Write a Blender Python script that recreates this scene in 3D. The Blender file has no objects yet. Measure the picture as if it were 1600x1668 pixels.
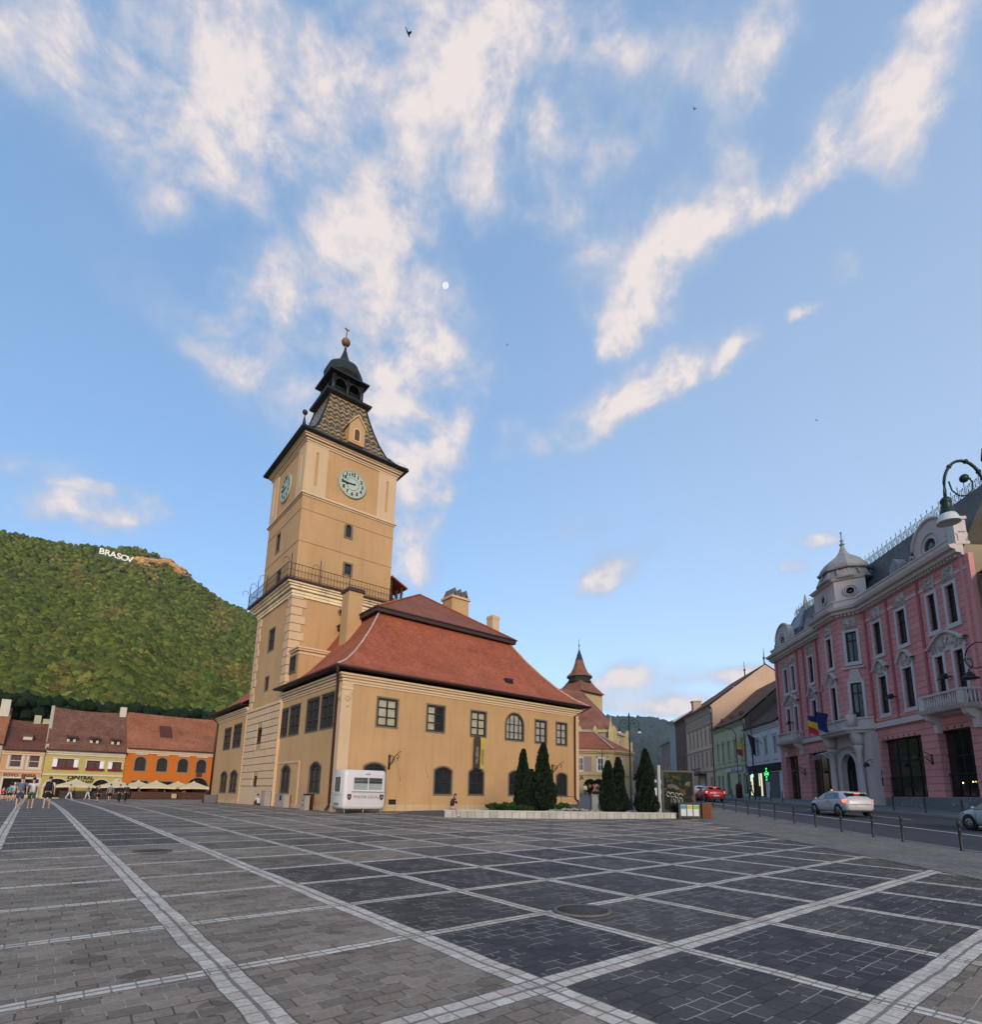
import bpy, bmesh, math, random
import numpy as np
from mathutils import Vector, Matrix, noise
R=math.radians
random.seed(7)
SC=bpy.context.scene
COL=SC.collection

# ---------------- camera ----------------
cd=bpy.data.cameras.new('camera'); cam=bpy.data.objects.new('camera',cd); COL.objects.link(cam)
cd.sensor_fit='HORIZONTAL'; cd.sensor_width=36; cd.lens=899.06/1600*36
cd.shift_x=(800-825.7)/1600; cd.shift_y=(1121.3-834)/1600
cd.clip_end=20000; cd.clip_start=.05
cr=Vector((0.762801,-0.646431,0.0162)); cu=Vector((-0.134822,-0.134491,0.9817)); cf=Vector((0.632422,0.751026,0.189743))
m=Matrix((cr,cu,-cf)).transposed().to_4x4(); m.translation=Vector((0,0,1.6)); cam.matrix_world=m
SC.camera=cam
SC.view_settings.view_transform='Standard'; SC.view_settings.look='None'
SC.view_settings.exposure=EXPOSURE=1.0; SC.view_settings.gamma=1.0
SC.view_settings.use_curve_mapping=False
# ---------------- sun: low, wide and warm after-glow from behind the camera ----------------
SUN_AZ=R(-116); SUN_EL=R(16)           # direction towards the sun, measured from +X
sd=bpy.data.lights.new('sun','SUN'); sun=bpy.data.objects.new('sun',sd); COL.objects.link(sun)
sd.energy=1.5; sd.angle=R(16); sd.color=(1.0,.83,.64)
sv=Vector((math.cos(SUN_AZ)*math.cos(SUN_EL),math.sin(SUN_AZ)*math.cos(SUN_EL),math.sin(SUN_EL)))
sun.rotation_euler=sv.to_track_quat('Z','Y').to_euler()
# ---------------- world: sky with evening clouds ----------------
W=bpy.data.worlds.new('World'); SC.world=W; W.use_nodes=True
nt=W.node_tree; nt.nodes.clear(); L=nt.links
def N(t,**k):
    n=nt.nodes.new(t)
    for a,b in k.items(): setattr(n,a,b)
    return n
def mth(op,a,b=None,c=None,clamp=False):
    n=N('ShaderNodeMath',operation=op); n.use_clamp=clamp
    for i,v in enumerate((a,b,c)):
        if v is None: continue
        if isinstance(v,(int,float)): n.inputs[i].default_value=v
        else: L.new(v,n.inputs[i])
    return n.outputs[0]
out=N('ShaderNodeOutputWorld'); bg=N('ShaderNodeBackground'); L.new(bg.outputs[0],out.inputs[0])
sky=N('ShaderNodeTexSky'); sky.sky_type='NISHITA'; sky.sun_disc=False
sky.sun_elevation=SUN_EL; sky.sun_rotation=math.pi/2-SUN_AZ
sky.altitude=600; sky.air_density=1.0; sky.dust_density=.6; sky.ozone_density=2.0
STR=.12
bg.inputs[1].default_value=STR
tc=N('ShaderNodeTexCoord'); sep=N('ShaderNodeSeparateXYZ'); L.new(tc.outputs['Generated'],sep.inputs[0])
zc=mth('MAXIMUM',sep.outputs[2],.04)
px=mth('DIVIDE',sep.outputs[0],zc); py=mth('DIVIDE',sep.outputs[1],zc)
pc=N('ShaderNodeCombineXYZ'); L.new(px,pc.inputs[0]); L.new(py,pc.inputs[1])
# warp in direction space so that the cloud edges are ragged
def fbm(scale,detail,rough,vec,dist=0.0):
    n=N('ShaderNodeTexNoise'); n.inputs['Scale'].default_value=scale; n.inputs['Detail'].default_value=detail
    n.inputs['Roughness'].default_value=rough; n.inputs['Distortion'].default_value=dist
    L.new(vec,n.inputs['Vector']); return n
dirv=tc.outputs['Generated']
w1=fbm(7,5,.6,dirv)
ws=N('ShaderNodeVectorMath',operation='SUBTRACT'); L.new(w1.outputs['Color'],ws.inputs[0]); ws.inputs[1].default_value=(.5,.5,.5)
# scale the warp by distance so far (low) clouds warp by the same angle
inv=mth('DIVIDE',.16,zc)
wm=N('ShaderNodeVectorMath',operation='SCALE'); L.new(ws.outputs[0],wm.inputs[0]); L.new(inv,wm.inputs['Scale'])
pw=N('ShaderNodeVectorMath',operation='ADD'); L.new(pc.outputs[0],pw.inputs[0]); L.new(wm.outputs[0],pw.inputs[1])
zero=N('ShaderNodeVectorMath',operation='MULTIPLY'); L.new(pw.outputs[0],zero.inputs[0]); zero.inputs[1].default_value=(1,1,0)
P=zero.outputs[0]
CLOUDS=[(0.3905,0.5225,0.9114,0.1033,0.0553,1),(0.3279,0.7526,2.1444,0.1073,0.0634,1),(0.0639,0.8259,2.2426,0.1511,0.0718,0.8),(-0.0172,0.8174,2.3995,0.1971,0.0863,0.55),(0.0486,0.9819,2.0642,0.0737,0.0399,0.5),(0.2439,1.0403,1.6372,0.0919,0.0581,0.85),(0.1278,0.6318,2.8477,0.0866,0.0461,0.5),(0.3282,0.9045,1.8901,0.1264,0.0928,0.65),(0.5046,0.9878,1.1248,0.1604,0.0815,0.55),(0.6611,1.1485,1.0427,0.2679,0.1001,0.95),(0.8324,1.4243,1.0382,0.2873,0.0981,0.8),(1.0821,1.8643,1.0333,0.5243,0.1149,0.85),(0.3469,0.6244,2.0606,0.0605,0.0499,0.55),(0.6427,0.5502,0.7377,0.0805,0.0683,0.7),(0.5393,0.4464,2.4878,0.0695,0.0375,0.6),(0.4301,0.3629,2.48,0.0695,0.0359,0.65),(0.7844,0.4897,-1.9064,0.1244,0.0802,1.05),(0.8391,0.587,1.6223,0.0852,0.0716,1.05),(0.8026,0.4109,-1.9444,0.0777,0.0519,0.85),(0.8232,0.3086,1.7069,0.0745,0.04,0.85),(0.8065,0.2148,-0.8587,0.0579,0.0524,0.85),(0.8273,0.1151,-2.1906,0.0677,0.0558,1),(0.8878,0.1554,2.694,0.0654,0.0322,0.75),(0.6203,0.2313,-2.1781,0.0561,0.0343,0.9),(1.0319,0.73,1.6509,0.1765,0.0737,1.05),(0.8742,0.6984,2.9655,0.0444,0.0375,0.85),(1.1051,0.4955,-1.7503,0.0659,0.0352,0.95),(1.1117,0.3524,1.5623,0.027,0.0222,0.8),(1.0647,0.2617,2.8201,0.047,0.0263,0.45),(0.7829,0.0429,2.6243,0.0387,0.0159,0.8),(1.8882,1.5179,-2.0292,0.2547,0.1218,0.95),(2.2256,0.7889,0.5755,0.0632,0.0493,0.8),(2.414,0.9521,-2.6142,0.0913,0.0386,0.7),(0.0546,2.4786,2.106,0.2111,0.1265,1.1),(0.0478,2.268,2.306,0.138,0.0746,1.0),(-0.184,2.1954,2.0861,0.0807,0.0346,0.7),(0.1597,2.462,1.8488,0.0655,0.0333,0.7),(1.0164,1.0454,2.0833,0.1094,0.0574,0.7),(0.9072,1.0313,0.799,0.0395,0.0376,0.7),(0.1889,1.3004,-2.3121,0.0709,0.0571,0.6),(0.7138,0.3063,-0.018,0.033,0.0222,0.5),(3.9511,2.9607,-2.3252,0.7078,0.3083,1.15),(5.3501,3.5133,2.4916,1.1625,0.7806,1.2),(4.3612,2.1268,0.5905,0.3512,0.3241,1.2),(0.2273,0.597,2.1938,0.1171,0.0788,0.45),(0.3099,0.4746,2.3998,0.0827,0.0428,0.55),(-0.113,0.8397,2.2976,0.1159,0.0408,0.4),(-0.1233,2.5464,1.9509,0.1855,0.083,0.5),(0.2845,1.2534,1.1856,0.1131,0.0986,0.35)]+[(0.1689,0.7245,2.3585,0.2783,0.1585,0.42),(0.3518,0.5169,2.3742,0.2054,0.135,0.4),(0.4278,1.1274,1.5521,0.2758,0.1953,0.42),(0.5245,0.3866,2.5448,0.1549,0.0945,0.36),(-0.0685,0.8012,2.4402,0.1958,0.0508,0.4),(0.5467,0.549,2.7643,0.0962,0.0591,0.5),(0.6369,1.2709,1.1263,0.4099,0.1844,0.5),(0.0592,1.2498,-2.5475,0.1677,0.0935,0.32),(0.5711,0.2491,2.545,0.0752,0.0357,0.4),(1.4294,1.3355,2.1795,0.1394,0.0883,0.4),(0.4526,0.4945,2.4532,0.0377,0.024,0.7),(0.4706,0.344,2.7399,0.0378,0.0214,0.6),(0.1871,0.5888,2.6972,0.0423,0.0297,0.6),(0.776,1.299,1.0679,0.1547,0.0817,0.8),(0.3051,1.3711,-2.5018,0.1755,0.143,0.3),(-0.1249,2.2322,2.2593,0.1974,0.0708,0.5)]
acc=None
for (cx,cy,rot,sx,sy,st) in CLOUDS:
    mp=N('ShaderNodeMapping',vector_type='TEXTURE'); L.new(P,mp.inputs[0])
    mp.inputs['Location'].default_value=(cx,cy,0); mp.inputs['Rotation'].default_value=(0,0,rot); mp.inputs['Scale'].default_value=(sx*1.15,sy*1.15,1)
    ln=N('ShaderNodeVectorMath',operation='LENGTH'); L.new(mp.outputs[0],ln.inputs[0])
    mr=N('ShaderNodeMapRange',interpolation_type='SMOOTHSTEP'); L.new(ln.outputs['Value'],mr.inputs[0])
    mr.inputs[1].default_value=1.75; mr.inputs[2].default_value=.15; mr.inputs[3].default_value=0; mr.inputs[4].default_value=st
    # soft union
    acc=mr.outputs[0] if acc is None else mth('SUBTRACT',mth('ADD',acc,mr.outputs[0]),mth('MULTIPLY',acc,mth('MINIMUM',mr.outputs[0],1.0)))
d1=fbm(9,7,.62,dirv,.35); d2=fbm(26,6,.65,dirv,.2)
det=mth('ADD',mth('MULTIPLY',mth('SUBTRACT',d1.outputs[0],.5),1.7),mth('MULTIPLY',mth('SUBTRACT',d2.outputs[0],.5),.65))
nb=mth('ADD',mth('MULTIPLY',mth('SUBTRACT',d1.outputs[0],.5),3.2),.5,None,True)
nb2=mth('ADD',mth('MULTIPLY',mth('SUBTRACT',d2.outputs[0],.5),2.6),.5)
brk=mth('ADD',.31,mth('ADD',mth('MULTIPLY',nb,.85),mth('MULTIPLY',nb2,.34)))
dens=mth('MULTIPLY',acc,brk)
cm=N('ShaderNodeMapRange',interpolation_type='SMOOTHSTEP'); L.new(dens,cm.inputs[0])
cm.inputs[1].default_value=.05; cm.inputs[2].default_value=1.02; cm.inputs[4].default_value=.93
K=1/STR/ (2**EXPOSURE)
def col(r,g,b): return (r*K,g*K,b*K,1)
d3=fbm(13,5,.6,dirv,.3)
shd=mth('ADD',mth('MULTIPLY',dens,.80),mth('MULTIPLY',mth('SUBTRACT',d3.outputs[0],.5),1.1))
cr2=N('ShaderNodeValToRGB'); L.new(shd,cr2.inputs[0])
el=cr2.color_ramp.elements
el[0].position=.12; el[0].color=(.40,.52,.72,1)
el[1].position=.86; el[1].color=(.93,.82,.78,1)
e=el.new(.35); e.color=(.50,.58,.72,1)
e=el.new(.58); e.color=(.68,.66,.72,1)
cs=N('ShaderNodeVectorMath',operation='SCALE'); L.new(cr2.outputs[0],cs.inputs[0]); cs.inputs['Scale'].default_value=K
# clear sky: the Nishita sky, lifted and tinted to the hazy evening blue of the place
tint=N('ShaderNodeVectorMath',operation='MULTIPLY'); L.new(sky.outputs[0],tint.inputs[0]); tint.inputs[1].default_value=(.55,.55,.55)
hz=N('ShaderNodeVectorMath',operation='DOT_PRODUCT'); L.new(tc.outputs['Generated'],hz.inputs[0]); hz.inputs[1].default_value=(.93,-.30,-.15)
hzc=mth('MAXIMUM',hz.outputs['Value'],0.0)
va=N('ShaderNodeVectorMath',operation='SCALE'); va.inputs[0].default_value=(.25,.205,.13); L.new(mth('MULTIPLY',hzc,K),va.inputs['Scale'])
vb=N('ShaderNodeVectorMath',operation='ADD'); L.new(va.outputs[0],vb.inputs[0]); vb.inputs[1].default_value=(.135*K,.250*K,.425*K)
vc=N('ShaderNodeVectorMath',operation='ADD'); L.new(tint.outputs[0],vc.inputs[0]); L.new(vb.outputs[0],vc.inputs[1]); tint=vc
mix=N('ShaderNodeMix',data_type='RGBA'); L.new(cm.outputs[0],mix.inputs[0]); L.new(tint.outputs[0],mix.inputs[6]); L.new(cs.outputs[0],mix.inputs[7])
L.new(mix.outputs[2],bg.inputs[0])
W.cycles.sampling_method='MANUAL'; W.cycles.sample_map_resolution=512
SC.cycles.max_bounces=6; SC.cycles.diffuse_bounces=3; SC.cycles.glossy_bounces=3; SC.cycles.transparent_max_bounces=8
SC.cycles.use_denoising=True

# ---------------- terrain ----------------
def sp(v,k=2.0):
    return k*math.log1p(math.exp(v/k)) if v/k<30 else v
def zg(x,y):
    x=min(x,120); y=min(y,130); x=max(x,-60); y=max(y,-40)
    return .0041*x+.0099*y+.035*sp(x-25)-.015*sp(x-48,3)-.0125*sp(y-42,3)
A46=R(46); E=Vector((math.cos(A46),math.sin(A46),0)); NN=Vector((math.sin(A46),-math.cos(A46),0))
def SN(s,n,z=None):
    p=E*s+NN*n
    return Vector((p.x,p.y,zg(p.x,p.y) if z is None else z))

# ---------------- materials ----------------
MATS={}
def mat(name,c,rough=.8,var=.12,scale=6.0,bump=.0,bscale=40,metal=0,spec=.3,big=.10,bigscale=.35,emit=None,es=1.0):
    if name in MATS: return MATS[name]
    m=bpy.data.materials.new(name); m.use_nodes=True; t=m.node_tree; b=t.nodes['Principled BSDF']
    b.inputs['Roughness'].default_value=rough; b.inputs['Metallic'].default_value=metal; b.inputs['Specular IOR Level'].default_value=spec
    tcn=t.nodes.new('ShaderNodeTexCoord')
    def nz(s,d=5):
        n=t.nodes.new('ShaderNodeTexNoise'); n.inputs['Scale'].default_value=s; n.inputs['Detail'].default_value=d; n.inputs['Roughness'].default_value=.6
        t.links.new(tcn.outputs['Object'],n.inputs['Vector']); return n.outputs[0]
    a=nz(scale); g=nz(bigscale,3)
    def ma(op,x,y):
        n=t.nodes.new('ShaderNodeMath'); n.operation=op
        for i,v in enumerate((x,y)):
            if isinstance(v,(int,float)): n.inputs[i].default_value=v
            else: t.links.new(v,n.inputs[i])
        return n.outputs[0]
    f=ma('ADD',ma('MULTIPLY',ma('SUBTRACT',a,.5),2.4*var),ma('MULTIPLY',ma('SUBTRACT',g,.5),2.4*big))
    f=ma('ADD',f,1.0)
    v=t.nodes.new('ShaderNodeVectorMath'); v.operation='SCALE'; v.inputs[0].default_value=c[:3]; t.links.new(f,v.inputs['Scale'])
    t.links.new(v.outputs[0],b.inputs['Base Color'])
    if bump:
        bn=t.nodes.new('ShaderNodeBump'); bn.inputs['Strength'].default_value=bump; bn.inputs['Distance'].default_value=.02
        t.links.new(nz(bscale,4),bn.inputs['Height']); t.links.new(bn.outputs[0],b.inputs['Normal'])
    if emit: b.inputs['Emission Color'].default_value=(*emit,1); b.inputs['Emission Strength'].default_value=es
    MATS[name]=m; return m
def brickmat(name,c1,c2,mortar,bw,bh,ms=.012,offset=.5,rough=.8,bump=.5,dist=.012,jit=.25,spec=.3,stain=.2,sscale=.5,stcol=None):
    if name in MATS: return MATS[name]
    m=bpy.data.materials.new(name); m.use_nodes=True; t=m.node_tree; b=t.nodes['Principled BSDF']
    b.inputs['Roughness'].default_value=rough; b.inputs['Specular IOR Level'].default_value=spec
    uv=t.nodes.new('ShaderNodeUVMap'); tcn=t.nodes.new('ShaderNodeTexCoord')
    br=t.nodes.new('ShaderNodeTexBrick'); t.links.new(uv.outputs[0],br.inputs['Vector'])
    br.offset=offset; br.inputs['Scale'].default_value=1; br.inputs['Brick Width'].default_value=bw; br.inputs['Row Height'].default_value=bh
    br.inputs['Mortar Size'].default_value=ms; br.inputs['Mortar Smooth'].default_value=.3
    br.inputs['Color1'].default_value=(*c1,1); br.inputs['Color2'].default_value=(*c2,1); br.inputs['Mortar'].default_value=(*mortar,1)
    n=t.nodes.new('ShaderNodeTexNoise'); n.inputs['Scale'].default_value=sscale; n.inputs['Detail'].default_value=6; n.inputs['Roughness'].default_value=.65
    t.links.new(tcn.outputs['Object'],n.inputs['Vector'])
    mr=t.nodes.new('ShaderNodeMapRange'); t.links.new(n.outputs[0],mr.inputs[0]); mr.inputs[1].default_value=.3; mr.inputs[2].default_value=.75
    mr.inputs[3].default_value=1+stain*.6; mr.inputs[4].default_value=1-stain
    v=t.nodes.new('ShaderNodeVectorMath'); v.operation='SCALE'; t.links.new(br.outputs['Color'],v.inputs[0]); t.links.new(mr.outputs[0],v.inputs['Scale'])
    t.links.new(v.outputs[0],b.inputs['Base Color'])
    bn=t.nodes.new('ShaderNodeBump'); bn.inputs['Strength'].default_value=bump; bn.inputs['Distance'].default_value=dist; bn.invert=True
    t.links.new(br.outputs['Fac'],bn.inputs['Height']); t.links.new(bn.outputs[0],b.inputs['Normal'])
    MATS[name]=m; return m
def glassmat(name,c=(.02,.025,.03),rough=.12,spec=.6):
    return mat(name,c,rough=rough,var=.35,scale=1.5,spec=spec,big=.3,bigscale=.6)

# ---------------- mesh builder ----------------
class MB:
    def __init__(s,T=None): s.v=[]; s.f=[]; s.T=T or Matrix.Identity(4); s.sm=set()
    def pt(s,p): s.v.append(s.T@Vector(p)); return len(s.v)-1
    def poly(s,pts,smooth=False):
        s.f.append([s.pt(p) for p in pts]);
        if smooth: s.sm.add(len(s.f)-1)
        return s
    def box(s,x0,x1,y0,y1,z0,z1):
        a=[(x0,y0,z0),(x1,y0,z0),(x1,y1,z0),(x0,y1,z0),(x0,y0,z1),(x1,y0,z1),(x1,y1,z1),(x0,y1,z1)]
        i=[s.pt(p) for p in a]
        for q in ((0,3,2,1),(4,5,6,7),(0,1,5,4),(1,2,6,5),(2,3,7,6),(3,0,4,7)): s.f.append([i[k] for k in q])
        return s
    def prism(s,poly,axis,a,b):
        # poly 2D, extruded along axis ('x','y','z') from a to b
        def P(p,t):
            return {'x':(t,p[0],p[1]),'y':(p[0],t,p[1]),'z':(p[0],p[1],t)}[axis]
        A=[s.pt(P(p,a)) for p in poly]; B=[s.pt(P(p,b)) for p in poly]; n=len(poly)
        s.f.append(A[::-1]); s.f.append(B)
        for k in range(n): s.f.append([A[k],A[(k+1)%n],B[(k+1)%n],B[k]])
        return s
    def loft(s,rings,closed=True,cap=True,smooth=True):
        idx=[[s.pt(p) for p in r] for r in rings]; n=len(rings[0])
        for a,b in zip(idx,idx[1:]):
            for k in range(n if closed else n-1):
                s.f.append([a[k],a[(k+1)%n],b[(k+1)%n],b[k]])
                if smooth: s.sm.add(len(s.f)-1)
        if cap and closed: s.f.append(idx[0][::-1]); s.f.append(idx[-1])
        return s
    def tube(s,pts,r,n=6,cap=True):
        pts=[Vector(p) for p in pts]; rings=[]
        rr=r if isinstance(r,(list,tuple)) else [r]*len(pts)
        up=Vector((0,0,1))
        for i,p in enumerate(pts):
            d=(pts[min(i+1,len(pts)-1)]-pts[max(i-1,0)]).normalized()
            a=d.cross(up)
            if a.length<.1: a=d.cross(Vector((1,0,0)))
            a.normalize(); b=d.cross(a)
            rings.append([p+(a*math.cos(2*math.pi*k/n)+b*math.sin(2*math.pi*k/n))*rr[i] for k in range(n)])
        return s.loft(rings,cap=cap)
    def lathe(s,prof,c=(0,0,0),n=16,a0=0,smooth=True,axis='z',ann=False):
        if ann: prof=list(prof)+[prof[0]]
        rings=[]
        for r,z in prof:
            ring=[]
            for k in range(n):
                t=a0+2*math.pi*k/n; q=(r*math.cos(t),r*math.sin(t),z)
                if axis=='y': q=(q[0],q[2],q[1])
                if axis=='x': q=(q[2],q[0],q[1])
                ring.append((c[0]+q[0],c[1]+q[1],c[2]+q[2]))
            rings.append(ring)
        return s.loft(rings,smooth=smooth,cap=not ann)
    def ball(s,c,r,n=10):
        if not isinstance(r,(tuple,list)): r=(r,r,r)
        rings=[]
        for i in range(n//2+1):
            t=math.pi*(i/(n//2))*.998+.003
            rings.append([(c[0]+r[0]*math.sin(t)*math.cos(2*math.pi*k/n),c[1]+r[1]*math.sin(t)*math.sin(2*math.pi*k/n),c[2]-r[2]*math.cos(t)) for k in range(n)])
        return s.loft(rings)
    def build(s,name,m,parent=None,origin=None,recalc=True,sub=0):
        me=bpy.data.meshes.new(name)
        o0=Vector(origin) if origin is not None else (parent_world(parent) if parent is not None else Vector((0,0,0)))
        me.from_pydata([tuple(p-o0) for p in s.v],[],s.f)
        if recalc:
            bm=bmesh.new(); bm.from_mesh(me); bmesh.ops.remove_doubles(bm,verts=bm.verts,dist=.0005)
            bmesh.ops.recalc_face_normals(bm,faces=bm.faces)
            bm.to_mesh(me); bm.free()
            if s.sm and len(s.sm)>len(s.f)*.5:
                me.polygons.foreach_set('use_smooth',[True]*len(me.polygons))
        uvl=me.uv_layers.new(name='UVMap')
        for p in me.polygons:
            n=p.normal; t=Vector((0,0,1)).cross(n)
            if t.length<.05: t=Vector((1,0,0)); b=Vector((0,1,0))
            else: t.normalize(); b=n.cross(t)
            for li in p.loop_indices:
                q=me.vertices[me.loops[li].vertex_index].co+o0
                uvl.data[li].uv=(q.dot(t),q.dot(b))
        if isinstance(m,(list,tuple)):
            for k in m: me.materials.append(k)
        else: me.materials.append(m)
        o=bpy.data.objects.new(name,me); COL.objects.link(o)
        if parent is not None: o.parent=parent; o.location=(0,0,0)
        else: o.location=o0
        return o
def islands(mb):
    par=list(range(len(mb.v)))
    def find(a):
        while par[a]!=a: par[a]=par[par[a]]; a=par[a]
        return a
    for f in mb.f:
        for q in f[1:]: par[find(q)]=find(f[0])
    groups={}
    for k,f in enumerate(mb.f): groups.setdefault(find(f[0]),[]).append(k)
    out=[]
    for g in groups.values():
        n=MB(); mp={}
        for k in g:
            nf=[]
            for q in mb.f[k]:
                if q not in mp: mp[q]=len(n.v); n.v.append(mb.v[q])
                nf.append(mp[q])
            n.f.append(nf)
            if k in mb.sm: n.sm.add(len(n.f)-1)
        out.append(n)
    return out
def build_each(mb,name,m,parent):
    for n in islands(mb): n.build(name,m,parent)
def parent_world(p):
    v=Vector((0,0,0))
    while p is not None: v+=Vector(p.location); p=p.parent
    return v
def tag(o,label=None,cat=None,group=None,kind=None):
    if label: o['label']=label
    if cat: o['category']=cat
    if group: o['group']=group
    if kind: o['kind']=kind
    return o
def thing(name,loc,label,cat,group=None):
    o=bpy.data.objects.new(name,None); COL.objects.link(o); o.location=loc; o.empty_display_size=.2
    return tag(o,label,cat,group)
def dup(o,parent=None):
    c=o.copy(); COL.objects.link(c); c.parent=parent
    for ch in list(o.children): dup(ch,c)
    return c
def FR(origin,ang):
    # facade frame: x along the wall, y = OUTWARD, z up ; ang = direction of x (outward is to its right)
    e=Vector((math.cos(ang),math.sin(ang),0)); w=Vector((math.sin(ang),-math.cos(ang),0))
    m=Matrix((( e.x,w.x,0,origin[0]),(e.y,w.y,0,origin[1]),(0,0,1,0),(0,0,0,1)))
    return m
def arcpts(u0,u1,z1,rise,n=8):
    # arch top points from u1 to u0 ; z1 = crown height
    w=(u1-u0)/2; c=(u0+u1)/2
    if rise>=w*.999: rad=w
    else: rad=(w*w+rise*rise)/(2*rise)
    zc=z1-rad; a0=math.asin(min(1,w/rad))
    return [(c+rad*math.sin(a),zc+rad*math.cos(a)) for a in [a0-2*a0*k/n for k in range(n+1)]]
def wall(T,u0,u1,z0,z1,ops,depth=.25,v=0):
    """wall sheet at outward offset v with openings (ua,ub,za,zb,rise) and their reveals"""
    b=MB(T)
    us=sorted({u0,u1,*[o[0] for o in ops],*[o[1] for o in ops]}); us=[u for u in us if u0-1e-6<=u<=u1+1e-6]
    zs=sorted({z0,z1,*[o[2] for o in ops],*[o[3] for o in ops]}); zs=[z for z in zs if z0-1e-6<=z<=z1+1e-6]
    for a,c in zip(us,us[1:]):
        for d,e in zip(zs,zs[1:]):
            mu,mz=(a+c)/2,(d+e)/2
            if any(o[0]<mu<o[1] and o[2]<mz<o[3] for o in ops): continue
            b.poly([(a,v,d),(c,v,d),(c,v,e),(a,v,e)])
    for o in ops:
        ua,ub,za,zb=o[:4]; rise=o[4] if len(o)>4 else 0
        if rise:
            ap=arcpts(ua,ub,zb,rise); side=ap[0][1]
            h=len(ap)//2
            b.poly([(ub,v,zb)]+[(p[0],v,p[1]) for p in ap[:h+1]][::-1])
            b.poly([(ua,v,zb)]+[(p[0],v,p[1]) for p in ap[h:]])
            out=[(ua,za),(ub,za)]+ap
        else: out=[(ua,za),(ub,za),(ub,zb),(ua,zb)]
        for p,q in zip(out,out[1:]+out[:1]):
            if abs(p[0]-q[0])+abs(p[1]-q[1])<1e-4: continue
            b.poly([(p[0],v,p[1]),(q[0],v,q[1]),(q[0],v-depth,q[1]),(p[0],v-depth,p[1])])
    return b
def ring(b,inner,outer,v0,v1):
    n=len(inner)
    for k in range(n):
        i,j=k,(k+1)%n
        b.poly([(inner[i][0],v1,inner[i][1]),(inner[j][0],v1,inner[j][1]),(outer[j][0],v1,outer[j][1]),(outer[i][0],v1,outer[i][1])])
        b.poly([(inner[i][0],v0,inner[i][1]),(inner[j][0],v0,inner[j][1]),(inner[j][0],v1,inner[j][1]),(inner[i][0],v1,inner[i][1])])
        b.poly([(outer[i][0],v0,outer[i][1]),(outer[j][0],v0,outer[j][1]),(outer[j][0],v1,outer[j][1]),(outer[i][0],v1,outer[i][1])])
def outline(ua,ub,za,zb,rise,g=0):
    ua-=g;ub+=g;za-=g;zb+=g
    if rise: return [(ua,za),(ub,za)]+arcpts(ua,ub,zb,rise+g*.3)
    return [(ua,za),(ub,za),(ub,zb),(ua,zb)]
def window(T,parent,o,frame_m,pane_m,surround=None,sur_m=None,bars=(1,2),v=-.08,fw=.07,sur_g=.0,sur_v=.03,name='window',bw=.035,barm=None):
    """a window part (frame and glazing bars) with its pane as sub-part, set into the opening"""
    ua,ub,za,zb=o[:4]; rise=o[4] if len(o)>4 else 0
    b=MB(T); ring(b,outline(ua,ub,za,zb,rise,-fw),outline(ua,ub,za,zb,rise,0),v-.06,v+.05)
    nx,nz=bars
    top=lambda u: zb if not rise else next((p[1]*(1-t)+q[1]*t for p,q in zip(arcpts(ua,ub,zb,rise),arcpts(ua,ub,zb,rise)[1:]) for t in [((u-p[0])/(q[0]-p[0]))] if 0<=t<=1),zb)
    for k in range(nx):
        u=ua+(ub-ua)*(k+1)/(nx+1); b.box(u-bw,u+bw,v-.04,v+.035,za+.02,top(u)-.02)
    zt=zb-rise
    for k in range(nz):
        z=za+(zt-za)*(k+1)/(nz+1) if not rise else za+(zt-za)*(k+1)/nz
        b.box(ua+.02,ub-.02,v-.035,v+.03,z-bw*.8,z+bw*.8)
    w=b.build(name,frame_m,parent)
    p=MB(T); p.poly([(q[0],v-.045,q[1]) for q in outline(ua,ub,za,zb,rise,0)]); p.build('pane',pane_m,w)
    if sur_g:
        s=MB(T); ring(s,outline(ua,ub,za,zb,rise,-.005),outline(ua,ub,za,zb,rise,sur_g),-.01,sur_v); s.build('frame',sur_m,w)
    return w
def textmesh(name,body,size,mt,parent,M,depth=.02,align='CENTER',bold=0):
    cu_=bpy.data.curves.new(name,'FONT'); cu_.body=body; cu_.size=size; cu_.extrude=depth; cu_.align_x=align; cu_.offset=bold
    cu_.resolution_u=3
    to=bpy.data.objects.new(name,cu_); COL.objects.link(to)
    dg=bpy.context.evaluated_depsgraph_get(); me=bpy.data.meshes.new_from_object(to.evaluated_get(dg))
    bpy.data.objects.remove(to); me.transform(M)
    if parent is not None: me.transform(Matrix.Translation(-parent_world(parent)))
    me.materials.clear(); me.materials.append(mt)
    o=bpy.data.objects.new(name,me); COL.objects.link(o)
    if parent is not None: o.parent=parent
    return o
def TXT(T,u,z,v): # text matrix on a facade frame: text x along the wall, y up, z outward
    return T@Matrix(((1,0,0,u),(0,0,1,v),(0,1,0,z),(0,0,0,1)))
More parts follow.
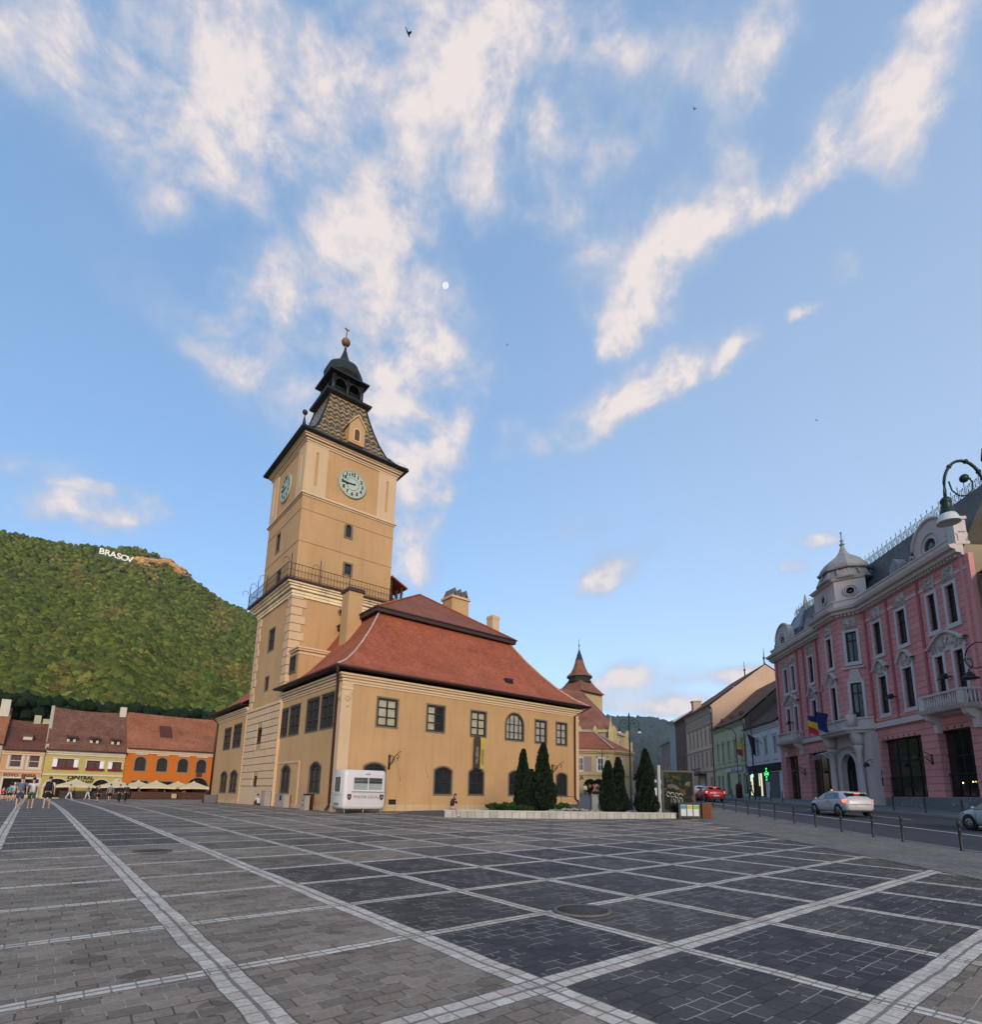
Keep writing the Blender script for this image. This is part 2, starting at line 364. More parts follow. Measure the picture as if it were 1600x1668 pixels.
# ---------------- paving material ----------------
def plaza_material():
    m=bpy.data.materials.new('plaza_paving'); m.use_nodes=True; t=m.node_tree; b=t.nodes['Principled BSDF']; LK=t.links
    def nn(ty,**k):
        n=t.nodes.new(ty)
        for a,c in k.items(): setattr(n,a,c)
        return n
    def M(op,*a):
        n=nn('ShaderNodeMath',operation=op)
        for i,v in enumerate(a):
            if isinstance(v,(int,float)): n.inputs[i].default_value=v
            else: LK.new(v,n.inputs[i])
        return n.outputs[0]
    def mixc(f,a,c):
        n=nn('ShaderNodeMix',data_type='RGBA')
        if isinstance(f,(int,float)): n.inputs[0].default_value=f
        else: LK.new(f,n.inputs[0])
        for i,v in ((6,a),(7,c)):
            if isinstance(v,tuple): n.inputs[i].default_value=(*v,1)
            else: LK.new(v,n.inputs[i])
        return n.outputs[2]
    tc=nn('ShaderNodeTexCoord'); O=tc.outputs['Object']
    # slight irregularity of the laid stones
    wn=nn('ShaderNodeTexNoise'); wn.inputs['Scale'].default_value=1.3; wn.inputs['Detail'].default_value=3; LK.new(O,wn.inputs['Vector'])
    w2=nn('ShaderNodeVectorMath',operation='SUBTRACT'); LK.new(wn.outputs['Color'],w2.inputs[0]); w2.inputs[1].default_value=(.5,.5,.5)
    w3=nn('ShaderNodeVectorMath',operation='SCALE'); LK.new(w2.outputs[0],w3.inputs[0]); w3.inputs['Scale'].default_value=.075
    w4=nn('ShaderNodeVectorMath',operation='ADD'); LK.new(O,w4.inputs[0]); LK.new(w3.outputs[0],w4.inputs[1]); OW=w4.outputs[0]
    sp_=nn('ShaderNodeSeparateXYZ'); LK.new(OW,sp_.inputs[0]); x,y=sp_.outputs[0],sp_.outputs[1]
    gx=M('DIVIDE',M('SUBTRACT',x,1.48),1.97); gy=M('DIVIDE',M('SUBTRACT',y,3.6),1.97)
    ix=M('FLOOR',gx); iy=M('FLOOR',gy)
    rx=M('FLOOR',M('ADD',gx,.5)); ry=M('FLOOR',M('ADD',gy,.5))
    dx=M('MULTIPLY',M('ABSOLUTE',M('SUBTRACT',gx,rx)),1.97); dy=M('MULTIPLY',M('ABSOLUTE',M('SUBTRACT',gy,ry)),1.97)
    hx=M('ADD',.095,M('MULTIPLY',M('LESS_THAN',rx,1.5),.045)); hy=M('ADD',.088,M('MULTIPLY',M('LESS_THAN',ry,.5),.05))
    inx=M('LESS_THAN',dx,hx); iny=M('LESS_THAN',dy,hy)
    # the pattern stops before the cobbled apron along the street: jagged, cell by cell
    cxw=M('ADD',M('MULTIPLY',M('ADD',ix,.5),1.97),1.48); cyw=M('ADD',M('MULTIPLY',M('ADD',iy,.5),1.97),3.6)
    line=M('MAXIMUM',inx,iny)
    # joints in the strips
    jx=M('LESS_THAN',M('FRACT',M('DIVIDE',y,.17)),.08); jy=M('LESS_THAN',M('FRACT',M('DIVIDE',x,.17)),.08)
    cx_=M('LESS_THAN',M('ABSOLUTE',M('SUBTRACT',dx,.006)),.012); cy_=M('LESS_THAN',M('ABSOLUTE',M('SUBTRACT',dy,.006)),.010)
    groove=M('MULTIPLY',M('LESS_THAN',dx,.014),M('MULTIPLY',inx,M('LESS_THAN',rx,1.5)))
    jl=M('MAXIMUM',M('MULTIPLY',inx,M('MAXIMUM',jx,cx_)),M('MULTIPLY',iny,M('MAXIMUM',jy,cy_)))
    jl=M('MAXIMUM',jl,M('MAXIMUM',groove,M('MULTIPLY',M('LESS_THAN',dy,.013),M('MULTIPLY',iny,M('LESS_THAN',ry,.5)))))
    # edge joint of strips
    ej=M('MAXIMUM',M('LESS_THAN',M('ABSOLUTE',M('SUBTRACT',dx,hx)),.008),M('LESS_THAN',M('ABSOLUTE',M('SUBTRACT',dy,hy)),.008))
    # per-stone tone of strips
    cv=nn('ShaderNodeCombineXYZ'); LK.new(M('FLOOR',M('DIVIDE',x,.17)),cv.inputs[0]); LK.new(M('FLOOR',M('DIVIDE',y,.17)),cv.inputs[1])
    wv=nn('ShaderNodeTexWhiteNoise',noise_dimensions='2D'); LK.new(cv.outputs[0],wv.inputs['Vector'])
    lr=nn('ShaderNodeValToRGB'); LK.new(wv.outputs['Value'],lr.inputs[0]); e=lr.color_ramp.elements
    e[0].color=(.50,.42,.345,1); e[1].color=(.68,.585,.48,1); k=e.new(.93); k.color=(.68,.585,.48,1); e[1].position=.1; 
    k2=e.new(.97); k2.color=(.52,.41,.33,1)
    # cell paving
    br=nn('ShaderNodeTexBrick'); LK.new(OW,br.inputs['Vector']); br.offset=.5; br.inputs['Scale'].default_value=1
    br.inputs['Brick Width'].default_value=.245; br.inputs['Row Height'].default_value=.175; br.inputs['Mortar Size'].default_value=.0075; br.inputs['Mortar Smooth'].default_value=.4
    br.inputs['Color1'].default_value=(.74,.74,.74,1); br.inputs['Color2'].default_value=(1.2,1.2,1.2,1); br.inputs['Mortar'].default_value=(.42,.42,.42,1)
    wc=nn('ShaderNodeTexWhiteNoise',noise_dimensions='2D'); cc=nn('ShaderNodeCombineXYZ'); LK.new(ix,cc.inputs[0]); LK.new(iy,cc.inputs[1]); LK.new(cc.outputs[0],wc.inputs['Vector'])
    rnd=wc.outputs['Value']
    right=M('GREATER_THAN',x,3.45); nearr=M('LESS_THAN',y,11.5); above=M('GREATER_THAN',y,1.63)
    farl=M('GREATER_THAN',y,17.4)
    dk_right=M('MULTIPLY',right,M('MULTIPLY',above,M('ADD',M('MULTIPLY',nearr,M('ADD',.78,M('MULTIPLY',rnd,.22))),M('MULTIPLY',M('SUBTRACT',1,nearr),M('MULTIPLY',M('GREATER_THAN',rnd,.35),M('ADD',.35,M('MULTIPLY',rnd,.3)))))))
    dk_left=M('MULTIPLY',M('SUBTRACT',1,right),M('MULTIPLY',farl,.72))
    dk=M('ADD',dk_right,dk_left)
    base=mixc(dk,(.262,.195,.143),(.060,.053,.053))
    bs=nn('ShaderNodeVectorMath',operation='MULTIPLY'); LK.new(base,bs.inputs[0]); LK.new(br.outputs['Color'],bs.inputs[1])
    # single replaced, darker pavers
    vo=nn('ShaderNodeTexVoronoi'); vo.inputs['Scale'].default_value=3.2; LK.new(OW,vo.inputs['Vector']); vs=nn('ShaderNodeSeparateColor'); LK.new(vo.outputs['Color'],vs.inputs[0])
    vm=nn('ShaderNodeMapRange'); LK.new(vs.outputs[0],vm.inputs[0]); vm.inputs[1].default_value=.86; vm.inputs[2].default_value=1.0; vm.inputs[3].default_value=1.0; vm.inputs[4].default_value=.66
    bs2=nn('ShaderNodeVectorMath',operation='SCALE'); LK.new(bs.outputs[0],bs2.inputs[0]); LK.new(vm.outputs[0],bs2.inputs['Scale']); bs=bs2
    # pale sand in the joints
    jn=nn('ShaderNodeTexNoise'); jn.inputs['Scale'].default_value=2.2; jn.inputs['Detail'].default_value=4; LK.new(O,jn.inputs['Vector'])
    sandf=M('MULTIPLY',br.outputs['Fac'],M('MULTIPLY',M('GREATER_THAN',jn.outputs[0],.5),.85))
    cellc=mixc(sandf,bs.outputs[0],(.36,.32,.26))
    linec=mixc(M('MULTIPLY',jl,.75),lr.outputs[0],(.12,.105,.09))
    allc=mixc(line,cellc,linec); allc=mixc(M('MULTIPLY',ej,.8),allc,(.08,.07,.06))
    # dirt
    n1=nn('ShaderNodeTexNoise'); n1.inputs['Scale'].default_value=.55; n1.inputs['Detail'].default_value=7; n1.inputs['Roughness'].default_value=.7; LK.new(O,n1.inputs['Vector'])
    n2=nn('ShaderNodeTexNoise'); n2.inputs['Scale'].default_value=28; n2.inputs['Detail'].default_value=3; LK.new(O,n2.inputs['Vector'])
    f=M('ADD',M('ADD',1,M('MULTIPLY',M('SUBTRACT',n1.outputs[0],.5),.9)),M('MULTIPLY',M('SUBTRACT',n2.outputs[0],.5),.8))
    fs=nn('ShaderNodeVectorMath',operation='SCALE'); LK.new(allc,fs.inputs[0]); LK.new(f,fs.inputs['Scale'])
    # oil spots
    n3=nn('ShaderNodeTexNoise'); n3.inputs['Scale'].default_value=1.7; n3.inputs['Detail'].default_value=2; LK.new(O,n3.inputs['Vector'])
    spot=nn('ShaderNodeMapRange'); LK.new(n3.outputs[0],spot.inputs[0]); spot.inputs[1].default_value=.66; spot.inputs[2].default_value=.78; spot.inputs[3].default_value=1; spot.inputs[4].default_value=.62
    f2=nn('ShaderNodeVectorMath',operation='SCALE'); LK.new(fs.outputs[0],f2.inputs[0]); LK.new(spot.outputs[0],f2.inputs['Scale'])
    LK.new(f2.outputs[0],b.inputs['Base Color'])
    rr=nn('ShaderNodeMapRange'); LK.new(n1.outputs[0],rr.inputs[0]); rr.inputs[3].default_value=.62; rr.inputs[4].default_value=.85; LK.new(rr.outputs[0],b.inputs['Roughness'])
    b.inputs['Specular IOR Level'].default_value=.3
    h=M('ADD',M('MULTIPLY',M('MAXIMUM',M('MULTIPLY',br.outputs['Fac'],M('SUBTRACT',1,line)),jl),-1.0),M('MULTIPLY',n2.outputs[0],.35))
    wn3=nn('ShaderNodeTexWhiteNoise',noise_dimensions='2D')
    bn=nn('ShaderNodeBump'); bn.inputs['Strength'].default_value=.55; bn.inputs['Distance'].default_value=.012; LK.new(h,bn.inputs['Height']); LK.new(bn.outputs[0],b.inputs['Normal'])
    return m
# ---------------- ground sheets ----------------
def lines(a,b,step,lo,hi):
    v=[a+i*step for i in range(int((b-a)/step)+1)]; d=step
    x=a
    while x>lo: d*=1.6; x-=d; v.insert(0,max(x,lo))
    x=v[-1]; d=step
    while x<hi: d*=1.6; x+=d; v.append(min(x,hi))
    return v
gxs=lines(-40,70,1.0,-6000,6000); gys=lines(-20,100,1.0,-6000,6000)
def sheet(name,sel,m):
    me=bpy.data.meshes.new(name); V=[];F=[];ix={}
    def vid(i,j):
        if (i,j) not in ix: ix[(i,j)]=len(V); V.append((gxs[i],gys[j],zg(gxs[i],gys[j])))
        return ix[(i,j)]
    for i in range(len(gxs)-1):
        for j in range(len(gys)-1):
            if sel((gxs[i]+gxs[i+1])/2,(gys[j]+gys[j+1])/2): F.append([vid(i,j),vid(i+1,j),vid(i+1,j+1),vid(i,j+1)])
    me.from_pydata(V,[],F); me.materials.append(m); me.polygons.foreach_set('use_smooth',[True]*len(F))
    o=bpy.data.objects.new(name,me); COL.objects.link(o); return tag(o,kind='structure')
inpl=lambda x,y: -40<x<70 and -20<y<100
sheet('plaza',inpl,plaza_material())
sheet('ground',lambda x,y: not inpl(x,y),mat('ground_dirt',(.11,.12,.07),var=.3,scale=.05,bigscale=.01))
def strip(name,s0,s1,na,nb,m,dz,step=1.0,smooth_uv=True):
    """surface strip along the street; na, nb = functions of s giving its two edges"""
    b=MB(); prev=None; s=s0; rows=[]
    while s<=s1+1e-6:
        a,c=na(s),nb(s); k=max(2,int(abs(c-a)/1.0)+1)
        rows.append([SN(s,a+(c-a)*i/k) + Vector((0,0,dz)) for i in range(9)] if False else [SN(s,a+(c-a)*i/8)+Vector((0,0,dz)) for i in range(9)])
        s+=step
    b.loft(rows,closed=False,cap=False)
    o=b.build(name,m); return tag(o,kind='structure')
cobble=brickmat('cobble_apron',(.21,.18,.155),(.30,.26,.22),(.10,.09,.078),.13,.11,ms=.012,rough=.85,bump=.8,jit=.3,stain=.25,sscale=.8)
asphalt=mat('asphalt',(.060,.061,.066),rough=.8,var=.25,scale=60,bump=.35,bscale=150,big=.25,bigscale=.3)
pavem=brickmat('pavement_slabs',(.16,.155,.155),(.20,.195,.19),(.08,.08,.08),.45,.45,ms=.012,rough=.8,bump=.4,stain=.25)
white_p=mat('road_paint',(.62,.62,.60),rough=.7,var=.25,scale=9)
kerbm=mat('kerb_stone',(.24,.235,.23),var=.2,scale=3,bump=.3)
edge_n=lambda s: 8.7+.55*math.sin(s*1.63)*(1 if s<60 else 0)
strip('apron',-12,120,lambda s:8.75,lambda s:13.0,cobble,.010)
strip('side_street',33.5,95,lambda s:-9,lambda s:8.75,mat('side_street_asphalt',(.10,.10,.11),rough=.8,var=.2,scale=30,big=.2),.012)
farn=lambda s: 24.4-(s-20)*.116 if s<50 else 20.9-(s-50)*.01
strip('road',-12,170,lambda s:13.15,farn,asphalt,.010)
def lane(s0,s1,f,w=.14):
    strip('road_marking',s0,s1,lambda s:f(s)-w/2,lambda s:f(s)+w/2,white_p,.016,step=.5)
ln1=lambda s:17.5-(s-20)*.083 if s<46 else 15.34-(s-46)*.02
ln2=lambda s:21.0-(s-20)*.095 if s<50 else 18.15-(s-50)*.01
lane(8,120,ln1)
s=18
while s<110:
    lane(s,s+3,ln2,.12); s+=7
b=MB()
for i in range(-12,120):
    p=[SN(i,13.0),SN(i+.985,13.0),SN(i+.985,13.15),SN(i,13.15)]
    for q in p: q.z+=.03
    b.poly(p); b.poly([p[0],p[1],p[1]-Vector((0,0,.1)),p[0]-Vector((0,0,.1))]); b.poly([p[3],p[2],p[2]-Vector((0,0,.1)),p[3]-Vector((0,0,.1))])
tag(b.build('kerb',kerbm),kind='structure')
b=MB()
for i in range(-12,170):
    for a,c,z in ((farn(i),farn(i)+.16,.13),):
        p=[SN(i,farn(i)),SN(i+.985,farn(i+.985)),SN(i+.985,farn(i+.985)+.16),SN(i,farn(i)+.16)]
        for q in p: q.z+=.135
        b.poly(p); b.poly([p[0],p[1],p[1]-Vector((0,0,.2)),p[0]-Vector((0,0,.2))])
tag(b.build('kerb',kerbm),kind='structure')
strip('pavement',-12,170,lambda s:farn(s)+.16,lambda s:26.6,pavem,.13)

# ---------------- hills ----------------
SKY=[(58,.02),(62,.10),(66,.17),(70,.225),(73,.265),(75.5,.2932),(78.54,.311),(80.73,.3332),(82.6,.351),(83.9,.366),(85.6,.3705),(88.4,.357),(91.65,.3485),(93.6,.3465),(95,.346),(100,.342),(108,.32),(116,.26),(124,.18),(132,.08),(138,.02)]
def skyel(a):
    for (a0,e0),(a1,e1) in zip(SKY,SKY[1:]):
        if a0<=a<=a1: return e0+(e1-e0)*(a-a0)/(a1-a0)
    return .02
RB,RR=230.0,850.0
def hillpt(az,el,over=0):
    """point of the mountain side seen at elevation el (tangent) in direction az"""
    zr=skyel(az)*RR+1.6
    t=(el*RB)/max(zr-(RR-RB)*el,1e-3); t=min(max(t,0),1)
    r=RB+(RR-RB)*t; return Vector((r*math.cos(R(az)),r*math.sin(R(az)),1.6+zr*t+over)),t
b=MB(); rows=[]
az=58
while az<=138.01:
    zr=skyel(az)*RR; row=[]
    for k in range(26):
        t=k/25; r=RB+(RR-RB)*t; z=1.6+zr*t-4+ (4 if 0<k else 0)
        row.append((r*math.cos(R(az)),r*math.sin(R(az)),z if k else 0))
    for k in range(1,7):
        r=RR+k*90; row.append((r*math.cos(R(az)),r*math.sin(R(az)),max(0,1.6+zr*(1-k*.17))))
    rows.append(row); az+=.5
b.loft(rows,closed=False,cap=False)
tag(b.build('hill',mat('hill_soil',(.06,.085,.022),var=.3,scale=.05)),kind='structure')

def crowns(name,items,label,cat,cols,seed=1,rough=.9,subd=2):
    """forest as one mesh of many ragged crowns; items=(pos,radius,height,colour)"""
    rng=np.random.RandomState(seed); variants=[]
    for sd_ in range(10):
        bm=bmesh.new(); bmesh.ops.create_icosphere(bm,subdivisions=subd,radius=1)
        for v in bm.verts:
            n1=noise.noise(v.co*1.7+Vector((sd_*9.1,0,0)))*.45+noise.noise(v.co*4.1+Vector((0,sd_*5.3,0)))*.32
            v.co*=1+n1
            if v.co.z<-.35: v.co.z=-.35-(v.co.z+.35)*.1
        bm.verts.ensure_lookup_table(); bm.faces.ensure_lookup_table()
        variants.append((np.array([v.co[:] for v in bm.verts]),np.array([[q.index for q in f.verts] for f in bm.faces]))); bm.free()
    VV=[];FF=[];CC=[];off=0
    for (p,r,h,c) in items:
        v,f=variants[rng.randint(10)]; a=rng.rand()*6.28; ca,sa=math.cos(a),math.sin(a)
        q=np.empty_like(v); q[:,0]=(v[:,0]*ca-v[:,1]*sa)*r; q[:,1]=(v[:,0]*sa+v[:,1]*ca)*r; q[:,2]=v[:,2]*h
        q+=np.array(p[:3]); VV.append(q); FF.append(f+off); off+=len(v)
        cc=np.ones((len(v),4)); cc[:,:3]=c; cc[:,:3]*=(.85+.3*rng.rand(len(v),1)); CC.append(cc)
    V=np.concatenate(VV); F=np.concatenate(FF); C=np.concatenate(CC)
    me=bpy.data.meshes.new(name); me.vertices.add(len(V)); me.vertices.foreach_set('co',V.ravel())
    me.loops.add(len(F)*3); me.loops.foreach_set('vertex_index',F.ravel()); me.polygons.add(len(F)); me.polygons.foreach_set('loop_start',np.arange(0,len(F)*3,3))
    me.update(calc_edges=True)
    at=me.color_attributes.new('tone','FLOAT_COLOR','POINT'); at.data.foreach_set('color',C.ravel())
    m=bpy.data.materials.get('forest')
    if not m:
        m=bpy.data.materials.new('forest'); m.use_nodes=True; t=m.node_tree; bs=t.nodes['Principled BSDF']; bs.inputs['Roughness'].default_value=.9; bs.inputs['Specular IOR Level'].default_value=.1
        a=t.nodes.new('ShaderNodeAttribute'); a.attribute_name='tone'; tcn=t.nodes.new('ShaderNodeTexCoord')
        n=t.nodes.new('ShaderNodeTexNoise'); n.inputs['Scale'].default_value=1.3; n.inputs['Detail'].default_value=5; n.inputs['Roughness'].default_value=.7; t.links.new(tcn.outputs['Object'],n.inputs['Vector'])
        mr=t.nodes.new('ShaderNodeMapRange'); t.links.new(n.outputs[0],mr.inputs[0]); mr.inputs[1].default_value=.3; mr.inputs[2].default_value=.7; mr.inputs[3].default_value=.45; mr.inputs[4].default_value=1.55
        v=t.nodes.new('ShaderNodeVectorMath'); v.operation='SCALE'; t.links.new(a.outputs['Color'],v.inputs[0]); t.links.new(mr.outputs[0],v.inputs['Scale']); t.links.new(v.outputs[0],bs.inputs['Base Color'])
        bn=t.nodes.new('ShaderNodeBump'); bn.inputs['Distance'].default_value=1.0; bn.inputs['Strength'].default_value=.9; t.links.new(n.outputs[0],bn.inputs['Height']); t.links.new(bn.outputs[0],bs.inputs['Normal'])
    me.materials.append(m)
    o=bpy.data.objects.new(name,me); COL.objects.link(o); return tag(o,label,cat,kind='stuff')
def near_poly(az,el,pts,w):
    return any(abs(az-a)<w[0] and abs(el-e)<w[1] for a,e in pts)
rng=random.Random(5); items=[]
greens=[(.092,.116,.018),(.108,.134,.021),(.148,.162,.028),(.070,.094,.016),(.122,.134,.026)]
warm=[(.18,.16,.034),(.15,.11,.032),(.22,.195,.04)]
ROCK=[(85.2,.3500),(84.9,.3520),(84.4,.356),(83.9,.3585),(83.4,.3585),(82.9,.354),(82.4,.348),(82.0,.344)]
i=0
while i<21000:
    az=rng.uniform(70,99); es=skyel(az); el_=rng.uniform(.085,es+.001)
    i+=1
    if 85.7<az<88.6 and .3425<el_<.353: continue
    if near_poly(az,el_,ROCK,(.45,.006)): continue
    p,t=hillpt(az,min(el_,es)); 
    r=rng.uniform(1.5,2.7)*(1.2-.1*t)*(1.25 if el_<.17 else 1)
    nzv=noise.noise(Vector((az*.35,el_*25,3.3)))+.5*noise.noise(Vector((az*1.1,el_*70,1)))
    lowb=max(0,(.2-el_)*6)
    c=rng.choice(warm) if nzv+lowb*.5+rng.uniform(-.3,.3)>.52 else rng.choice(greens)
    k=rng.uniform(.55,1.3)
    items.append((p+Vector((0,0,r*.25)),r,r*rng.uniform(1.0,1.7),tuple(q*k for q in c)))
far_=[q for q in items if q[0].z>95]; near_=[q for q in items if q[0].z<=95]
crowns('forest',far_,'dense green woodland covering the upper mountain side behind the square','forest',None,subd=1)
crowns('forest',near_,'dense green woodland on the lower mountain side above the roofs','forest',None,seed=2)
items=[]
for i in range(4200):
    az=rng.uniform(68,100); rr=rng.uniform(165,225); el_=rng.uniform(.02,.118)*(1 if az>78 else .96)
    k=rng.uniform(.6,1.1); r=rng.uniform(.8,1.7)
    items.append((Vector((rr*math.cos(R(az)),rr*math.sin(R(az)),1.6+rr*el_)),r,r*1.5,(.020*k,.038*k,.014*k)))  # dark crown colour stands in for the shaded strip along the hill foot
crowns('tree_belt',items,'belt of green trees at the mountain foot behind the roofs, coloured dark to stand for shade','woodland',None,seed=3,subd=1)
# rocky crest
b=MB()
for k,(a,e_) in enumerate(ROCK*3):
    a+=rng.uniform(-.35,.35); e_+=rng.uniform(-.0035,.003); p,t=hillpt(a,e_); r=rng.uniform(4,8)
    bm=bmesh.new(); bmesh.ops.create_icosphere(bm,subdivisions=3,radius=1)
    o_=len(b.v)
    for v in bm.verts:
        q=v.co*(1+.5*noise.noise(v.co*2.2+Vector((k*3.1,0,0)))+.25*noise.noise(v.co*6+Vector((0,k,0))))
        b.v.append(p+Vector((q.x*r*1.3,q.y*r*1.0,q.z*r*.62)))
    for f in bm.faces: b.f.append([v.index+o_ for v in f.verts])
    bm.free()
tag(b.build('rock_outcrop',mat('ochre_rock',(.50,.27,.11),var=.5,scale=.25,bump=1,bscale=.6,big=.4,bigscale=.06),recalc=False),'bare ochre rock outcrop on the crest of the wooded mountain','rock')
# letters on the mountain
az0=88.30; el0=.3385; p0,t0=hillpt(87.1,el0); 
sg=thing('hillside_sign',p0,'row of huge white capital letters standing on the wooded mountain crest','sign')
wl=mat('white_letter',(.92,.84,.76),rough=.6,var=.03)
right=Vector((math.sin(R(87.1)),-math.cos(R(87.1)),0)); back=Vector((math.cos(R(87.1)),math.sin(R(87.1)),0))
rw=(p0-Vector((0,0,1.6))).length
for k,ch in enumerate('BRASOV'):
    u=(-11.6+k*4.7)*rw/700*1.0
    M_=Matrix((( right.x,0,-back.x,p0.x+right.x*u-back.x*13),(right.y,0,-back.y,p0.y+right.y*u-back.y*13),(0,1,0,p0.z+3.2-k*.42*rw/700),(0,0,0,1)))
    textmesh('letter',ch,8.4*rw/700,wl,sg,M_,depth=.5,bold=.13)
# far hill on the right, behind the street
FH=[(26,.05),(29,.075),(31,.104),(32.2,.1222),(33.6,.1346),(35.1,.1412),(37.5,.1424),(38.8,.1438),(40.3,.1463),(43,.152),(47,.15),(52,.12),(58,.08)]
def fh(a):
    for (a0,e0),(a1,e1) in zip(FH,FH[1:]):
        if a0<=a<=a1: return e0+(e1-e0)*(a-a0)/(a1-a0)
    return .04
rows=[]; az=24
while az<=62:
    row=[]
    for k in range(40):
        t=k/39; r=900+1500*t; z=fh(az)*2400*(t**1.15)
        z+=28*noise.noise(Vector((az*.5,t*5,0)))*min(1,t*3)*(1-t)+(10*noise.noise(Vector((az*4,t*25,2)))+7*noise.noise(Vector((az*11,t*60,5))))*min(1,t*4)
        row.append((r*math.cos(R(az)),r*math.sin(R(az)),z))
    for k in range(1,4): row.append(((2400+k*300)*math.cos(R(az)),(2400+k*300)*math.sin(R(az)),fh(az)*2400*(1-k*.25)))
    rows.append(row); az+=.2
b=MB(); b.loft(rows,closed=False,cap=False)
def farhill_mat():
    m=mat('far_hill_woods',(.022,.042,.028),var=.9,scale=.025,bump=1,bscale=.05,big=.5,bigscale=.004)
    m.node_tree.nodes['Bump'].inputs['Distance'].default_value=12
    return m
tag(b.build('hill',farhill_mat()),kind='structure')
items=[]
for i in range(420):
    az=rng.uniform(30,41); rr=rng.uniform(330,420); k=rng.uniform(.6,1.2); r=rng.uniform(3,5)
    items.append((Vector((rr*math.cos(R(az)),rr*math.sin(R(az)),1.6+rr*rng.uniform(0,.034))),r,r*1.4,(.022*k,.045*k,.016*k)))
crowns('tree_belt',items,'dark green trees beyond the low roofs at the end of the street','woodland',None,seed=8)
# ---------------- town hall ----------------
def plaster(name,c,stain=.16,rough=.85):
    """painted render with faint rain streaks and patches"""
    if name in MATS: return MATS[name]
    m=mat(name,c,rough=rough,var=.05,scale=9,bump=.12,bscale=30,big=stain,bigscale=.28)
    t=m.node_tree; b=t.nodes['Principled BSDF']; src=b.inputs['Base Color'].links[0].from_socket
    tc_=t.nodes.new('ShaderNodeTexCoord'); mp=t.nodes.new('ShaderNodeMapping'); mp.inputs['Scale'].default_value=(1.3,1.3,.10); t.links.new(tc_.outputs['Object'],mp.inputs[0])
    n=t.nodes.new('ShaderNodeTexNoise'); n.inputs['Scale'].default_value=2.0; n.inputs['Detail'].default_value=6; n.inputs['Roughness'].default_value=.65; t.links.new(mp.outputs[0],n.inputs['Vector'])
    mr=t.nodes.new('ShaderNodeMapRange'); t.links.new(n.outputs[0],mr.inputs[0]); mr.inputs[1].default_value=.5; mr.inputs[2].default_value=.78; mr.inputs[3].default_value=1.0; mr.inputs[4].default_value=1-stain*1.1
    v=t.nodes.new('ShaderNodeVectorMath'); v.operation='SCALE'; t.links.new(src,v.inputs[0]); t.links.new(mr.outputs[0],v.inputs['Scale']); t.links.new(v.outputs[0],b.inputs['Base Color'])
    return m
TAN=plaster('tan_render',(.485,.29,.137),.17); TAN2=plaster('pale_tan_render',(.58,.40,.245),.09)
CREAM=plaster('cream_trim',(.60,.44,.28),.12)
TILE=brickmat('red_clay_tiles',(.40,.095,.042),(.53,.155,.070),(.15,.04,.024),.17,.145,ms=.014,rough=.75,bump=1.0,dist=.03,stain=.28,sscale=.45)
TILE_OLD=brickmat('old_brown_tiles',(.20,.085,.05),(.30,.14,.085),(.08,.035,.025),.18,.16,ms=.014,rough=.85,bump=1.0,dist=.03,stain=.45,sscale=.7)
DARKWOOD=mat('dark_window_wood',(.035,.026,.02),rough=.5,var=.2,scale=5)
IRON=mat('dark_iron',(.02,.018,.018),rough=.5,var=.2,scale=8)
DARKEAVE=mat('dark_eave_sheet',(.05,.028,.024),rough=.5,var=.3,scale=3)
PIPE=mat('brown_downpipe',(.07,.028,.022),rough=.45,var=.2,scale=3)
SLATEGREY=mat('stone_surround',(.17,.135,.10),var=.15,scale=4,bump=.3)
GLASS=mat('window_glass',(.022,.026,.030),rough=.22,var=.5,scale=1.2,spec=.3,big=.5,bigscale=.5,bump=.12,bscale=1.5)
def lattice_mat():
    """pale curtain behind diamond leaded panes"""
    m=bpy.data.materials.new('diamond_lattice_pane'); m.use_nodes=True; t=m.node_tree; b=t.nodes['Principled BSDF']; b.inputs['Roughness'].default_value=.25
    uv=t.nodes.new('ShaderNodeUVMap'); mp=t.nodes.new('ShaderNodeMapping'); mp.inputs['Rotation'].default_value=(0,0,R(45)); t.links.new(uv.outputs[0],mp.inputs[0])
    br=t.nodes.new('ShaderNodeTexBrick'); br.offset=0; t.links.new(mp.outputs[0],br.inputs['Vector']); br.inputs['Scale'].default_value=1
    br.inputs['Brick Width'].default_value=.115; br.inputs['Row Height'].default_value=.115; br.inputs['Mortar Size'].default_value=.012
    br.inputs['Color1'].default_value=(.66,.62,.46,1); br.inputs['Color2'].default_value=(.52,.47,.33,1); br.inputs['Mortar'].default_value=(.05,.04,.03,1)
    t.links.new(br.outputs['Color'],b.inputs['Base Color']); return m
LATT=lattice_mat()
CURT=mat('curtained_pane',(.34,.33,.29),rough=.2,var=.35,scale=3,spec=.6)
X0,Y0,X1,Y1=14.75,34.3,37.45,67.0
TX1,TY0,TY1=23.85,45.9,55.3
TB=Vector((X0,Y0,zg(X0,Y0)))
TH=thing('town_hall',TB,'tan town hall with red tiled roofs and a tall clock tower','town hall')
FF=FR((0,0,0),0); FF=Matrix.Translation((0,Y0,0))@FF     # front wall: u = x
FL=Matrix.Translation((X0,0,0))@FR((0,0),R(-90))          # left wall: u = -y
EZ=9.35
upper=[(17.33,18.87,6.1,8.06),(21.31,22.84,6.1,8.04),(25.3,26.78,6.1,8.03),(28.83,30.8,6.05,8.3,.95),(32.14,33.47,6.04,7.98),(34.68,36.02,6.04,8.02)]
lower=[(16.64,18.16,1.74,3.58,.28),(22.17,23.66,1.6,3.56,.28),(25.27,26.67,1.62,3.54,.26),(29.27,30.8,1.62,3.56,.28),(34.7,36.0,1.64,3.58,.26)]
hatch=[(18.57,19.14,.62,1.2),(31.6,32.25,1.0,1.5)]
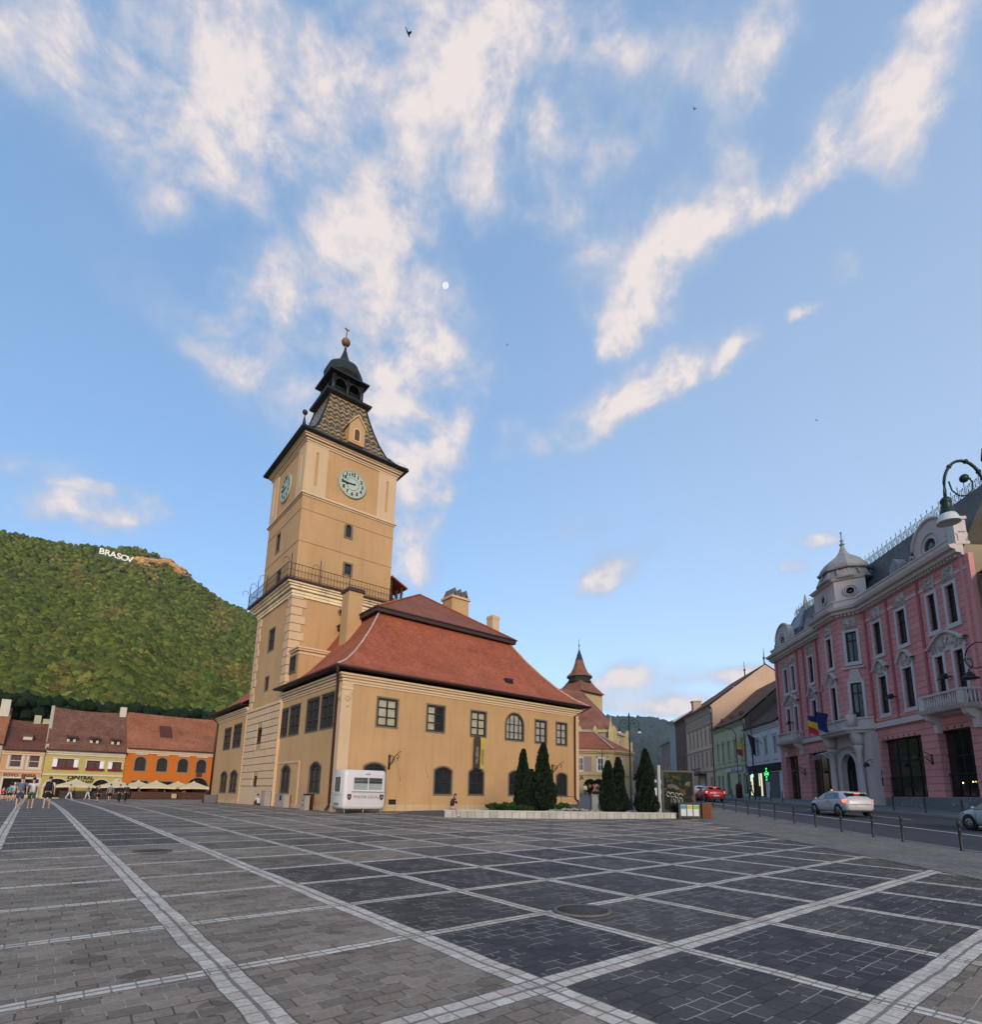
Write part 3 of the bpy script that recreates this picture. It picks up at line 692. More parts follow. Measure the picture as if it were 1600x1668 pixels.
wall(FF,X0,X1,-.3,EZ,upper+lower+hatch,.28).build('front_wall',TAN,TH)
lu=[(-37.7,-35.45,5.88,8.3),(-40.35,-38.05,5.86,8.28),(-44.25,-41.6,5.88,8.18),(-45.85,-44.55,5.88,8.15)]
lu=[(-36.85,-35.35,5.88,8.3),(-39.75,-38.1,5.86,8.28),(-43.15,-41.65,5.88,8.18),(-45.55,-44.05,5.88,8.15)]
lu=[(-37.7,-35.45,5.88,8.3),(-40.4,-38.05,5.86,8.28),(-43.95,-41.75,5.88,8.18),(-45.85,-44.3,5.88,8.14)]
ll=[(-38.9,-36.85,1.56,3.62,.4),(-44.75,-42.75,1.52,3.6,.4)]
wall(FL,-TY0,-Y0,-.3,EZ,lu+ll,.28).build('side_wall',TAN,TH)
lu2=[(-60.0,-57.2,5.78,8.05),(-63.5,-60.9,5.75,7.95)]; ll2=[(-59.6,-56.95,1.45,3.52,.4),(-63.2,-60.6,1.44,3.5,.4)]
wall(FL,-Y1,-TY1,-.3,EZ,lu2+ll2,.28).build('side_wall',TAN,TH)
b=MB(); b.box(X1-.3,X1,Y0+.01,Y1,-.3,EZ); b.box(X0+.3,X1-.3,Y1-.3,Y1,-.3,EZ); b.build('rear_wall',TAN,TH)
for k,o in enumerate(upper):
    if k in (0,2): window(FF,TH,o,DARKWOOD,LATT,bars=(1,2),surround=1,sur_g=.10,sur_m=SLATEGREY,sur_v=.03,fw=.13,bw=.055)
    elif k==1:
        w=window(FF,TH,o,DARKWOOD,LATT,bars=(1,2),sur_g=.10,sur_m=SLATEGREY,fw=.13,bw=.055)
        p=MB(FF); p.poly([(22.1,-.118,6.22),(22.74,-.118,6.22),(22.74,-.118,7.92),(22.1,-.118,7.92)]); p.build('pane',GLASS,w)
        s_=MB(FF)
        for i in range(9): 
            z=6.1+i*.24; s_.tube([(22.1,-.06,z),(22.1+min(.62,(8.0-z)*1.0),-.06,min(z+.62,8.0))],.012,4)
        s_.build('lattice',IRON,w)
    elif k==3: window(FF,TH,o,DARKWOOD,CURT,bars=(3,2),sur_g=.10,sur_m=SLATEGREY,fw=.13,bw=.03)
    else: window(FF,TH,o,DARKWOOD,CURT,bars=(1,2),sur_g=.10,sur_m=SLATEGREY,fw=.13,bw=.05)
for o in lower: window(FF,TH,o,DARKWOOD,GLASS,bars=(1,2),sur_g=.11,sur_m=SLATEGREY,fw=.10,bw=.035)
for o in lu: window(FL,TH,o,DARKWOOD,GLASS,bars=(1,2),sur_g=.09,sur_m=SLATEGREY,fw=.2,bw=.07,v=-.05)
for o in ll+ll2: window(FL,TH,o,DARKWOOD,GLASS,bars=(1,2),sur_g=.10,sur_m=SLATEGREY,fw=.18,bw=.06)
for o in lu2: window(FL,TH,o,DARKWOOD,GLASS,bars=(1,2),sur_g=.09,sur_m=SLATEGREY,fw=.2,bw=.07,v=-.05)
for o in hatch: window(FF,TH,o,DARKWOOD,mat('grating',(.05,.02,.018),var=.3),bars=(3,0),name='cellar_grating',fw=.05,bw=.015)
# cornices (stepped courses under the eaves)
def cornice(T,u0,u1,z,name='cornice',m=None,steps=((.06,.0,.16),(.14,.16,.24),(.09,.24,.36),(.22,.36,.52),(.34,.52,.66)),par=None,e0=0,e1=0):
    b=MB(T)
    for v,a,c in steps: b.box(u0-(v if e0 else 0),u1+(v if e1 else 0),-.02,v,z+a,z+c)
    return b.build(name,m or CREAM,par or TH)
cornice(FF,X0,X1,8.72,e0=1,e1=1); cornice(FL,-TY0,-Y0,8.725); cornice(FL,-Y1,-TY1,8.725)
# corner pilasters with small capitals
b=MB(); b.box(X0-.07,X0+.68,Y0-.09,Y0+.45,.2,8.72); b.build('pilaster',TAN2,TH)
b=MB(); b.box(X1-.45,X1+.06,Y0-.085,Y0+.45,.6,8.72); b.build('pilaster',TAN2,TH)
b=MB()
for x0,x1 in ((X0-.12,X0+.72),(X1-.5,X1+.1)):
    b.box(x0,x1,Y0-.14,Y0-.02,8.3,8.45)
b.tube([(X0+.1,Y0-.12,8.1),(X0+.2,Y0-.14,7.7),(X0+.34,Y0-.14,7.55),(X0+.5,Y0-.14,7.7),(X0+.6,Y0-.12,8.1)],.035,5); b.ball((X0+.34,Y0-.13,7.25),(.09,.05,.14),8); b.tube([(X0+.15,Y0-.12,7.7),(X0+.3,Y0-.13,7.9),(X0+.45,Y0-.12,7.75)],.03,5)
b.tube([(X0-.10,Y0+.1,8.1),(X0-.12,Y0+.2,7.6),(X0-.1,Y0+.34,8.0)],.035,5)
build_each(b,'stucco_capital',CREAM,TH)
b=MB(FF); b.box(X0-.03,X1,-.01,.035,-.2,.85); b.build('plinth',plaster('worn_plinth',(.50,.35,.20),.4),TH)
b=MB(FL); b.box(-Y1,-Y0-.35,-.01,.035,-.2,.75); b.build('plinth',plaster('worn_plinth',(.50,.35,.20),.4),TH)
# bell-cast lower roof
prof=[(0,0),(.9,.55),(1.9,1.45),(3.0,2.7),(4.1,4.15),(5.0,5.55),(5.55,6.45)]   # inset, rise
ZE=9.72
def ringrect(i,z,o=.78): return [(X0-o+i,Y0-o+i,z),(X1+o-i,Y0-o+i,z),(X1+o-i,Y1+o-i,z),(X0-o+i,Y1+o-i,z)]
b=MB()
for (i0,h0),(i1,h1) in zip(prof,prof[1:]):
    a=ringrect(i0,ZE+h0); c=ringrect(i1,ZE+h1)
    for k in range(4): 
        if k==3:   # left side: keep clear of the tower
            for ya,yb in ((None,TY0),(TY1,None)):
                A0,A1=(a[0],c[0]) if ya is None else ((a[3],c[3])); y_=TY0 if ya is None else TY1
                b.poly([A0,A1,(c[0][0],y_,c[0][2]),(a[0][0],y_,a[0][2])])
        else: b.poly([a[k],a[(k+1)%4],c[(k+1)%4],c[k]])
b.build('lower_roof',TILE,TH,recalc=True)
# dark eave board and soffit
b=MB(); o=.80
b.box(X0-o,X1+o,Y0-o,Y0-o+.05,ZE-.13,ZE+.02); b.box(X0-o,X0-o+.05,Y0-o+.05,TY0,ZE-.13,ZE+.02); b.box(X0-o,X0-o+.05,TY1,Y1+o,ZE-.13,ZE+.02)
b.box(X1+o-.05,X1+o,Y0-o+.05,Y1+o,ZE-.13,ZE+.02)
b.box(X0-o+.05,X1+o-.05,Y0-o+.05,Y0+.1,ZE-.10,ZE-.06); b.box(X0-o+.05,X0+.1,Y0+.1,TY0,ZE-.10,ZE-.06); b.box(X0-o+.05,X0+.1,TY1,Y1+o-.1,ZE-.10,ZE-.06); b.box(X1-.1,X1+o-.05,Y0+.1,Y1+o-.1,ZE-.10,ZE-.06)
b.build('eaves',DARKEAVE,TH)
b=MB(); b.tube([(X0-.86,Y0-.86,ZE-.02),(X1+.86,Y0-.86,ZE-.02),(X1+.86,Y1,ZE-.02)],.085,8); b.tube([(X0-.86,Y0-.86,ZE-.02),(X0-.86,TY0-.05,ZE-.02)],.085,8); b.tube([(X0-.86,TY1+.05,ZE-.02),(X0-.86,Y1+.8,ZE-.02)],.085,8); b.build('gutter',PIPE,TH)
# white mortared hips
for sx,ix in ((1,X0),(-1,X1)):
    pts=[(ix-sx*.78+sx*i,Y0-.78+i,ZE+h+.05) for i,h in prof]
    b=MB(); b.tube(pts,.085,6); b.build('hip_ridge',mat('hip_mortar',(.48,.30,.24),var=.8,scale=7,bump=.5),TH)
# upper roof (hip end) with its dark overhanging edge
i=5.25; zu=ZE+6.35
xa,xb,ya,yb=X0-.78+i-.35,X1+.78-i+.35,Y0-.78+i-.35,Y1+.78-i+.35
xm=(xa+xb)/2; ay=ya+5.9; zr=20.45
b=MB(); b.poly([(xa,ya,zu),(xb,ya,zu),(xm,ay,zr)]); b.poly([(xb,ya,zu),(xb,yb,zu),(xm,yb-6,zr),(xm,ay,zr)]); b.poly([(xb,yb,zu),(xa,yb,zu),(xm,yb-6,zr)])
b.poly([(xa,ya,zu),(xm,ay,zr),(xm,TY0,zr),(xa,TY0,zu)]); b.poly([(TX1,TY0,zu+(TX1-xa)/(xm-xa)*(zr-zu)),(xm,TY0,zr),(xm,yb-6,zr),(TX1,yb-6,zu+(TX1-xa)/(xm-xa)*(zr-zu))])
b.poly([(xa,TY1,zu),(xm,TY1,zr),(xm,yb-6,zr),(xa,yb,zu)])
b.build('upper_roof',brickmat('red_clay_tiles_dark',(.27,.085,.05),(.36,.13,.075),(.10,.035,.025),.17,.145,ms=.014,rough=.75,bump=1,dist=.03,stain=.3,sscale=.4),TH)
b=MB(); b.box(xa-.04,xb+.04,ya-.06,ya,zu-.36,zu+.05); b.box(xa-.06,xa,ya,TY0,zu-.36,zu+.05); b.box(xb,xb+.06,ya,yb,zu-.36,zu+.05); b.box(xa,xb,ya,ya+.4,zu-.34,zu-.30); b.box(xa,xa+.4,ya+.4,TY0,zu-.34,zu-.30); b.box(xb-.4,xb,ya+.4,yb,zu-.34,zu-.30)
b.build('eaves',DARKEAVE,TH)
b=MB(); b.tube([(xa-.1,TY0-.1,zu),(xa-.1,ya-.1,zu),(xb+.1,ya-.1,zu),(xb+.1,yb,zu)],.075,6); b.build('gutter',PIPE,TH)
b=MB(); b.tube([(xa,ya,zu+.06),(xm,ay,zr+.06),(xb,ya,zu+.06)],.09,6); b.tube([(xm,ay,zr+.06),(xm,yb-6,zr+.06)],.09,6); b.build('hip_ridge',TILE,TH)
# red rear roof piece seen beside the tower
b=MB(); b.poly([(TX1,50,24.1),(TX1+3.2,50.2,21.2),(TX1+3.2,56,21.2),(TX1,56,24.1)]); b.poly([(TX1,50,24.1),(TX1+3.2,50.2,21.2),(TX1+3.2,50.2,19),(TX1,50,19)]); b.build('rear_roof',TILE,TH)
# chimneys
def chimney(x0,x1,y0,y1,z0,z1,cap=.12,m=TAN,hood=False):
    b=MB(); b.box(x0,x1,y0,y1,z0,z1); c=b.build('chimney',m,TH)
    k=MB(); k.box(x0-cap,x1+cap,y0-cap,y1+cap,z1-.15,z1+.08); 
    if not hood: k.box(x0-.02,x1+.02,y0-.02,y1+.02,z1+.08,z1+.2)
    k.build('chimney_cap',TAN2 if hood else DARKEAVE if m is not TAN2 else TAN2,c)
    if hood:
        h=MB()
        for q in range(3):
            a=x0+(x1-x0)*q/3; e_=x0+(x1-x0)*(q+1)/3
            h.poly([(a,y0,z1+.08),(e_,y0,z1+.08),((a+e_)/2,y0,z1+.95)]); h.poly([(a,y1,z1+.08),(e_,y1,z1+.08),((a+e_)/2,y1,z1+.95)])
            h.poly([(a,y0,z1+.08),(a,y1,z1+.08),((a+e_)/2,y1,z1+.95),((a+e_)/2,y0,z1+.95)]); h.poly([(e_,y0,z1+.08),(e_,y1,z1+.08),((a+e_)/2,y1,z1+.95),((a+e_)/2,y0,z1+.95)])
            for s_ in (0,1):
                yy=y0 if s_==0 else y1
        h.build('chimney_hood',mat('weathered_tin',(.16,.14,.10),rough=.5,var=.4,scale=4),c)
        d=MB()
        for q in range(3):
            a=x0+(x1-x0)*q/3; w_=(x1-x0)/3; d.poly([(a+w_*.25,y0-.012,z1+.1),(a+w_*.75,y0-.012,z1+.1),(a+w_*.5,y0-.012,z1+.62)])
        d.build('chimney_vent',IRON,c)
chimney(28.95,30.95,42.9,44.6,16.5,20.75,.14,TAN,True)
chimney(31.75,32.6,40.0,40.9,16.5,18.5,.04,TAN2)
chimney(17.75,19.0,41.4,42.7,13.2,18.1,.12,TAN)
# roof hatch
b=MB(); b.box(29.6,30.35,Y0+.9,Y0+1.9,11.3,11.42); h=b.build('roof_hatch',DARKEAVE,TH); b=MB(); b.poly([(29.62,Y0+.88,11.0),(30.33,Y0+.88,11.0),(30.33,Y0+.88,11.3),(29.62,Y0+.88,11.3)]); b.box(29.6,30.35,Y0+.89,Y0+1.5,10.85,11.3); b.build('hatch_opening',IRON,h)
# downpipes
b=MB(); b.tube([(X0-.78,Y0-.78,ZE-.1),(X0-.55,Y0-.3,ZE-.45),(X0-.13,Y0+.55,ZE-1.0),(X0-.13,Y0+.55,1.0),(X0-.14,Y0+.55,.75),(X0-.35,Y0+.5,.5)],.095,8); b.build('downpipe',PIPE,TH)
b=MB(); b.tube([(X1+.8,Y0-.8,ZE-.1),(X1+.2,Y0-.35,ZE-.55),(X1-.52,Y0-.15,ZE-.95),(X1-.52,Y0-.15,1.5),(X1-.45,Y0-.15,1.35),(X1-.2,Y0-.2,1.2),(X1-.2,Y0-.2,.8)],.075,8); b.build('downpipe',PIPE,TH)
b=MB(); b.tube([(X0-.8,Y1+.2,ZE-.1),(X0-.13,Y1-.5,ZE-.9),(X0-.13,Y1-.5,.6),(X0-.5,Y1-.5,.4)],.1,8); b.build('downpipe',PIPE,TH)
# ------------- tower -------------
TFz=18.6
FT=Matrix.Translation((0,TY0,0))@FR((0,0),0); FTL=FL
wall(FT,X0,TX1,8,TFz,[],.2).build('tower_wall',TAN,TH)
tl=[(-51.5,-49.85,14.05,16.05),(-51.3,-50.3,10.45,11.6)]
wall(FTL,-TY1,-TY0,8.9,TFz,tl,.3).build('tower_wall',TAN,TH)
b=MB(); b.box(TX1-.2,TX1,TY0+.01,TY1,8,TFz); b.box(X0,TX1-.2,TY1-.2,TY1,8,TFz); b.build('tower_wall',TAN,TH)
for o in tl: window(FTL,TH,o,DARKWOOD,GLASS,bars=(1,1),sur_g=.12,sur_m=SLATEGREY,fw=.15)
# rusticated base
rust=[(-51.75,-50.4,5.65,7.1),(-51.45,-50.35,1.95,2.9)]
def blocks(T,u0,u1,z0,z1,rows,cols,ops,d=.1,g=.05,m=None):
    b=MB(T); h=(z1-z0)/rows
    for r in range(rows):
        off=(r%2)*.5; w=(u1-u0)/cols
        es=[u0]+[u0+(k+off)*w for k in range(0,cols+1) if u0+.1<u0+(k+off)*w<u1-.1]+[u1]
        for a,c in zip(es,es[1:]):
            za,zb=z0+r*h+g,z0+(r+1)*h-g*.2
            if any(a+g<o[1]+.02 and c-g>o[0]-.02 and za<o[3]+.02 and zb>o[2]-.02 for o in ops):
                for (aa,cc) in ((a,min(c,min(o[0] for o in ops)-.0)),(max(a,max(o[1] for o in ops)),c)):
                    if cc-aa>.15: b.box(aa+g*.5,cc-g*.5,.0,d,za,zb)
                continue
            b.box(a+g*.35,c-g*.35,0,d,za,zb)
    return b.build('rusticated_block',m,TH)
wall(Matrix.Translation((0,0,0))@FL,-TY1,-TY0,-.3,8.9,rust,.3,v=.1).build('tower_base_wall',plaster('rust_joint',(.42,.29,.18),.1),TH)
blocks(Matrix.Translation((-.1,0,0))@FL,-TY1+.02,-TY0-.02,2.0,8.72,11,14,rust,.07,.07,TAN2)
for o in rust: window(Matrix.Translation((-.1,0,0))@FL,TH,o,DARKWOOD,mat('black_opening',(.01,.01,.01)),bars=(0,0),fw=.2)
b=MB(Matrix.Translation((-.1,0,0))@FL); b.box(-TY1,-TY0,0,.16,8.72,8.95); b.build('band',CREAM,TH); b=MB(Matrix.Translation((-.1,0,0))@FL); b.box(-TY1,-TY0,0,.06,-.2,1.95); b.build('base_course',TAN2,TH)
# quoins
def quoins(z0,z1,n):
    h=(z1-z0)/n
    for c in range(3):
        b=MB()
        for k in range(n):
            L1,L2=(1.15,.85) if k%2 else (.85,1.15)
            za,zb=z0+k*h+.03,z0+(k+1)*h-.03
            if c==0: b.box(X0-.09,X0+L1,TY0-.09,TY0+L2,za,zb)
            if c==1: b.box(X0-.09,X0+.3,TY1-L1,TY1+.09,za,zb)
            if c==2: b.box(TX1-L2*.8,TX1+.09,TY0-.09,TY0+.3,za,zb)
        b.build('quoins',TAN2,TH)
quoins(9.0,TFz-.1,13)
# gallery cornice and slab
b=MB()
for o,z0_,z1_ in ((.14,TFz-.65,TFz-.4),(.22,TFz-.4,TFz-.22),(.16,TFz-.22,TFz-.1),(.42,TFz-.1,TFz+.12),(.58,TFz+.12,TFz+.3),(.75,TFz+.3,TFz+.48)):
    b.box(X0-o,TX1+o,TY0-o,TY1+o,z0_,z1_)
b.build('gallery_cornice',plaster('worn_cream_trim',(.74,.60,.40),.5),TH)
b=MB(); b.box(X0-.98,TX1+.9,TY0-.98,TY1+.98,TFz+.48,TFz+.62); b.build('gallery_slab',DARKEAVE,TH)
GZ=TFz+.62; b=MB()
def railing(b,p,q,h=1.25,step=.28):
    p=Vector(p);q=Vector(q);d=q-p;n=max(2,int(d.length/step))
    for z in (.12,h*.55,h): b.tube([p+Vector((0,0,z)),q+Vector((0,0,z))],.022 if z<h else .03,4)
    for k in range(n+1): a=p+d*k/n; b.tube([a,a+Vector((0,0,h))],.016,4)
c0,c1,c2,c3=(X0-.9,TY0-.9,GZ),(TX1+.82,TY0-.9,GZ),(TX1+.82,TY1+.9,GZ),(X0-.9,TY1+.9,GZ)
railing(b,c0,c1); railing(b,c1,c2); railing(b,c2,c3); railing(b,c3,c0)
for k in range(1,4):   # brackets with scrolls above the rail
    for (p,q) in ((c0,c1),(c3,c0)):
        a=Vector(p).lerp(Vector(q),k/4 if k<3 else .02); b.tube([a,a+Vector((0,0,2.1 if k!=2 else 1.7))],.035,5)
        pts=[a+Vector((.0+.35*math.cos(t)*(.5+t/8)-.35,0,1.35+.3*math.sin(t))) for t in [j*.5 for j in range(9)]]
        b.tube(pts,.02,4)
b.build('railing',IRON,TH)
# upper shaft
ux0,ux1,uy0,uy1=X0+.02,TX1-.1,TY0+.02,TY1-.1
FU=Matrix.Translation((0,uy0,0))@FR((0,0),0); FUL=Matrix.Translation((ux0,0,0))@FR((0,0),R(-90))
s_ops=[(18.92,19.45,24.75,25.95,.3),(19.05,19.7,21.15,22.15)]
wall(FU,ux0,ux1,GZ,33.2,s_ops,.3).build('tower_wall',TAN,TH)
sl=[(-52.2,-51.2,23.9,25.7),(-51.0,-50.0,20.2,21.6)]
wall(FUL,-uy1,-uy0,GZ,33.2,sl,.3).build('tower_wall',TAN,TH)
b=MB(); b.box(ux1-.2,ux1,uy0+.01,uy1,GZ,33.2); b.box(ux0+.2,ux1-.2,uy1-.2,uy1,GZ,33.2); b.build('tower_wall',TAN,TH)
for o in s_ops: window(FU,TH,o,DARKWOOD,GLASS,bars=(0,0),sur_g=.16,sur_m=SLATEGREY,sur_v=.05,fw=.05)
for o in sl: window(FUL,TH,o,DARKWOOD,GLASS,bars=(0,0),sur_g=.14,sur_m=SLATEGREY,fw=.1)
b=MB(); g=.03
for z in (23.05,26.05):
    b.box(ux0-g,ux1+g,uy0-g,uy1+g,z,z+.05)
b.build('string_course',plaster('dark_tan_render',(.34,.20,.11),.1),TH)  # narrow courses in a darker tan than the shaft
b=MB()
for o,za,zb in ((.08,27.35,27.5),(.2,27.5,27.62),(.1,27.62,27.75)): b.box(ux0-o,ux1+o,uy0-o,uy1+o,za,zb)
b.build('string_course',CREAM,TH)
# clock storey: pale corner panels with a narrow blind lancet
def panel(T,u0,u1,z0,z1):
    b=MB(T); c=(u0+u1)/2
    o=(c-.13,c+.13,z0+.8,z1-.75,.13)
    w_=wall(T,u0,u1,z0,z1,[o],.07,v=.07); 
    w_.poly([(u0,0,z0),(u0,.07,z0),(u0,.07,z1),(u0,0,z1)]); w_.poly([(u1,0,z0),(u1,.07,z0),(u1,.07,z1),(u1,0,z1)])
    w_.build('corner_panel',TAN2,TH)
panel(FU,ux0,ux0+1.95,27.75,32.6); panel(FU,ux1-1.95,ux1,27.75,32.6)
panel(FUL,-uy0-1.9,-uy0,27.75,32.6); panel(FUL,-uy1,-uy1+1.9,27.75,32.6)
b=MB()
for o,za,zb in ((.1,32.55,32.72),(.2,32.72,32.84),(.12,32.84,32.95),(.34,32.95,33.12),(.46,33.12,33.3)): b.box(ux0-o,ux1+o,uy0-o,uy1+o,za,zb)
b.build('cornice',CREAM,TH)
# clocks
CLKM=mat('verdigris_clock_face',(.40,.46,.38),rough=.6,var=.12,scale=5); BLACK=mat('black_paint',(.012,.012,.012),rough=.5,var=.1)
def clock(T,u,z,r):
    b=MB(T); b.lathe([(r,0),(r,.12),(r*.95,.14),(.01,.14)],(u,0,z),32,axis='y',smooth=False); c=b.build('clock',CLKM,TH)
    b=MB(T); b.lathe([(r,0),(r*1.06,0),(r*1.06,.16),(r*.985,.17),(r*.985,.1)],(u,0,z),32,axis='y',ann=True); b.build('clock_rim',mat('clock_rim_stone',(.36,.40,.33),var=.2),c)
    b=MB(T)
    for rr in (r*.45,r*.98*.95):
        pass
    for k in range(60):
        a=k*math.pi/30
        if k%5: b.box(u+math.sin(a)*r*.93-.012,u+math.sin(a)*r*.93+.012,.15,.155,z+math.cos(a)*r*.93-.012,z+math.cos(a)*r*.93+.012)
    b.lathe([(r*.46,.142),(r*.49,.145),(r*.49,.15),(r*.46,.15)],(u,0,z),32,axis='y',ann=True)
    b.build('minute_marks',mat('dark_green_paint',(.05,.08,.06)),c)
    for k in range(1,13):
        a=k*math.pi/6
        textmesh('numeral',str(k),.46,BLACK,c,TXT(T,u+math.sin(a)*r*.75,z+math.cos(a)*r*.75-.16,.155),depth=.01,bold=.02)
    def hand(a,l,w,nm):
        b=MB(T); d=(math.sin(a),math.cos(a)); n=(d[1],-d[0])
        P=lambda t,s_,v:(u+d[0]*t+n[0]*s_,v,z+d[1]*t+n[1]*s_)
        sh=[(-.28,-w*.8),(-.28,w*.8),(0,w*.6),(l*.6,w*.5),(l*.68,w*1.5),(l*.85,w*1.1),(l,0),(l*.85,-w*1.1),(l*.68,-w*1.5),(l*.6,-w*.5),(0,-w*.6)]
        b.poly([P(t,s_,.2) for t,s_ in sh]); b.poly([P(t,s_,.17) for t,s_ in sh]); b.build(nm,BLACK,c)
    hand(R(262),r*.56,.085,'hour_hand'); hand(R(268),r*.86,.07,'minute_hand')
clock(FU,19.18,30.05,1.3); clock(FUL,-50.7,30.05,1.3)
# flared tower roof
def z_tile_mat():
    m=bpy.data.materials.new('zigzag_glazed_tiles'); m.use_nodes=True; t=m.node_tree; b=t.nodes['Principled BSDF']; b.inputs['Roughness'].default_value=.45
    uv=t.nodes.new('ShaderNodeUVMap'); s_=t.nodes.new('ShaderNodeSeparateXYZ'); t.links.new(uv.outputs[0],s_.inputs[0])
    def M(op,*a):
        n=t.nodes.new('ShaderNodeMath'); n.operation=op
        for i,v in enumerate(a):
            if isinstance(v,(int,float)): n.inputs[i].default_value=v
            else: t.links.new(v,n.inputs[i])
        return n.outputs[0]
    q=.105
    us=M('FLOOR',M('DIVIDE',s_.outputs[0],q)); vs=M('FLOOR',M('DIVIDE',s_.outputs[1],q))
    tri=M('ABSOLUTE',M('SUBTRACT',M('MODULO',M('ADD',us,600),6),3))
    k=M('MODULO',M('ADD',M('ADD',vs,tri),600),6)
    f=M('LESS_THAN',k,2.2)
    wn=t.nodes.new('ShaderNodeTexWhiteNoise'); wn.noise_dimensions='2D'; c=t.nodes.new('ShaderNodeCombineXYZ'); t.links.new(us,c.inputs[0]); t.links.new(vs,c.inputs[1]); t.links.new(c.outputs[0],wn.inputs['Vector'])
    mx=t.nodes.new('ShaderNodeMix'); mx.data_type='RGBA'; t.links.new(f,mx.inputs[0]); mx.inputs[6].default_value=(.035,.032,.028,1); mx.inputs[7].default_value=(.33,.205,.07,1)
    v=t.nodes.new('ShaderNodeVectorMath'); v.operation='SCALE'; t.links.new(mx.outputs[2],v.inputs[0]); t.links.new(M('ADD',.6,M('MULTIPLY',wn.outputs['Value'],.6)),v.inputs['Scale'])
    t.links.new(v.outputs[0],b.inputs['Base Color']); return m
ZT=z_tile_mat(); cx_,cy_=(ux0+ux1)/2,(uy0+uy1)/2; hw,hd=(ux1-ux0)/2,(uy1-uy0)/2
tp=[(1.0,33.52,.78),(.90,34.0,.45),(.80,34.9,.05),(.68,36.3,0),(.58,37.7,0),(.49,39.2,0),(.42,40.6,0)]
b=MB(); rg=[]
for k,z,o in tp:
    a,c=hw*k+o,hd*k+o; rg.append([(cx_-a,cy_-c,z),(cx_+a,cy_-c,z),(cx_+a,cy_+c,z),(cx_-a,cy_+c,z)])
for a,c in zip(rg,rg[1:]):
    for k in range(4): b.poly([a[k],a[(k+1)%4],c[(k+1)%4],c[k]])
b.build('tower_roof',ZT,TH)
COPPER=mat('dark_green_copper',(.017,.024,.020),rough=.55,var=.6,scale=2,big=.3); DARKTIN=mat('black_tin',(.02,.02,.02),rough=.4,var=.3,scale=3)
o=.80; b=MB(); b.box(cx_-hw-o,cx_+hw+o,cy_-hd-o,cy_+hd+o,33.3,33.36)
for k in range(4):
    s1=[(-1,-1),(1,-1),(1,1),(-1,1)][k]; s2=[(-1,-1),(1,-1),(1,1),(-1,1)][(k+1)%4]
    b.tube([(cx_+s1[0]*(hw+o),cy_+s1[1]*(hd+o),33.42),(cx_+s2[0]*(hw+o),cy_+s2[1]*(hd+o),33.42)],.12,8)
b.build('tower_eaves',DARKTIN,TH)
for k in range(4):
    s1=[(-1,-1),(1,-1),(1,1),(-1,1)][k]; b=MB(); b.tube([(cx_+s1[0]*(hw*k2+o2+.02),cy_+s1[1]*(hd*k2+o2+.02),z+.03) for k2,z,o2 in tp],.09,6); b.build('hip_ridge',COPPER,TH)
b=MB(); pp=(cx_-hw-o+.1,cy_-hd-o+.1); b.lathe([(.16,33.45),(.12,33.9),(.05,34.3),(.05,34.5),(.2,34.62),(.24,34.78),(.16,34.95),(.01,35.02)],(pp[0],pp[1],0),10); b.build('corner_finial',DARKTIN,TH)
b=MB()
for k in range(4):
    s1=[(-1,-1),(1,-1),(1,1),(-1,1)][k]; s2=[(-1,-1),(1,-1),(1,1),(-1,1)][(k+1)%4]
    p=Vector((cx_+s1[0]*(hw+.62),cy_+s1[1]*(hd+.62),33.6)); q=Vector((cx_+s2[0]*(hw+.62),cy_+s2[1]*(hd+.62),33.6))
    for j in range(1,12):
        a=p.lerp(q,j/12); b.tube([a,a+Vector((0,0,.35))],.02,4)
    b.tube([p+Vector((0,0,.33)),q+Vector((0,0,.33))],.015,4)
b.build('snow_guard',IRON,TH)
# dormer on the tower roof
b=MB(); dx0,dx1,dy=18.65,20.25,uy0+.35; b.prism([(dx0,34.6),(dx1,34.6),(dx1,36.5),((dx0+dx1)/2,37.6),(dx0,36.5)],'y',dy,dy+2.2); dm=b.build('dormer',TAN,TH)
T_=Matrix.Translation((0,dy,0))@FR((0,0),0); ww=MB(T_); ring(ww,outline(19.2,19.7,35.0,36.2,.25,0),outline(19.2,19.7,35.0,36.2,.25,.13),0,.05); ww.build('window_frame',TAN2,dm)
ww=MB(T_); ww.poly([(q[0],.02,q[1]) for q in outline(19.2,19.7,35.0,36.2,.25)]); ww.build('window_pane',mat('dim_orange_pane',(.10,.05,.025),var=.4),dm)
ww=MB(T_); ww.prism([(dx0-.15,36.42),(dx0-.15,36.55),(19.45,37.85),(dx1+.15,36.55),(dx1+.15,36.42),(19.45,37.66)],'y',.12,-2.0); ww.build('dormer_roof',TAN2,dm); ww=MB(T_); ww.tube([(19.45,0,37.8),(19.45,0,38.35)],.03,5); ww.ball((19.45,0,38.45),.08,8); ww.build('finial',DARKTIN,dm)
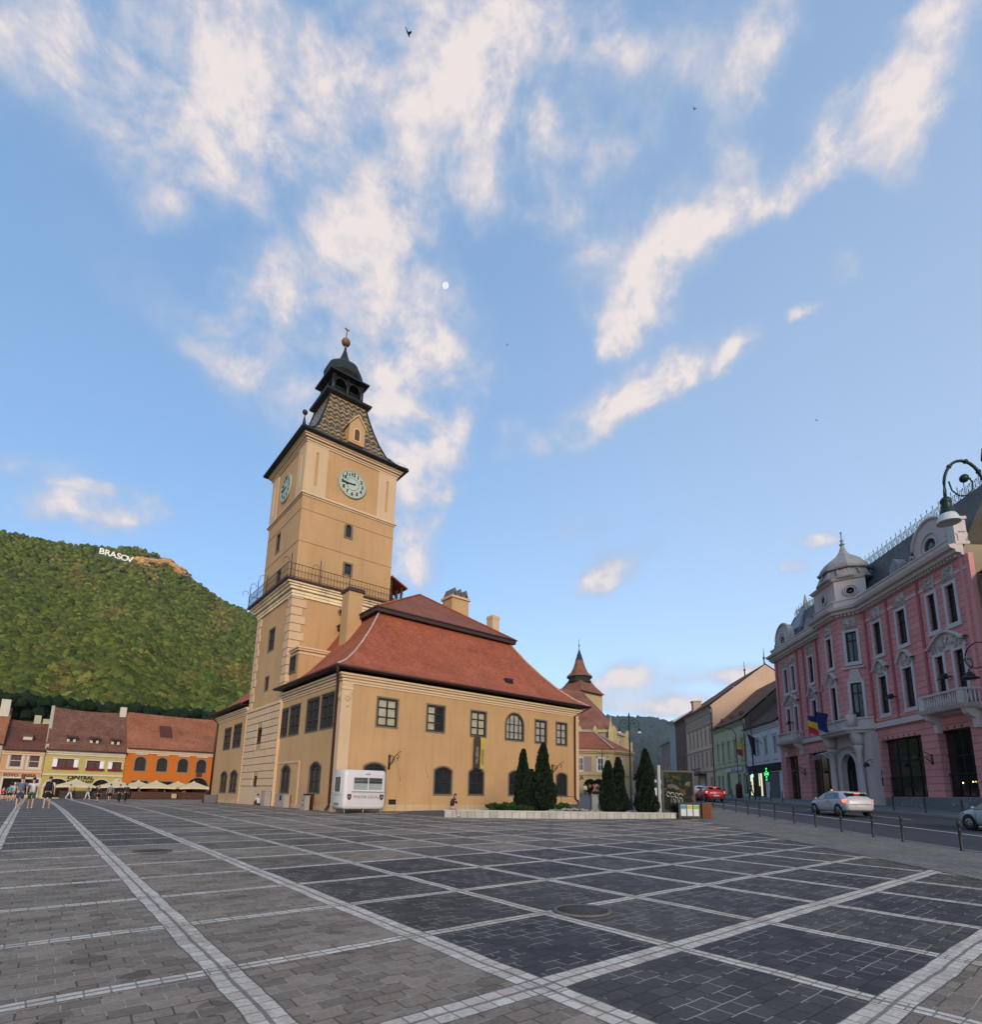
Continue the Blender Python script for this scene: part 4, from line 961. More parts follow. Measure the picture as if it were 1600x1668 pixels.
# lantern
LW=2.25
def sqb(b,a,z0_,z1_): b.box(cx_-a,cx_+a,cy_-a,cy_+a,z0_,z1_)
b=MB(); b.lathe([(LW*1.0*1.2,40.5),(LW*1.32*1.12,40.75),(LW*1.36*1.12,40.95),(LW*1.05,41.1)],(cx_,cy_,0),4,R(45),False); b.build('lantern_base',DARKTIN,TH)
b=MB()
for sx in (-1,1):
    for sy in (-1,1): b.box(cx_+sx*1.5-.16,cx_+sx*1.5+.16,cy_+sy*1.5-.16,cy_+sy*1.5+.16,41.0,43.3)
for t in (0,):
    for s_ in (-1,1):
        b.box(cx_-.12,cx_+.12,cy_+s_*1.5-.12,cy_+s_*1.5+.12,41.0,43.3); b.box(cx_+s_*1.5-.12,cx_+s_*1.5+.12,cy_-.12,cy_+.12,41.0,43.3)
for s_ in (-1,1):
    for u0_,u1_ in ((-1.34,-.12),(.12,1.34)):
        ap=arcpts(u0_,u1_,43.1,.55,10)
        for T2 in (Matrix.Translation((cx_,cy_+s_*1.5,0)),Matrix.Translation((cx_+s_*1.5,cy_,0))@Matrix.Rotation(R(90),4,'Z')):
            b2=b.T; b.T=T2; b.poly([(u1_,0,43.3)]+[(p[0],0,p[1]) for p in ap]+[(u0_,0,43.3)]); b.tube([(p[0],0,p[1]) for p in ap],.07,5); b.box(u0_,u1_,-.05,.05,41.0,41.75)
            for j in range(1,6): b.tube([(u0_+(u1_-u0_)*j/6,0,41.7),(u0_+(u1_-u0_)*j/6,0,42.0)],.04,4)
            b.box(u0_,u1_,-.05,.05,41.98,42.06); b.T=b2
b.build('lantern_arcade',DARKTIN,TH)
b=MB(); b.lathe([(.45,41.9),(.52,42.0),(.35,42.3),(.28,42.7),(.1,42.85),(.04,43.2)],(cx_,cy_,0),14); b.build('bell',mat('bronze_bell',(.10,.07,.04),rough=.4,metal=.6),TH)
b=MB(); b.lathe([(1.9,43.2),(2.95,43.35),(3.0,43.5),(2.2,43.7),(1.6,43.85)],(cx_,cy_,0),4,R(45),False); b.build('lantern_eaves',DARKTIN,TH)
b=MB(); b.lathe([(1.35,43.75),(1.6,43.95),(1.92,44.35),(2.0,44.75),(1.85,45.25),(1.45,45.75),(.95,46.1),(.6,46.5),(.33,47.2),(.14,47.9),(.07,48.2)],(cx_,cy_,0),8,R(22.5),False); b.build('onion_dome',COPPER,TH)
b=MB(); b.ball((cx_,cy_,48.9),.46,20); b.build('gilded_ball',mat('tarnished_gilt',(.22,.115,.055),rough=.55,metal=.2,var=.4),TH)
b=MB(); b.tube([(cx_,cy_,48.1),(cx_,cy_,50.6)],.06,6); b.tube([(cx_,cy_,48.1),(cx_,cy_,48.5)],[.14,.1],8)
b.prism([(-.1,50.6),(.35,50.65),(.5,50.85),(.3,51.05),(.1,50.95),(-.25,51.1),(-.45,50.95),(-.3,50.75)],'y',-.03,.03) if False else None
b.T=Matrix.Translation((cx_,cy_,0)); b.prism([(-.06,50.35),(.2,50.4),(.3,50.5),(.18,50.62),(.06,50.56),(-.15,50.66),(-.27,50.56),(-.18,50.43)],'y',-.03,.03); b.build('weathervane',mat('tarnished_gilt',(.42,.22,.10)),TH)
# wooden gallery hut on the tower's right side
b=MB(); b.box(TX1+.05,TX1+1.3,TY0+.2,TY0+2.2,GZ-.1,GZ+.5); b.box(TX1+.05,TX1+.2,TY0+.2,TY0+2.2,GZ+.4,GZ+2.7)
for yy in (TY0+.2,TY0+1.2,TY0+2.1): b.box(TX1+1.2,TX1+1.35,yy,yy+.12,GZ-.1,GZ+2.3)
h=b.build('gallery_hut',mat('dark_brown_boards',(.06,.03,.022),var=.3,scale=4),TH)
b=MB(); b.prism([(TX1,GZ+3.1),(TX1+1.75,GZ+2.25),(TX1+1.75,GZ+2.1),(TX1,GZ+2.95)],'y',TY0-.1,TY0+2.5) ; b.build('hut_roof',TILE,h)
# oculus and cornered dormer box at the tower foot
b=MB(FT); b.lathe([(.2,.0),(.34,.0),(.34,.08),(.2,.08)],(19.1,0,17.45),16,axis='y',ann=True); oc=b.build('oculus_frame',SLATEGREY,TH); b=MB(FT); b.lathe([(.2,.02),(.01,.02)],(19.1,0,17.45),16,axis='y'); b.build('oculus_pane',GLASS,oc)
bx0,bx1,by0=X0+.25,18.6,TY0-2.0
b=MB(); b.box(bx0,bx1,by0,TY0,9.8,12.85); bxm=b.build('dormer_box',TAN,TH)
b=MB()
for o,za,zb in ((.05,12.55,12.7),(.14,12.85,13.0),(.24,13.0,13.14)): b.box(bx0-o,bx1,by0-o,TY0,za,zb)
b.build('dormer_cornice',CREAM,bxm)
T_=Matrix.Translation((bx0,0,0))@FR((0,0),R(-90)); window(T_,bxm,(-TY0+.25,-by0-.45,11.2,12.5),DARKWOOD,GLASS,bars=(1,0),v=.05,fw=.1,sur_g=.12,sur_m=SLATEGREY,sur_v=.08)
# relief frames and boxes on the left wall
b=MB(); b.box(X0-.06,X0+.05,41.05,45.6,3.73,3.86); b.build('relief_band',TAN2,TH)
b=MB(); b.box(X0-.055,X0+.05,40.9,41.05,.6,3.86); b.build('relief_band',TAN2,TH)
b=MB(); b.box(X0-.215,X0+.05,TY0-.04,TY0+.05,-.3,8.98); b.box(X0-.215,X0+.05,TY1-.05,TY1+.04,-.3,8.98); build_each(b,'tower_base_edge',TAN2,TH)
# wall lamps and banners are things of their own
SCROLL=mat('wrought_iron_brown',(.045,.025,.02),rough=.5,var=.3)
def wall_bracket(x,z,label,k=1.0):
    t_=thing('wall_bracket',(x,Y0,z),label,'bracket')
    b=MB(Matrix.Translation((x,Y0,z))); b.box(-.06,.06,-.10,-.02,-.55,.45)
    b.tube([(0,-.08,-.3),(.05,-.35,-.05),(.1,-.6,.3),(.15,-.85,.45),(.18,-1.05,.3),(.16,-.95,.15),(.14,-.8,.22)],.03,5)
    b.tube([(0,-.08,.3),(.05,-.3,.38),(.12,-.55,.2),(.1,-.5,.05),(.07,-.35,.12)],.025,5)
    b.tube([(.15,-.85,.45),(.2,-1.0,.6),(.24,-1.2,.62)],.025,5)
    b.build('iron_scroll',SCROLL,t_); 
    return t_
wall_bracket(18.42,3.75,'wrought iron scroll bracket on the tan wall above the kiosk')
wall_bracket(34.15,3.85,'wrought iron scroll bracket on the tan wall near its right end')
# hanging banners
def banner(x0,x1,z0,z1,m,label,txt,tm):
    t_=thing('banner',((x0+x1)/2,Y0-.35,z1),label,'banner','two long banners hanging between the windows')
    T_=Matrix.Translation((0,Y0-.35,0))@FR((0,0),0); b=MB(T_); n=12
    for k in range(n):
        za,zb=z0+(z1-z0)*k/n,z0+(z1-z0)*(k+1)/n; f=lambda z: .03*math.sin(z*2.5+x0)
        b.poly([(x0,f(za),za),(x1,f(za),za),(x1,f(zb),zb),(x0,f(zb),zb)])
    b.build('cloth',m,t_); b=MB(T_); b.tube([(x0-.05,-.33,z1+.02),(x0-.05,.03,z1+.02),(x1+.05,.03,z1+.02)],.02,5); b.build('rod',IRON,t_)
    M_=T_@Matrix(((0,-1,0,(x0+x1)/2+.10),(0,0,1,.05),(1,0,0,z0+.35),(0,0,0,1)))
    textmesh('lettering',txt,.34,tm,t_,M_,depth=.003,align='LEFT')
banner(25.42,25.98,3.6,5.98,mat('black_brown_cloth',(.05,.038,.028),var=.2,scale=2),'long black banner with pale lettering on the tan front wall','MUZEUL',mat('tan_lettering',(.42,.36,.26)))
banner(26.05,26.45,3.55,5.98,mat('ochre_yellow_cloth',(.45,.33,.06),var=.2,scale=2),'long ochre yellow banner on the tan front wall','ISTORIE',mat('olive_lettering',(.16,.13,.05)))
# hairline cracks in the render
for x,z in ((19.15,3.35),(21.4,3.55)):
    b=MB(FF)
    pts=[(x,.006,z),(x+.08,.006,z-.2),(x+.02,.006,z-.38),(x+.2,.006,z-.62),(x+.22,.006,z-.9)]
    b.tube(pts,.012,3); b.build('crack',mat('crack_dark',(.18,.10,.06)),TH)
# ---------------- pink palace on the street ----------------
N0=26.3
def FP(n=N0): return Matrix.Translation(NN*n)@FR((0,0),R(226))   # u=-s, y towards the square
def fp(): return FP()
PINK=plaster('pink_render',(.62,.265,.25),.12)
PINKG=brickmat('pink_grooved_render',(.58,.235,.225),(.62,.26,.245),(.29,.10,.10),60,.47,ms=.022,offset=0,rough=.8,bump=.8,dist=.03,stain=.22)
PINKD=mat('dark_pink_strip',(.36,.10,.115),var=.1)
STUC=plaster('grey_white_stucco',(.52,.45,.42),.2)
BLKG=mat('black_shop_glass',(.008,.010,.012),rough=.08,var=.3,spec=.9,scale=1)
WINP=mat('dark_green_pane',(.030,.040,.038),rough=.08,var=.5,scale=1.2,spec=.9)
WHITEF=mat('dull_white_frame',(.50,.46,.47),var=.08)
CURTP=mat('grey_curtain',(.13,.14,.13),rough=.8,var=.35,scale=4)
GRANITE=mat('grey_granite',(.14,.15,.155),rough=.6,var=.3,scale=14,big=.3)
PK=thing('pink_palace',SN(48,N0,1.2),'ornate pink three storey corner building with grey stucco, domed oriel and slate roof','palace')
SA,SB=34.2,63.3
T=fp()
OPN=[(35.7,38.6,1.95,6.25),(40.25,44.95,1.95,6.25),(51.7,56.9,1.7,6.15),(59.3,62.2,1.6,6.12)]
UP=[(35.35,36.15),(37.15,37.9),(40.3,41.3),(43.3,44.3),(51.75,52.5),(54.4,55.3),(58.4,59.15),(60.15,60.95)]
z_lo,z_hi=(8.25,11.15),(12.93,15.5)
CORE=(45.6,51.4)
def wu(s0,s1): return (-s1,-s0)
gz=lambda s: zg(*(E*s+NN*N0)[:2])
# walls left and right of the oriel
low=[(-b_,-a,c,d) for a,b_,c,d in OPN]
w1=wall(T,-CORE[0],-SA,.6,7.2,[o for o in low if o[0]>-46],.55); w1.build('ground_floor_wall',PINKG,PK)
w2=wall(T,-SB,-CORE[1],.9,7.2,[o for o in low if o[0]<-50],.55); w2.build('ground_floor_wall',PINKG,PK)
ups=[(-b_,-a,z0,z1) for a,b_ in UP for z0,z1 in (z_lo,z_hi)]
wall(T,-CORE[0],-SA,7.2,17.1,[o for o in ups if o[0]>-46],.32).build('upper_wall',PINKG,PK)
wall(T,-SB,-CORE[1],7.2,17.1,[o for o in ups if o[0]<-50],.32).build('upper_wall',PINKG,PK)
def curtwin(T,par,o):
    w=window(T,par,o,DARKWOOD,WINP,bars=(1,0),v=-.2,fw=.07,bw=.03)
    b=MB(T); h=o[3]-o[2]; b.box(o[0]+.04,o[1]-.04,-.22,-.15,o[2]+h*.70,o[2]+h*.73); b.build('transom',DARKWOOD,w)
    c=MB(T); u=o[0]+(o[1]-o[0])*.55
    n=8
    for k in range(n): c.poly([(u+(o[1]-u-.06)*k/n,-.243+.01*(k%2),o[2]+.1),(u+(o[1]-u-.06)*(k+1)/n,-.243+.01*((k+1)%2),o[2]+.1),(u+(o[1]-u-.06)*(k+1)/n,-.243+.01*((k+1)%2),o[3]-.15),(u+(o[1]-u-.06)*k/n,-.243+.01*(k%2),o[3]-.15)])
    c.build('curtain',CURTP,w)
    s_=MB(T); g=.21; ring(s_,outline(*o[:4],0,-.005),outline(o[0]-0,o[1]+0,o[2],o[3],0,g),-.01,.07); s_.box(o[0]-g-.05,o[1]+g+.05,.0,.14,o[2]-g-.10,o[2]-g+.02); s_.build('surround',WHITEF,w)
    return w
for o in ups: curtwin(T,PK,o)
rp=random.Random(3)
def pediment(T,u0,u1,z0,zt,par):
    """curved hood with stucco relief in its field"""
    c=(u0+u1)/2; b=MB(T); n=14
    pts=[]
    for k in range(n+1):
        t=k/n*2-1; h=(zt-z0)*(.42+.58*max(0,math.cos(t*math.pi/2*1.15))**1.2) if abs(t)<.8 else (zt-z0)*.40
        pts.append((c+(u1-u0)/2*t,h+z0))
    lo=[(u,z-.14) for u,z in pts]
    for (a,c2),(d,e_) in zip(zip(pts,lo),zip(pts[1:],lo[1:])):
        b.poly([(a[0],.34,a[1]),(d[0],.34,d[1]),(e_[0],.30,e_[1]),(c2[0],.30,c2[1])]); b.poly([(a[0],0,a[1]+.05),(d[0],0,d[1]+.05),(d[0],.34,d[1]),(a[0],.34,a[1])]); b.poly([(c2[0],0,c2[1]),(e_[0],0,e_[1]),(e_[0],.30,e_[1]),(c2[0],.30,c2[1])])
    p=b.build('pediment',STUC,par)
    f=MB(T)
    f.poly([(u0+.12,.05,z0)]+[(u1-.12,.05,z0)]+[(u,.05,z) for u,z in lo[::-1] if u0+.1<u<u1-.1])
    for k in range(int((u1-u0)*9)):
        u=rp.uniform(u0+.25,u1-.25); tt=abs((u-c2_)/((u1-u0)/2)) if False else abs(u-(u0+u1)/2)/((u1-u0)/2); z=rp.uniform(z0+.05,z0+(zt-z0)*(.75-.4*tt))
        a=rp.uniform(0,6.28); r=rp.uniform(.07,.16)
        f.tube([(u+r*math.cos(a+q*.9)*(1-q*.12),.07+.02*q,z+r*math.sin(a+q*.9)*(1-q*.12)) for q in range(6)],[.045,.045,.04,.035,.03,.04],4)
    f.ball(((u0+u1)/2,.1,z0+(zt-z0)*.45),(.13,.1,.2),8)
    f.build('stucco_relief',STUC,p)
for a,b_ in ((40.3,41.3),(43.3,44.3),(51.75,52.5),(54.4,55.3)): pediment(T,-b_-.42,-a+.42,11.32,12.5,PK)
for a,b_ in ((35.35,37.9),(58.4,60.95)): pediment(T,-b_-.5,-a+.5,11.32,12.65,PK)
# stucco above the top windows, upper belt
def relief(T,u0,u1,z0,z1,par,n=14,v=.05):
    f=MB(T); f.box(u0,u1,0,v,z0,z1)
    for k in range(n):
        u=rp.uniform(u0+.1,u1-.1); z=rp.uniform(z0+.08,z1-.08); a=rp.uniform(0,6.28); r=rp.uniform(.06,.15)
        f.tube([(u+r*math.cos(a+q*.9)*(1-q*.12),v+.02+.02*q,z+r*math.sin(a+q*.9)*(1-q*.12)) for q in range(6)],[.045,.045,.04,.035,.03,.04],4)
    return f.build('stucco_relief',STUC,par)
for a,b_ in UP: relief(T,-b_-.12,-a+.12,15.72,16.72,PK)
us_=sorted([(a,b_) for a,b_ in UP]); edges=[SA]+[x for a,b_ in us_ for x in (a-.2,b_+.2)]+[SB]
for a,b_ in zip(edges[::2],edges[1::2]):
    for s0,s1 in ((a,min(b_,CORE[0])),(max(a,CORE[1]),b_)):
        if s1-s0>.15 and not (s0>=CORE[1]-.01 and s1<=CORE[1]) and not(s0>44 and s1>52): 
            bb=MB(T); bb.box(-s1,-s0,0,.06,15.95,16.15); bb.build('belt',STUC,PK)
# vertical dark pink strips (grooved pilasters)
for s_ in (34.5,38.7,42.3,45.2,51.75-.4,53.45,56.2,57.6,62.6):
    bb=MB(T)
    bb.box(-s_-.11,-s_+.11,0,.09,7.7,16.9); bb.build('pilaster_strip',PINKD if s_ not in (34.5,) else PINK,PK)
# belt between ground floor and first floor
for s0,s1 in ((SA,CORE[0]),(CORE[1],SB)):
    bb=MB(T); bb.box(-s1,-s0,0,.22,7.2,7.62); bb.box(-s1,-s0,0,.32,7.52,7.62) if False else None; bb.build('belt_course',STUC,PK)
    bb=MB(T); bb.box(-s1,-s0,0,.06,7.75,8.0); bb.build('sill_band',PINK,PK)
# main cornice with dentils following the oriel
OR=[(-51.4,0),(-50.2,1.3),(-47.0,1.3),(-45.6,0)]
path=[(-SB-.2,0)]+OR+[(-SA+.0,0)]
def sweep(T,path,prof,name,m,par):
    """profile (out,z) swept along the plan path"""
    b=MB(T); nrm=[]
    for i in range(len(path)):
        ds=[]
        if i>0: ds.append(Vector((path[i][0]-path[i-1][0],path[i][1]-path[i-1][1])).normalized())
        if i<len(path)-1: ds.append(Vector((path[i+1][0]-path[i][0],path[i+1][1]-path[i][1])).normalized())
        n=sum((Vector((-d.y,d.x)) for d in ds),Vector((0,0))); n.normalize(); k=1/max(.5,n.dot(Vector((-ds[0].y,ds[0].x)))); nrm.append(n*k)
    rows=[[(p[0]+n.x*o,p[1]+n.y*o,z) for o,z in prof] for p,n in zip(path,nrm)]
    b.loft(rows,closed=True,cap=True,smooth=False); return b.build(name,m,par)
sweep(T,path,[(-.02,16.9),(.12,16.9),(.16,17.05),(.45,17.1),(.5,17.3),(.75,17.38),(.85,17.6),(-.02,17.72)],'main_cornice',STUC,PK)
b=MB(T)
for (p,q) in zip(path,path[1:]):
    p=Vector(p);q=Vector(q);d=q-p;L_=d.length;d/=L_;n=Vector((-d.y,d.x)); k=.2
    while k<L_-.1:
        c=p+d*k+n*.0; ps=[c-d*.07,c+d*.07,c+d*.07+n*.32,c-d*.07+n*.32]; i=len(b.v)
        b.prism([(x.x,x.y) for x in ps],'z',16.92,17.09); k+=.3
build_each(b,'dentil',STUC,PK) if False else b.build('dentils',STUC,PK)
sweep(T,path,[(-.4,17.6),(.2,17.6),(.2,18.25),(.28,18.28),(.28,18.38),(-.4,18.38)],'attic_parapet',STUC,PK)
# oriel walls
def seg(pa,pb): # frame along the oriel face from pa to pb (plan coordinates in T)
    A=T@Vector((pa[0],pa[1],0)); B=T@Vector((pb[0],pb[1],0)); d=B-A; return Matrix.Translation((A.x,A.y,0))@FR((0,0),math.atan2(d.y,d.x)),Vector((d.x,d.y)).length
for pa,pb in zip(OR,OR[1:]):
    F,L_=seg(pa,pb); c=L_/2; w_=.42; o=[(c-w_,c+w_,z0,z1) for z0,z1 in (z_lo,z_hi)]
    wall(F,0,L_,7.3,16.95,o,.3).build('oriel_wall',PINKG,PK)
    for q in o: curtwin(F,PK,q)
    relief(F,c-.5,c+.5,15.75,16.7,PK,10)
    if L_>2: pediment(F,c-.85,c+.85,11.32,12.5,PK)
    else:
        bb=MB(F); bb.box(c-.8,c+.8,0,.16,12.35,12.5); bb.prism([(c-.5,11.35),(c+.5,11.35),(c+.3,12.3),(c-.3,12.3)],'y',.0,.1); bb.build('window_hood',STUC,PK)
# oriel base balcony with balusters, on the portal
P2=[(-51.6,0),(-50.6,1.55),(-46.5,1.55),(-45.4,0)]
sweep(T,P2,[(-2.2,7.0),(.1,7.0),(.2,7.2),(.35,7.25),(.35,7.45),(-2.2,7.45)],'portal_entablature',STUC,PK)
sweep(T,P2,[(-.1,7.45),(.05,7.45),(.05,7.6),(.0,7.62),(.0,8.1),(.1,8.12),(.1,8.25),(-.1,8.25)],'oriel_parapet',STUC,PK)
for s_ in (46.3,51.0):
    bb=MB(T); bb.box(-s_-.32,-s_+.32,1.05,1.6,7.45,8.5); bb.ball((-s_,1.3,8.7),.2,10); bb.build('parapet_pedestal',STUC,PK)
# portal: arch between two columns
b=wall(T,-51.4,-45.2,.9,7.0,[(-49.75,-47.45,1.0,5.5,1.15)],.4,v=.55); b.poly([(-45.2,.55,.9),(-45.2,-.1,.9),(-45.2,-.1,7.0),(-45.2,.55,7.0)]); b.poly([(-51.4,.55,.9),(-51.4,-.1,.9),(-51.4,-.1,7.0),(-51.4,.55,7.0)]); b.build('portal_wall',STUC,PK)
bb=MB(T); ring(bb,outline(-49.75,-47.45,.9,5.5,1.14,0),outline(-49.75,-47.45,.9,5.5,1.14,.35),.5,.72); bb.build('portal_arch',STUC,PK)
bb=MB(T); bb.poly([(q[0],.2,q[1]) for q in outline(-49.75,-47.45,.9,5.5,1.14)]); pd=bb.build('portal_door',mat('black_brown_door',(.018,.012,.010),rough=.8,var=.4,scale=3,spec=.05),PK)
for k in range(6):
    bb=MB(T); u=-49.6+k*.38; bb.box(u,u+.3,.21,.24,1.3,4.2); 
    if k in (1,4): bb.build('door_leaf_panel',mat('door_panel',(.03,.022,.02)),pd)
for s_ in (46.5,50.7):
    bb=MB(T); bb.lathe([(.34,1.1),(.34,1.9),(.27,2.0),(.25,2.2),(.22,5.4),(.28,5.55),(.33,5.8),(.33,6.05)],(-s_,.85,0),16); bb.prism([(.5,6.05),(1.15,6.05),(1.2,6.5),(1.45,7.0),(.5,7.0)],'x',-s_-.34,-s_+.34); bb.box(-s_-.4,-s_+.4,.5,1.25,.7,1.25); bb.build('portal_column',STUC,PK)
bb=MB(T)
for k in range(10):
    a=k/9; bb.tube([(-50.0+a*3.0,.55,5.6+.5*math.sin(a*math.pi)),(-50.0+a*3.0,3.0,5.0+.45*math.sin(a*math.pi))],.025,4)
bb.tube([(-50.0+a*3.0,3.0,5.0+.45*math.sin(a*math.pi)) for a in [k/9 for k in range(10)]],.04,5); bb.build('glass_canopy_frame',mat('pale_iron',(.35,.34,.33)),PK)
# ground floor shop openings
for k,(a,b_,z0,z1) in enumerate(OPN):
    bb=MB(T); bb.poly([(-b_,-.5,z0),(-a,-.5,z0),(-a,-.5,z1),(-b_,-.5,z1)]); w=bb.build('shop_window',BLKG,PK)
    f=MB(T)
    for q in range(1,4): u=-b_+(b_-a)*q/4; f.box(u-.03,u+.03,-.5,-.44,z0,z1)
    f.box(-b_,-a,-.5,-.44,4.55,4.62); f.box(-b_,-a,-.5,-.42,z1-.12,z1); f.box(-b_,-a,-.5,-.42,z0,z0+.1); f.build('window_frame',mat('black_frame',(.012,.012,.014),rough=.4),w)
    if k<2:
        f=MB(T)
        n=int((b_-a)/.16)
        for q in range(n): u=-b_+(b_-a)*(q+.5)/n; f.tube([(u,-.38,z0),(u,-.38,z0+1.5)],.014,4)
        f.box(-b_,-a,-.40,-.36,z0+1.45,z0+1.5); f.build('window_guard',IRON,w)
    d=MB(T)
    for q in range(int((b_-a)/.62)): 
        u=-b_+.4+q*.62; d.ball((u,.04,z1+.12),(.05,.04,.07),6)
    build_each(d,'keystone_spike',IRON,PK)
def lampspots(pts,m,par):
    for p in pts:
        f=MB(T); f.ball(p,.05,6); f.build('interior_light',m,par)
WARML=mat('warm_lamp_glow',(.9,.6,.25),emit=(1,.62,.22),es=2.5)
lampspots([(-36.5,-.49,2.9),(-36.75,-.49,2.9),(-37.6,-.49,2.85),(-36.3,-.49,2.88)],WARML,PK)
f=MB(T); f.box(-54.2,-53.5,-.49,-.47,2.52,2.60); f.build('lit_sign',mat('orange_glow',(.9,.2,.05),emit=(1,.22,.04),es=2),PK)
# plinth
for s0,s1 in ((SA,35.7),(35.7,38.6),(38.6,40.25),(40.25,44.95),(44.95,45.6),(51.4,51.7),(51.7,56.9),(56.9,59.3),(59.3,62.2),(62.2,SB)):
    if s0>44.9 and s0<45.6: continue
    bb=MB(T); bb.box(-s1,-s0,-.05,.07,gz(s0)-.3,1.93 if s0<50 else 1.66)
    bb.build('plinth',GRANITE,PK)
rg_=random.Random(9)
for (s0,s1) in ((40.3,43.0),(36.0,38.2)):
    f=MB(T)
    for q in range(9):
        u=-rg_.uniform(s0,s1); z=rg_.uniform(1.3,1.75); f.tube([(u+rg_.uniform(-.1,.1)*j,.078,z+rg_.uniform(-.16,.16)) for j in range(4)],.016,3)
    f.build('scrawled_paint',mat('white_scrawl',(.42,.44,.46)),PK)
# balconies
def balcony(s0,s1,z):
    T_=T; c=[(-s1,0),(-s1+.25,1.0),(-s0-.25,1.0),(-s0,0)]
    bb=sweep(T_,c,[(-1.2,z-.25),(.0,z-.25),(.12,z-.1),(.18,z),(-1.2,z)],'balcony_slab',STUC,PK)
    sweep(T_,c,[(-.14,z+.82),(.04,z+.82),(.06,z+.95),(-.16,z+.95)],'balcony_rail',STUC,bb)
    b=MB(T_)
    for (p,q) in zip(c,c[1:]):
        p=Vector(p);q=Vector(q);n=max(2,int((q-p).length/.2))
        for k in range(n+1):
            a=p.lerp(q,k/n); b.lathe([(.05,z),(.04,z+.1),(.075,z+.3),(.04,z+.5),(.04,z+.82)],(a.x,a.y-.06,0),6)
    b.build('balusters',STUC,bb)
    b=MB(T_)
    for u in (-s1+.45,-s0-.45): b.box(u-.2,u+.2,.75,1.02,z,z+.86)
    for u in (-s1+.5,-s0-.5):
        b.prism([(0,z-1.5),(.25,z-1.45),(.3,z-.9),(.75,z-.6),(.9,z-.25),(0,z-.25)],'x',u-.18,u+.18)
    build_each(b,'balcony_bracket',STUC,bb)
balcony(34.4,38.8,7.55); balcony(57.5,61.9,7.55)
# roofs: slate mansard, ridge cresting, gables and domed turret
SLATE=brickmat('dark_slates',(.050,.052,.058),(.085,.085,.09),(.03,.03,.03),.22,.2,ms=.01,rough=.55,bump=.7,stain=.3,sscale=.7)
b=MB(T); b.loft([[(-SB,-.1,17.6),(-SB+.3,-1.4,20.2),(-SB+1,-2.2,22.0),(-SB+1,-6,22.2),(-SB,-9,17)],[(-SA,-.1,17.6),(-SA,-1.4,20.2),(-SA,-2.2,22.0),(-SA,-6,22.2),(-SA,-9,17)]],closed=True,smooth=False); b.build('mansard_roof',SLATE,PK)
CREST=mat('grey_green_iron',(.15,.19,.18),rough=.5,var=.2)
b=MB(T); s_=SA+.2
while s_<SB-1.2:
    b.tube([(-s_,-2.25,21.95),(-s_,-2.25,23.05)],.03,4)
    for sg_ in (-1,1):
        b.tube([(-s_-.08*sg_,-2.25,22.0),(-s_-.30*sg_,-2.25,22.2),(-s_-.33*sg_,-2.25,22.6),(-s_-.14*sg_,-2.25,22.7),(-s_-.14*sg_,-2.25,22.4)],.028,4)
    b.ball((-s_,-2.25,22.95),(.06,.03,.09),6)
    b.tube([(-s_-.5,-2.25,22.0),(-s_-.5,-2.25,22.55)],.02,4); s_+=.62
b.tube([(-SB+1,-2.25,21.98),(-SA,-2.25,21.98)],.04,4); b.tube([(-SB+1,-2.25,22.3),(-SA,-2.25,22.3)],.018,4); b.build('roof_cresting',CREST,PK)
def gable(sc,r,zc):
    b=MB(T); pts=[(-sc-r-.7,17.6),(-sc+r+.7,17.6),(-sc+r+.7,18.5),(-sc+r+.25,18.6)]+[(-sc+r*math.cos(a),zc+r*math.sin(a)) for a in [k*math.pi/14 for k in range(15)]]+[(-sc-r-.25,18.6),(-sc-r-.7,18.5)]
    b.prism(pts,'y',-.35,.15); g=b.build('roof_gable',STUC,PK)
    b=MB(T); b.tube([(-sc+(r+.05)*math.cos(a),.18,zc+(r+.05)*math.sin(a)) for a in [k*math.pi/20 for k in range(21)]],.13,6)
    for rr in (.62,.95): b.lathe([(rr-.07,.1),(rr+.07,.1),(rr+.04,.24),(rr-.04,.24)],(-sc,0,zc-.15),24,axis='y',ann=True)
    b.tube([(-sc-r-.3,.2,18.4),(-sc-r-.15,.25,18.7),(-sc-r+.1,.2,18.55)],.09,5); b.tube([(-sc+r+.3,.2,18.4),(-sc+r+.15,.25,18.7),(-sc+r-.1,.2,18.55)],.09,5)
    b.build('gable_moulding',STUC,g)
    b=MB(T); b.lathe([(.55,.16),(.01,.165)],(-sc,0,zc-.15),20,axis='y'); b.build('round_window',WINP,g)
gable(36.7,1.75,18.75); gable(60.2,1.75,18.75)
for s_ in (SA+.35,):
    b=MB(T); b.box(-s_-.3,-s_+.3,-.4,.35,17.7,19.3); b.box(-s_-.38,-s_+.38,-.45,.42,19.3,19.5); b.box(-s_-.38,-s_+.38,-.45,.42,17.6,17.8); b.build('attic_pier',STUC,PK)
TURR=mat('weathered_zinc',(.27,.25,.25),rough=.55,var=.35,scale=2,big=.3,bigscale=.8)
tc_=(-47.9,-.3)
AT=[(-51.4,-.6),(-50.4,1.35),(-46.8,1.35),(-45.6,-.6)]
sweep(T,AT,[(-1.5,17.7),(.0,17.7),(.0,20.1),(.15,20.15),(.3,20.35),(-1.5,20.35)],'turret_attic',STUC,PK)
for (pa,pb) in zip(AT,AT[1:]):
    F,L_=seg(pa,pb); b=MB(F)
    for rr in (.34,.5): b.lathe([(rr-.06,.0),(rr+.06,.0),(rr+.03,.12),(rr-.03,.12)],(L_/2,0,19.1),16,axis='y',ann=True)
    om=b.build('oculus_moulding',STUC,PK); b=MB(F); b.lathe([(.28,.01),(.01,.015)],(L_/2,0,19.1),12,axis='y'); b.build('oculus_pane',BLKG,om)
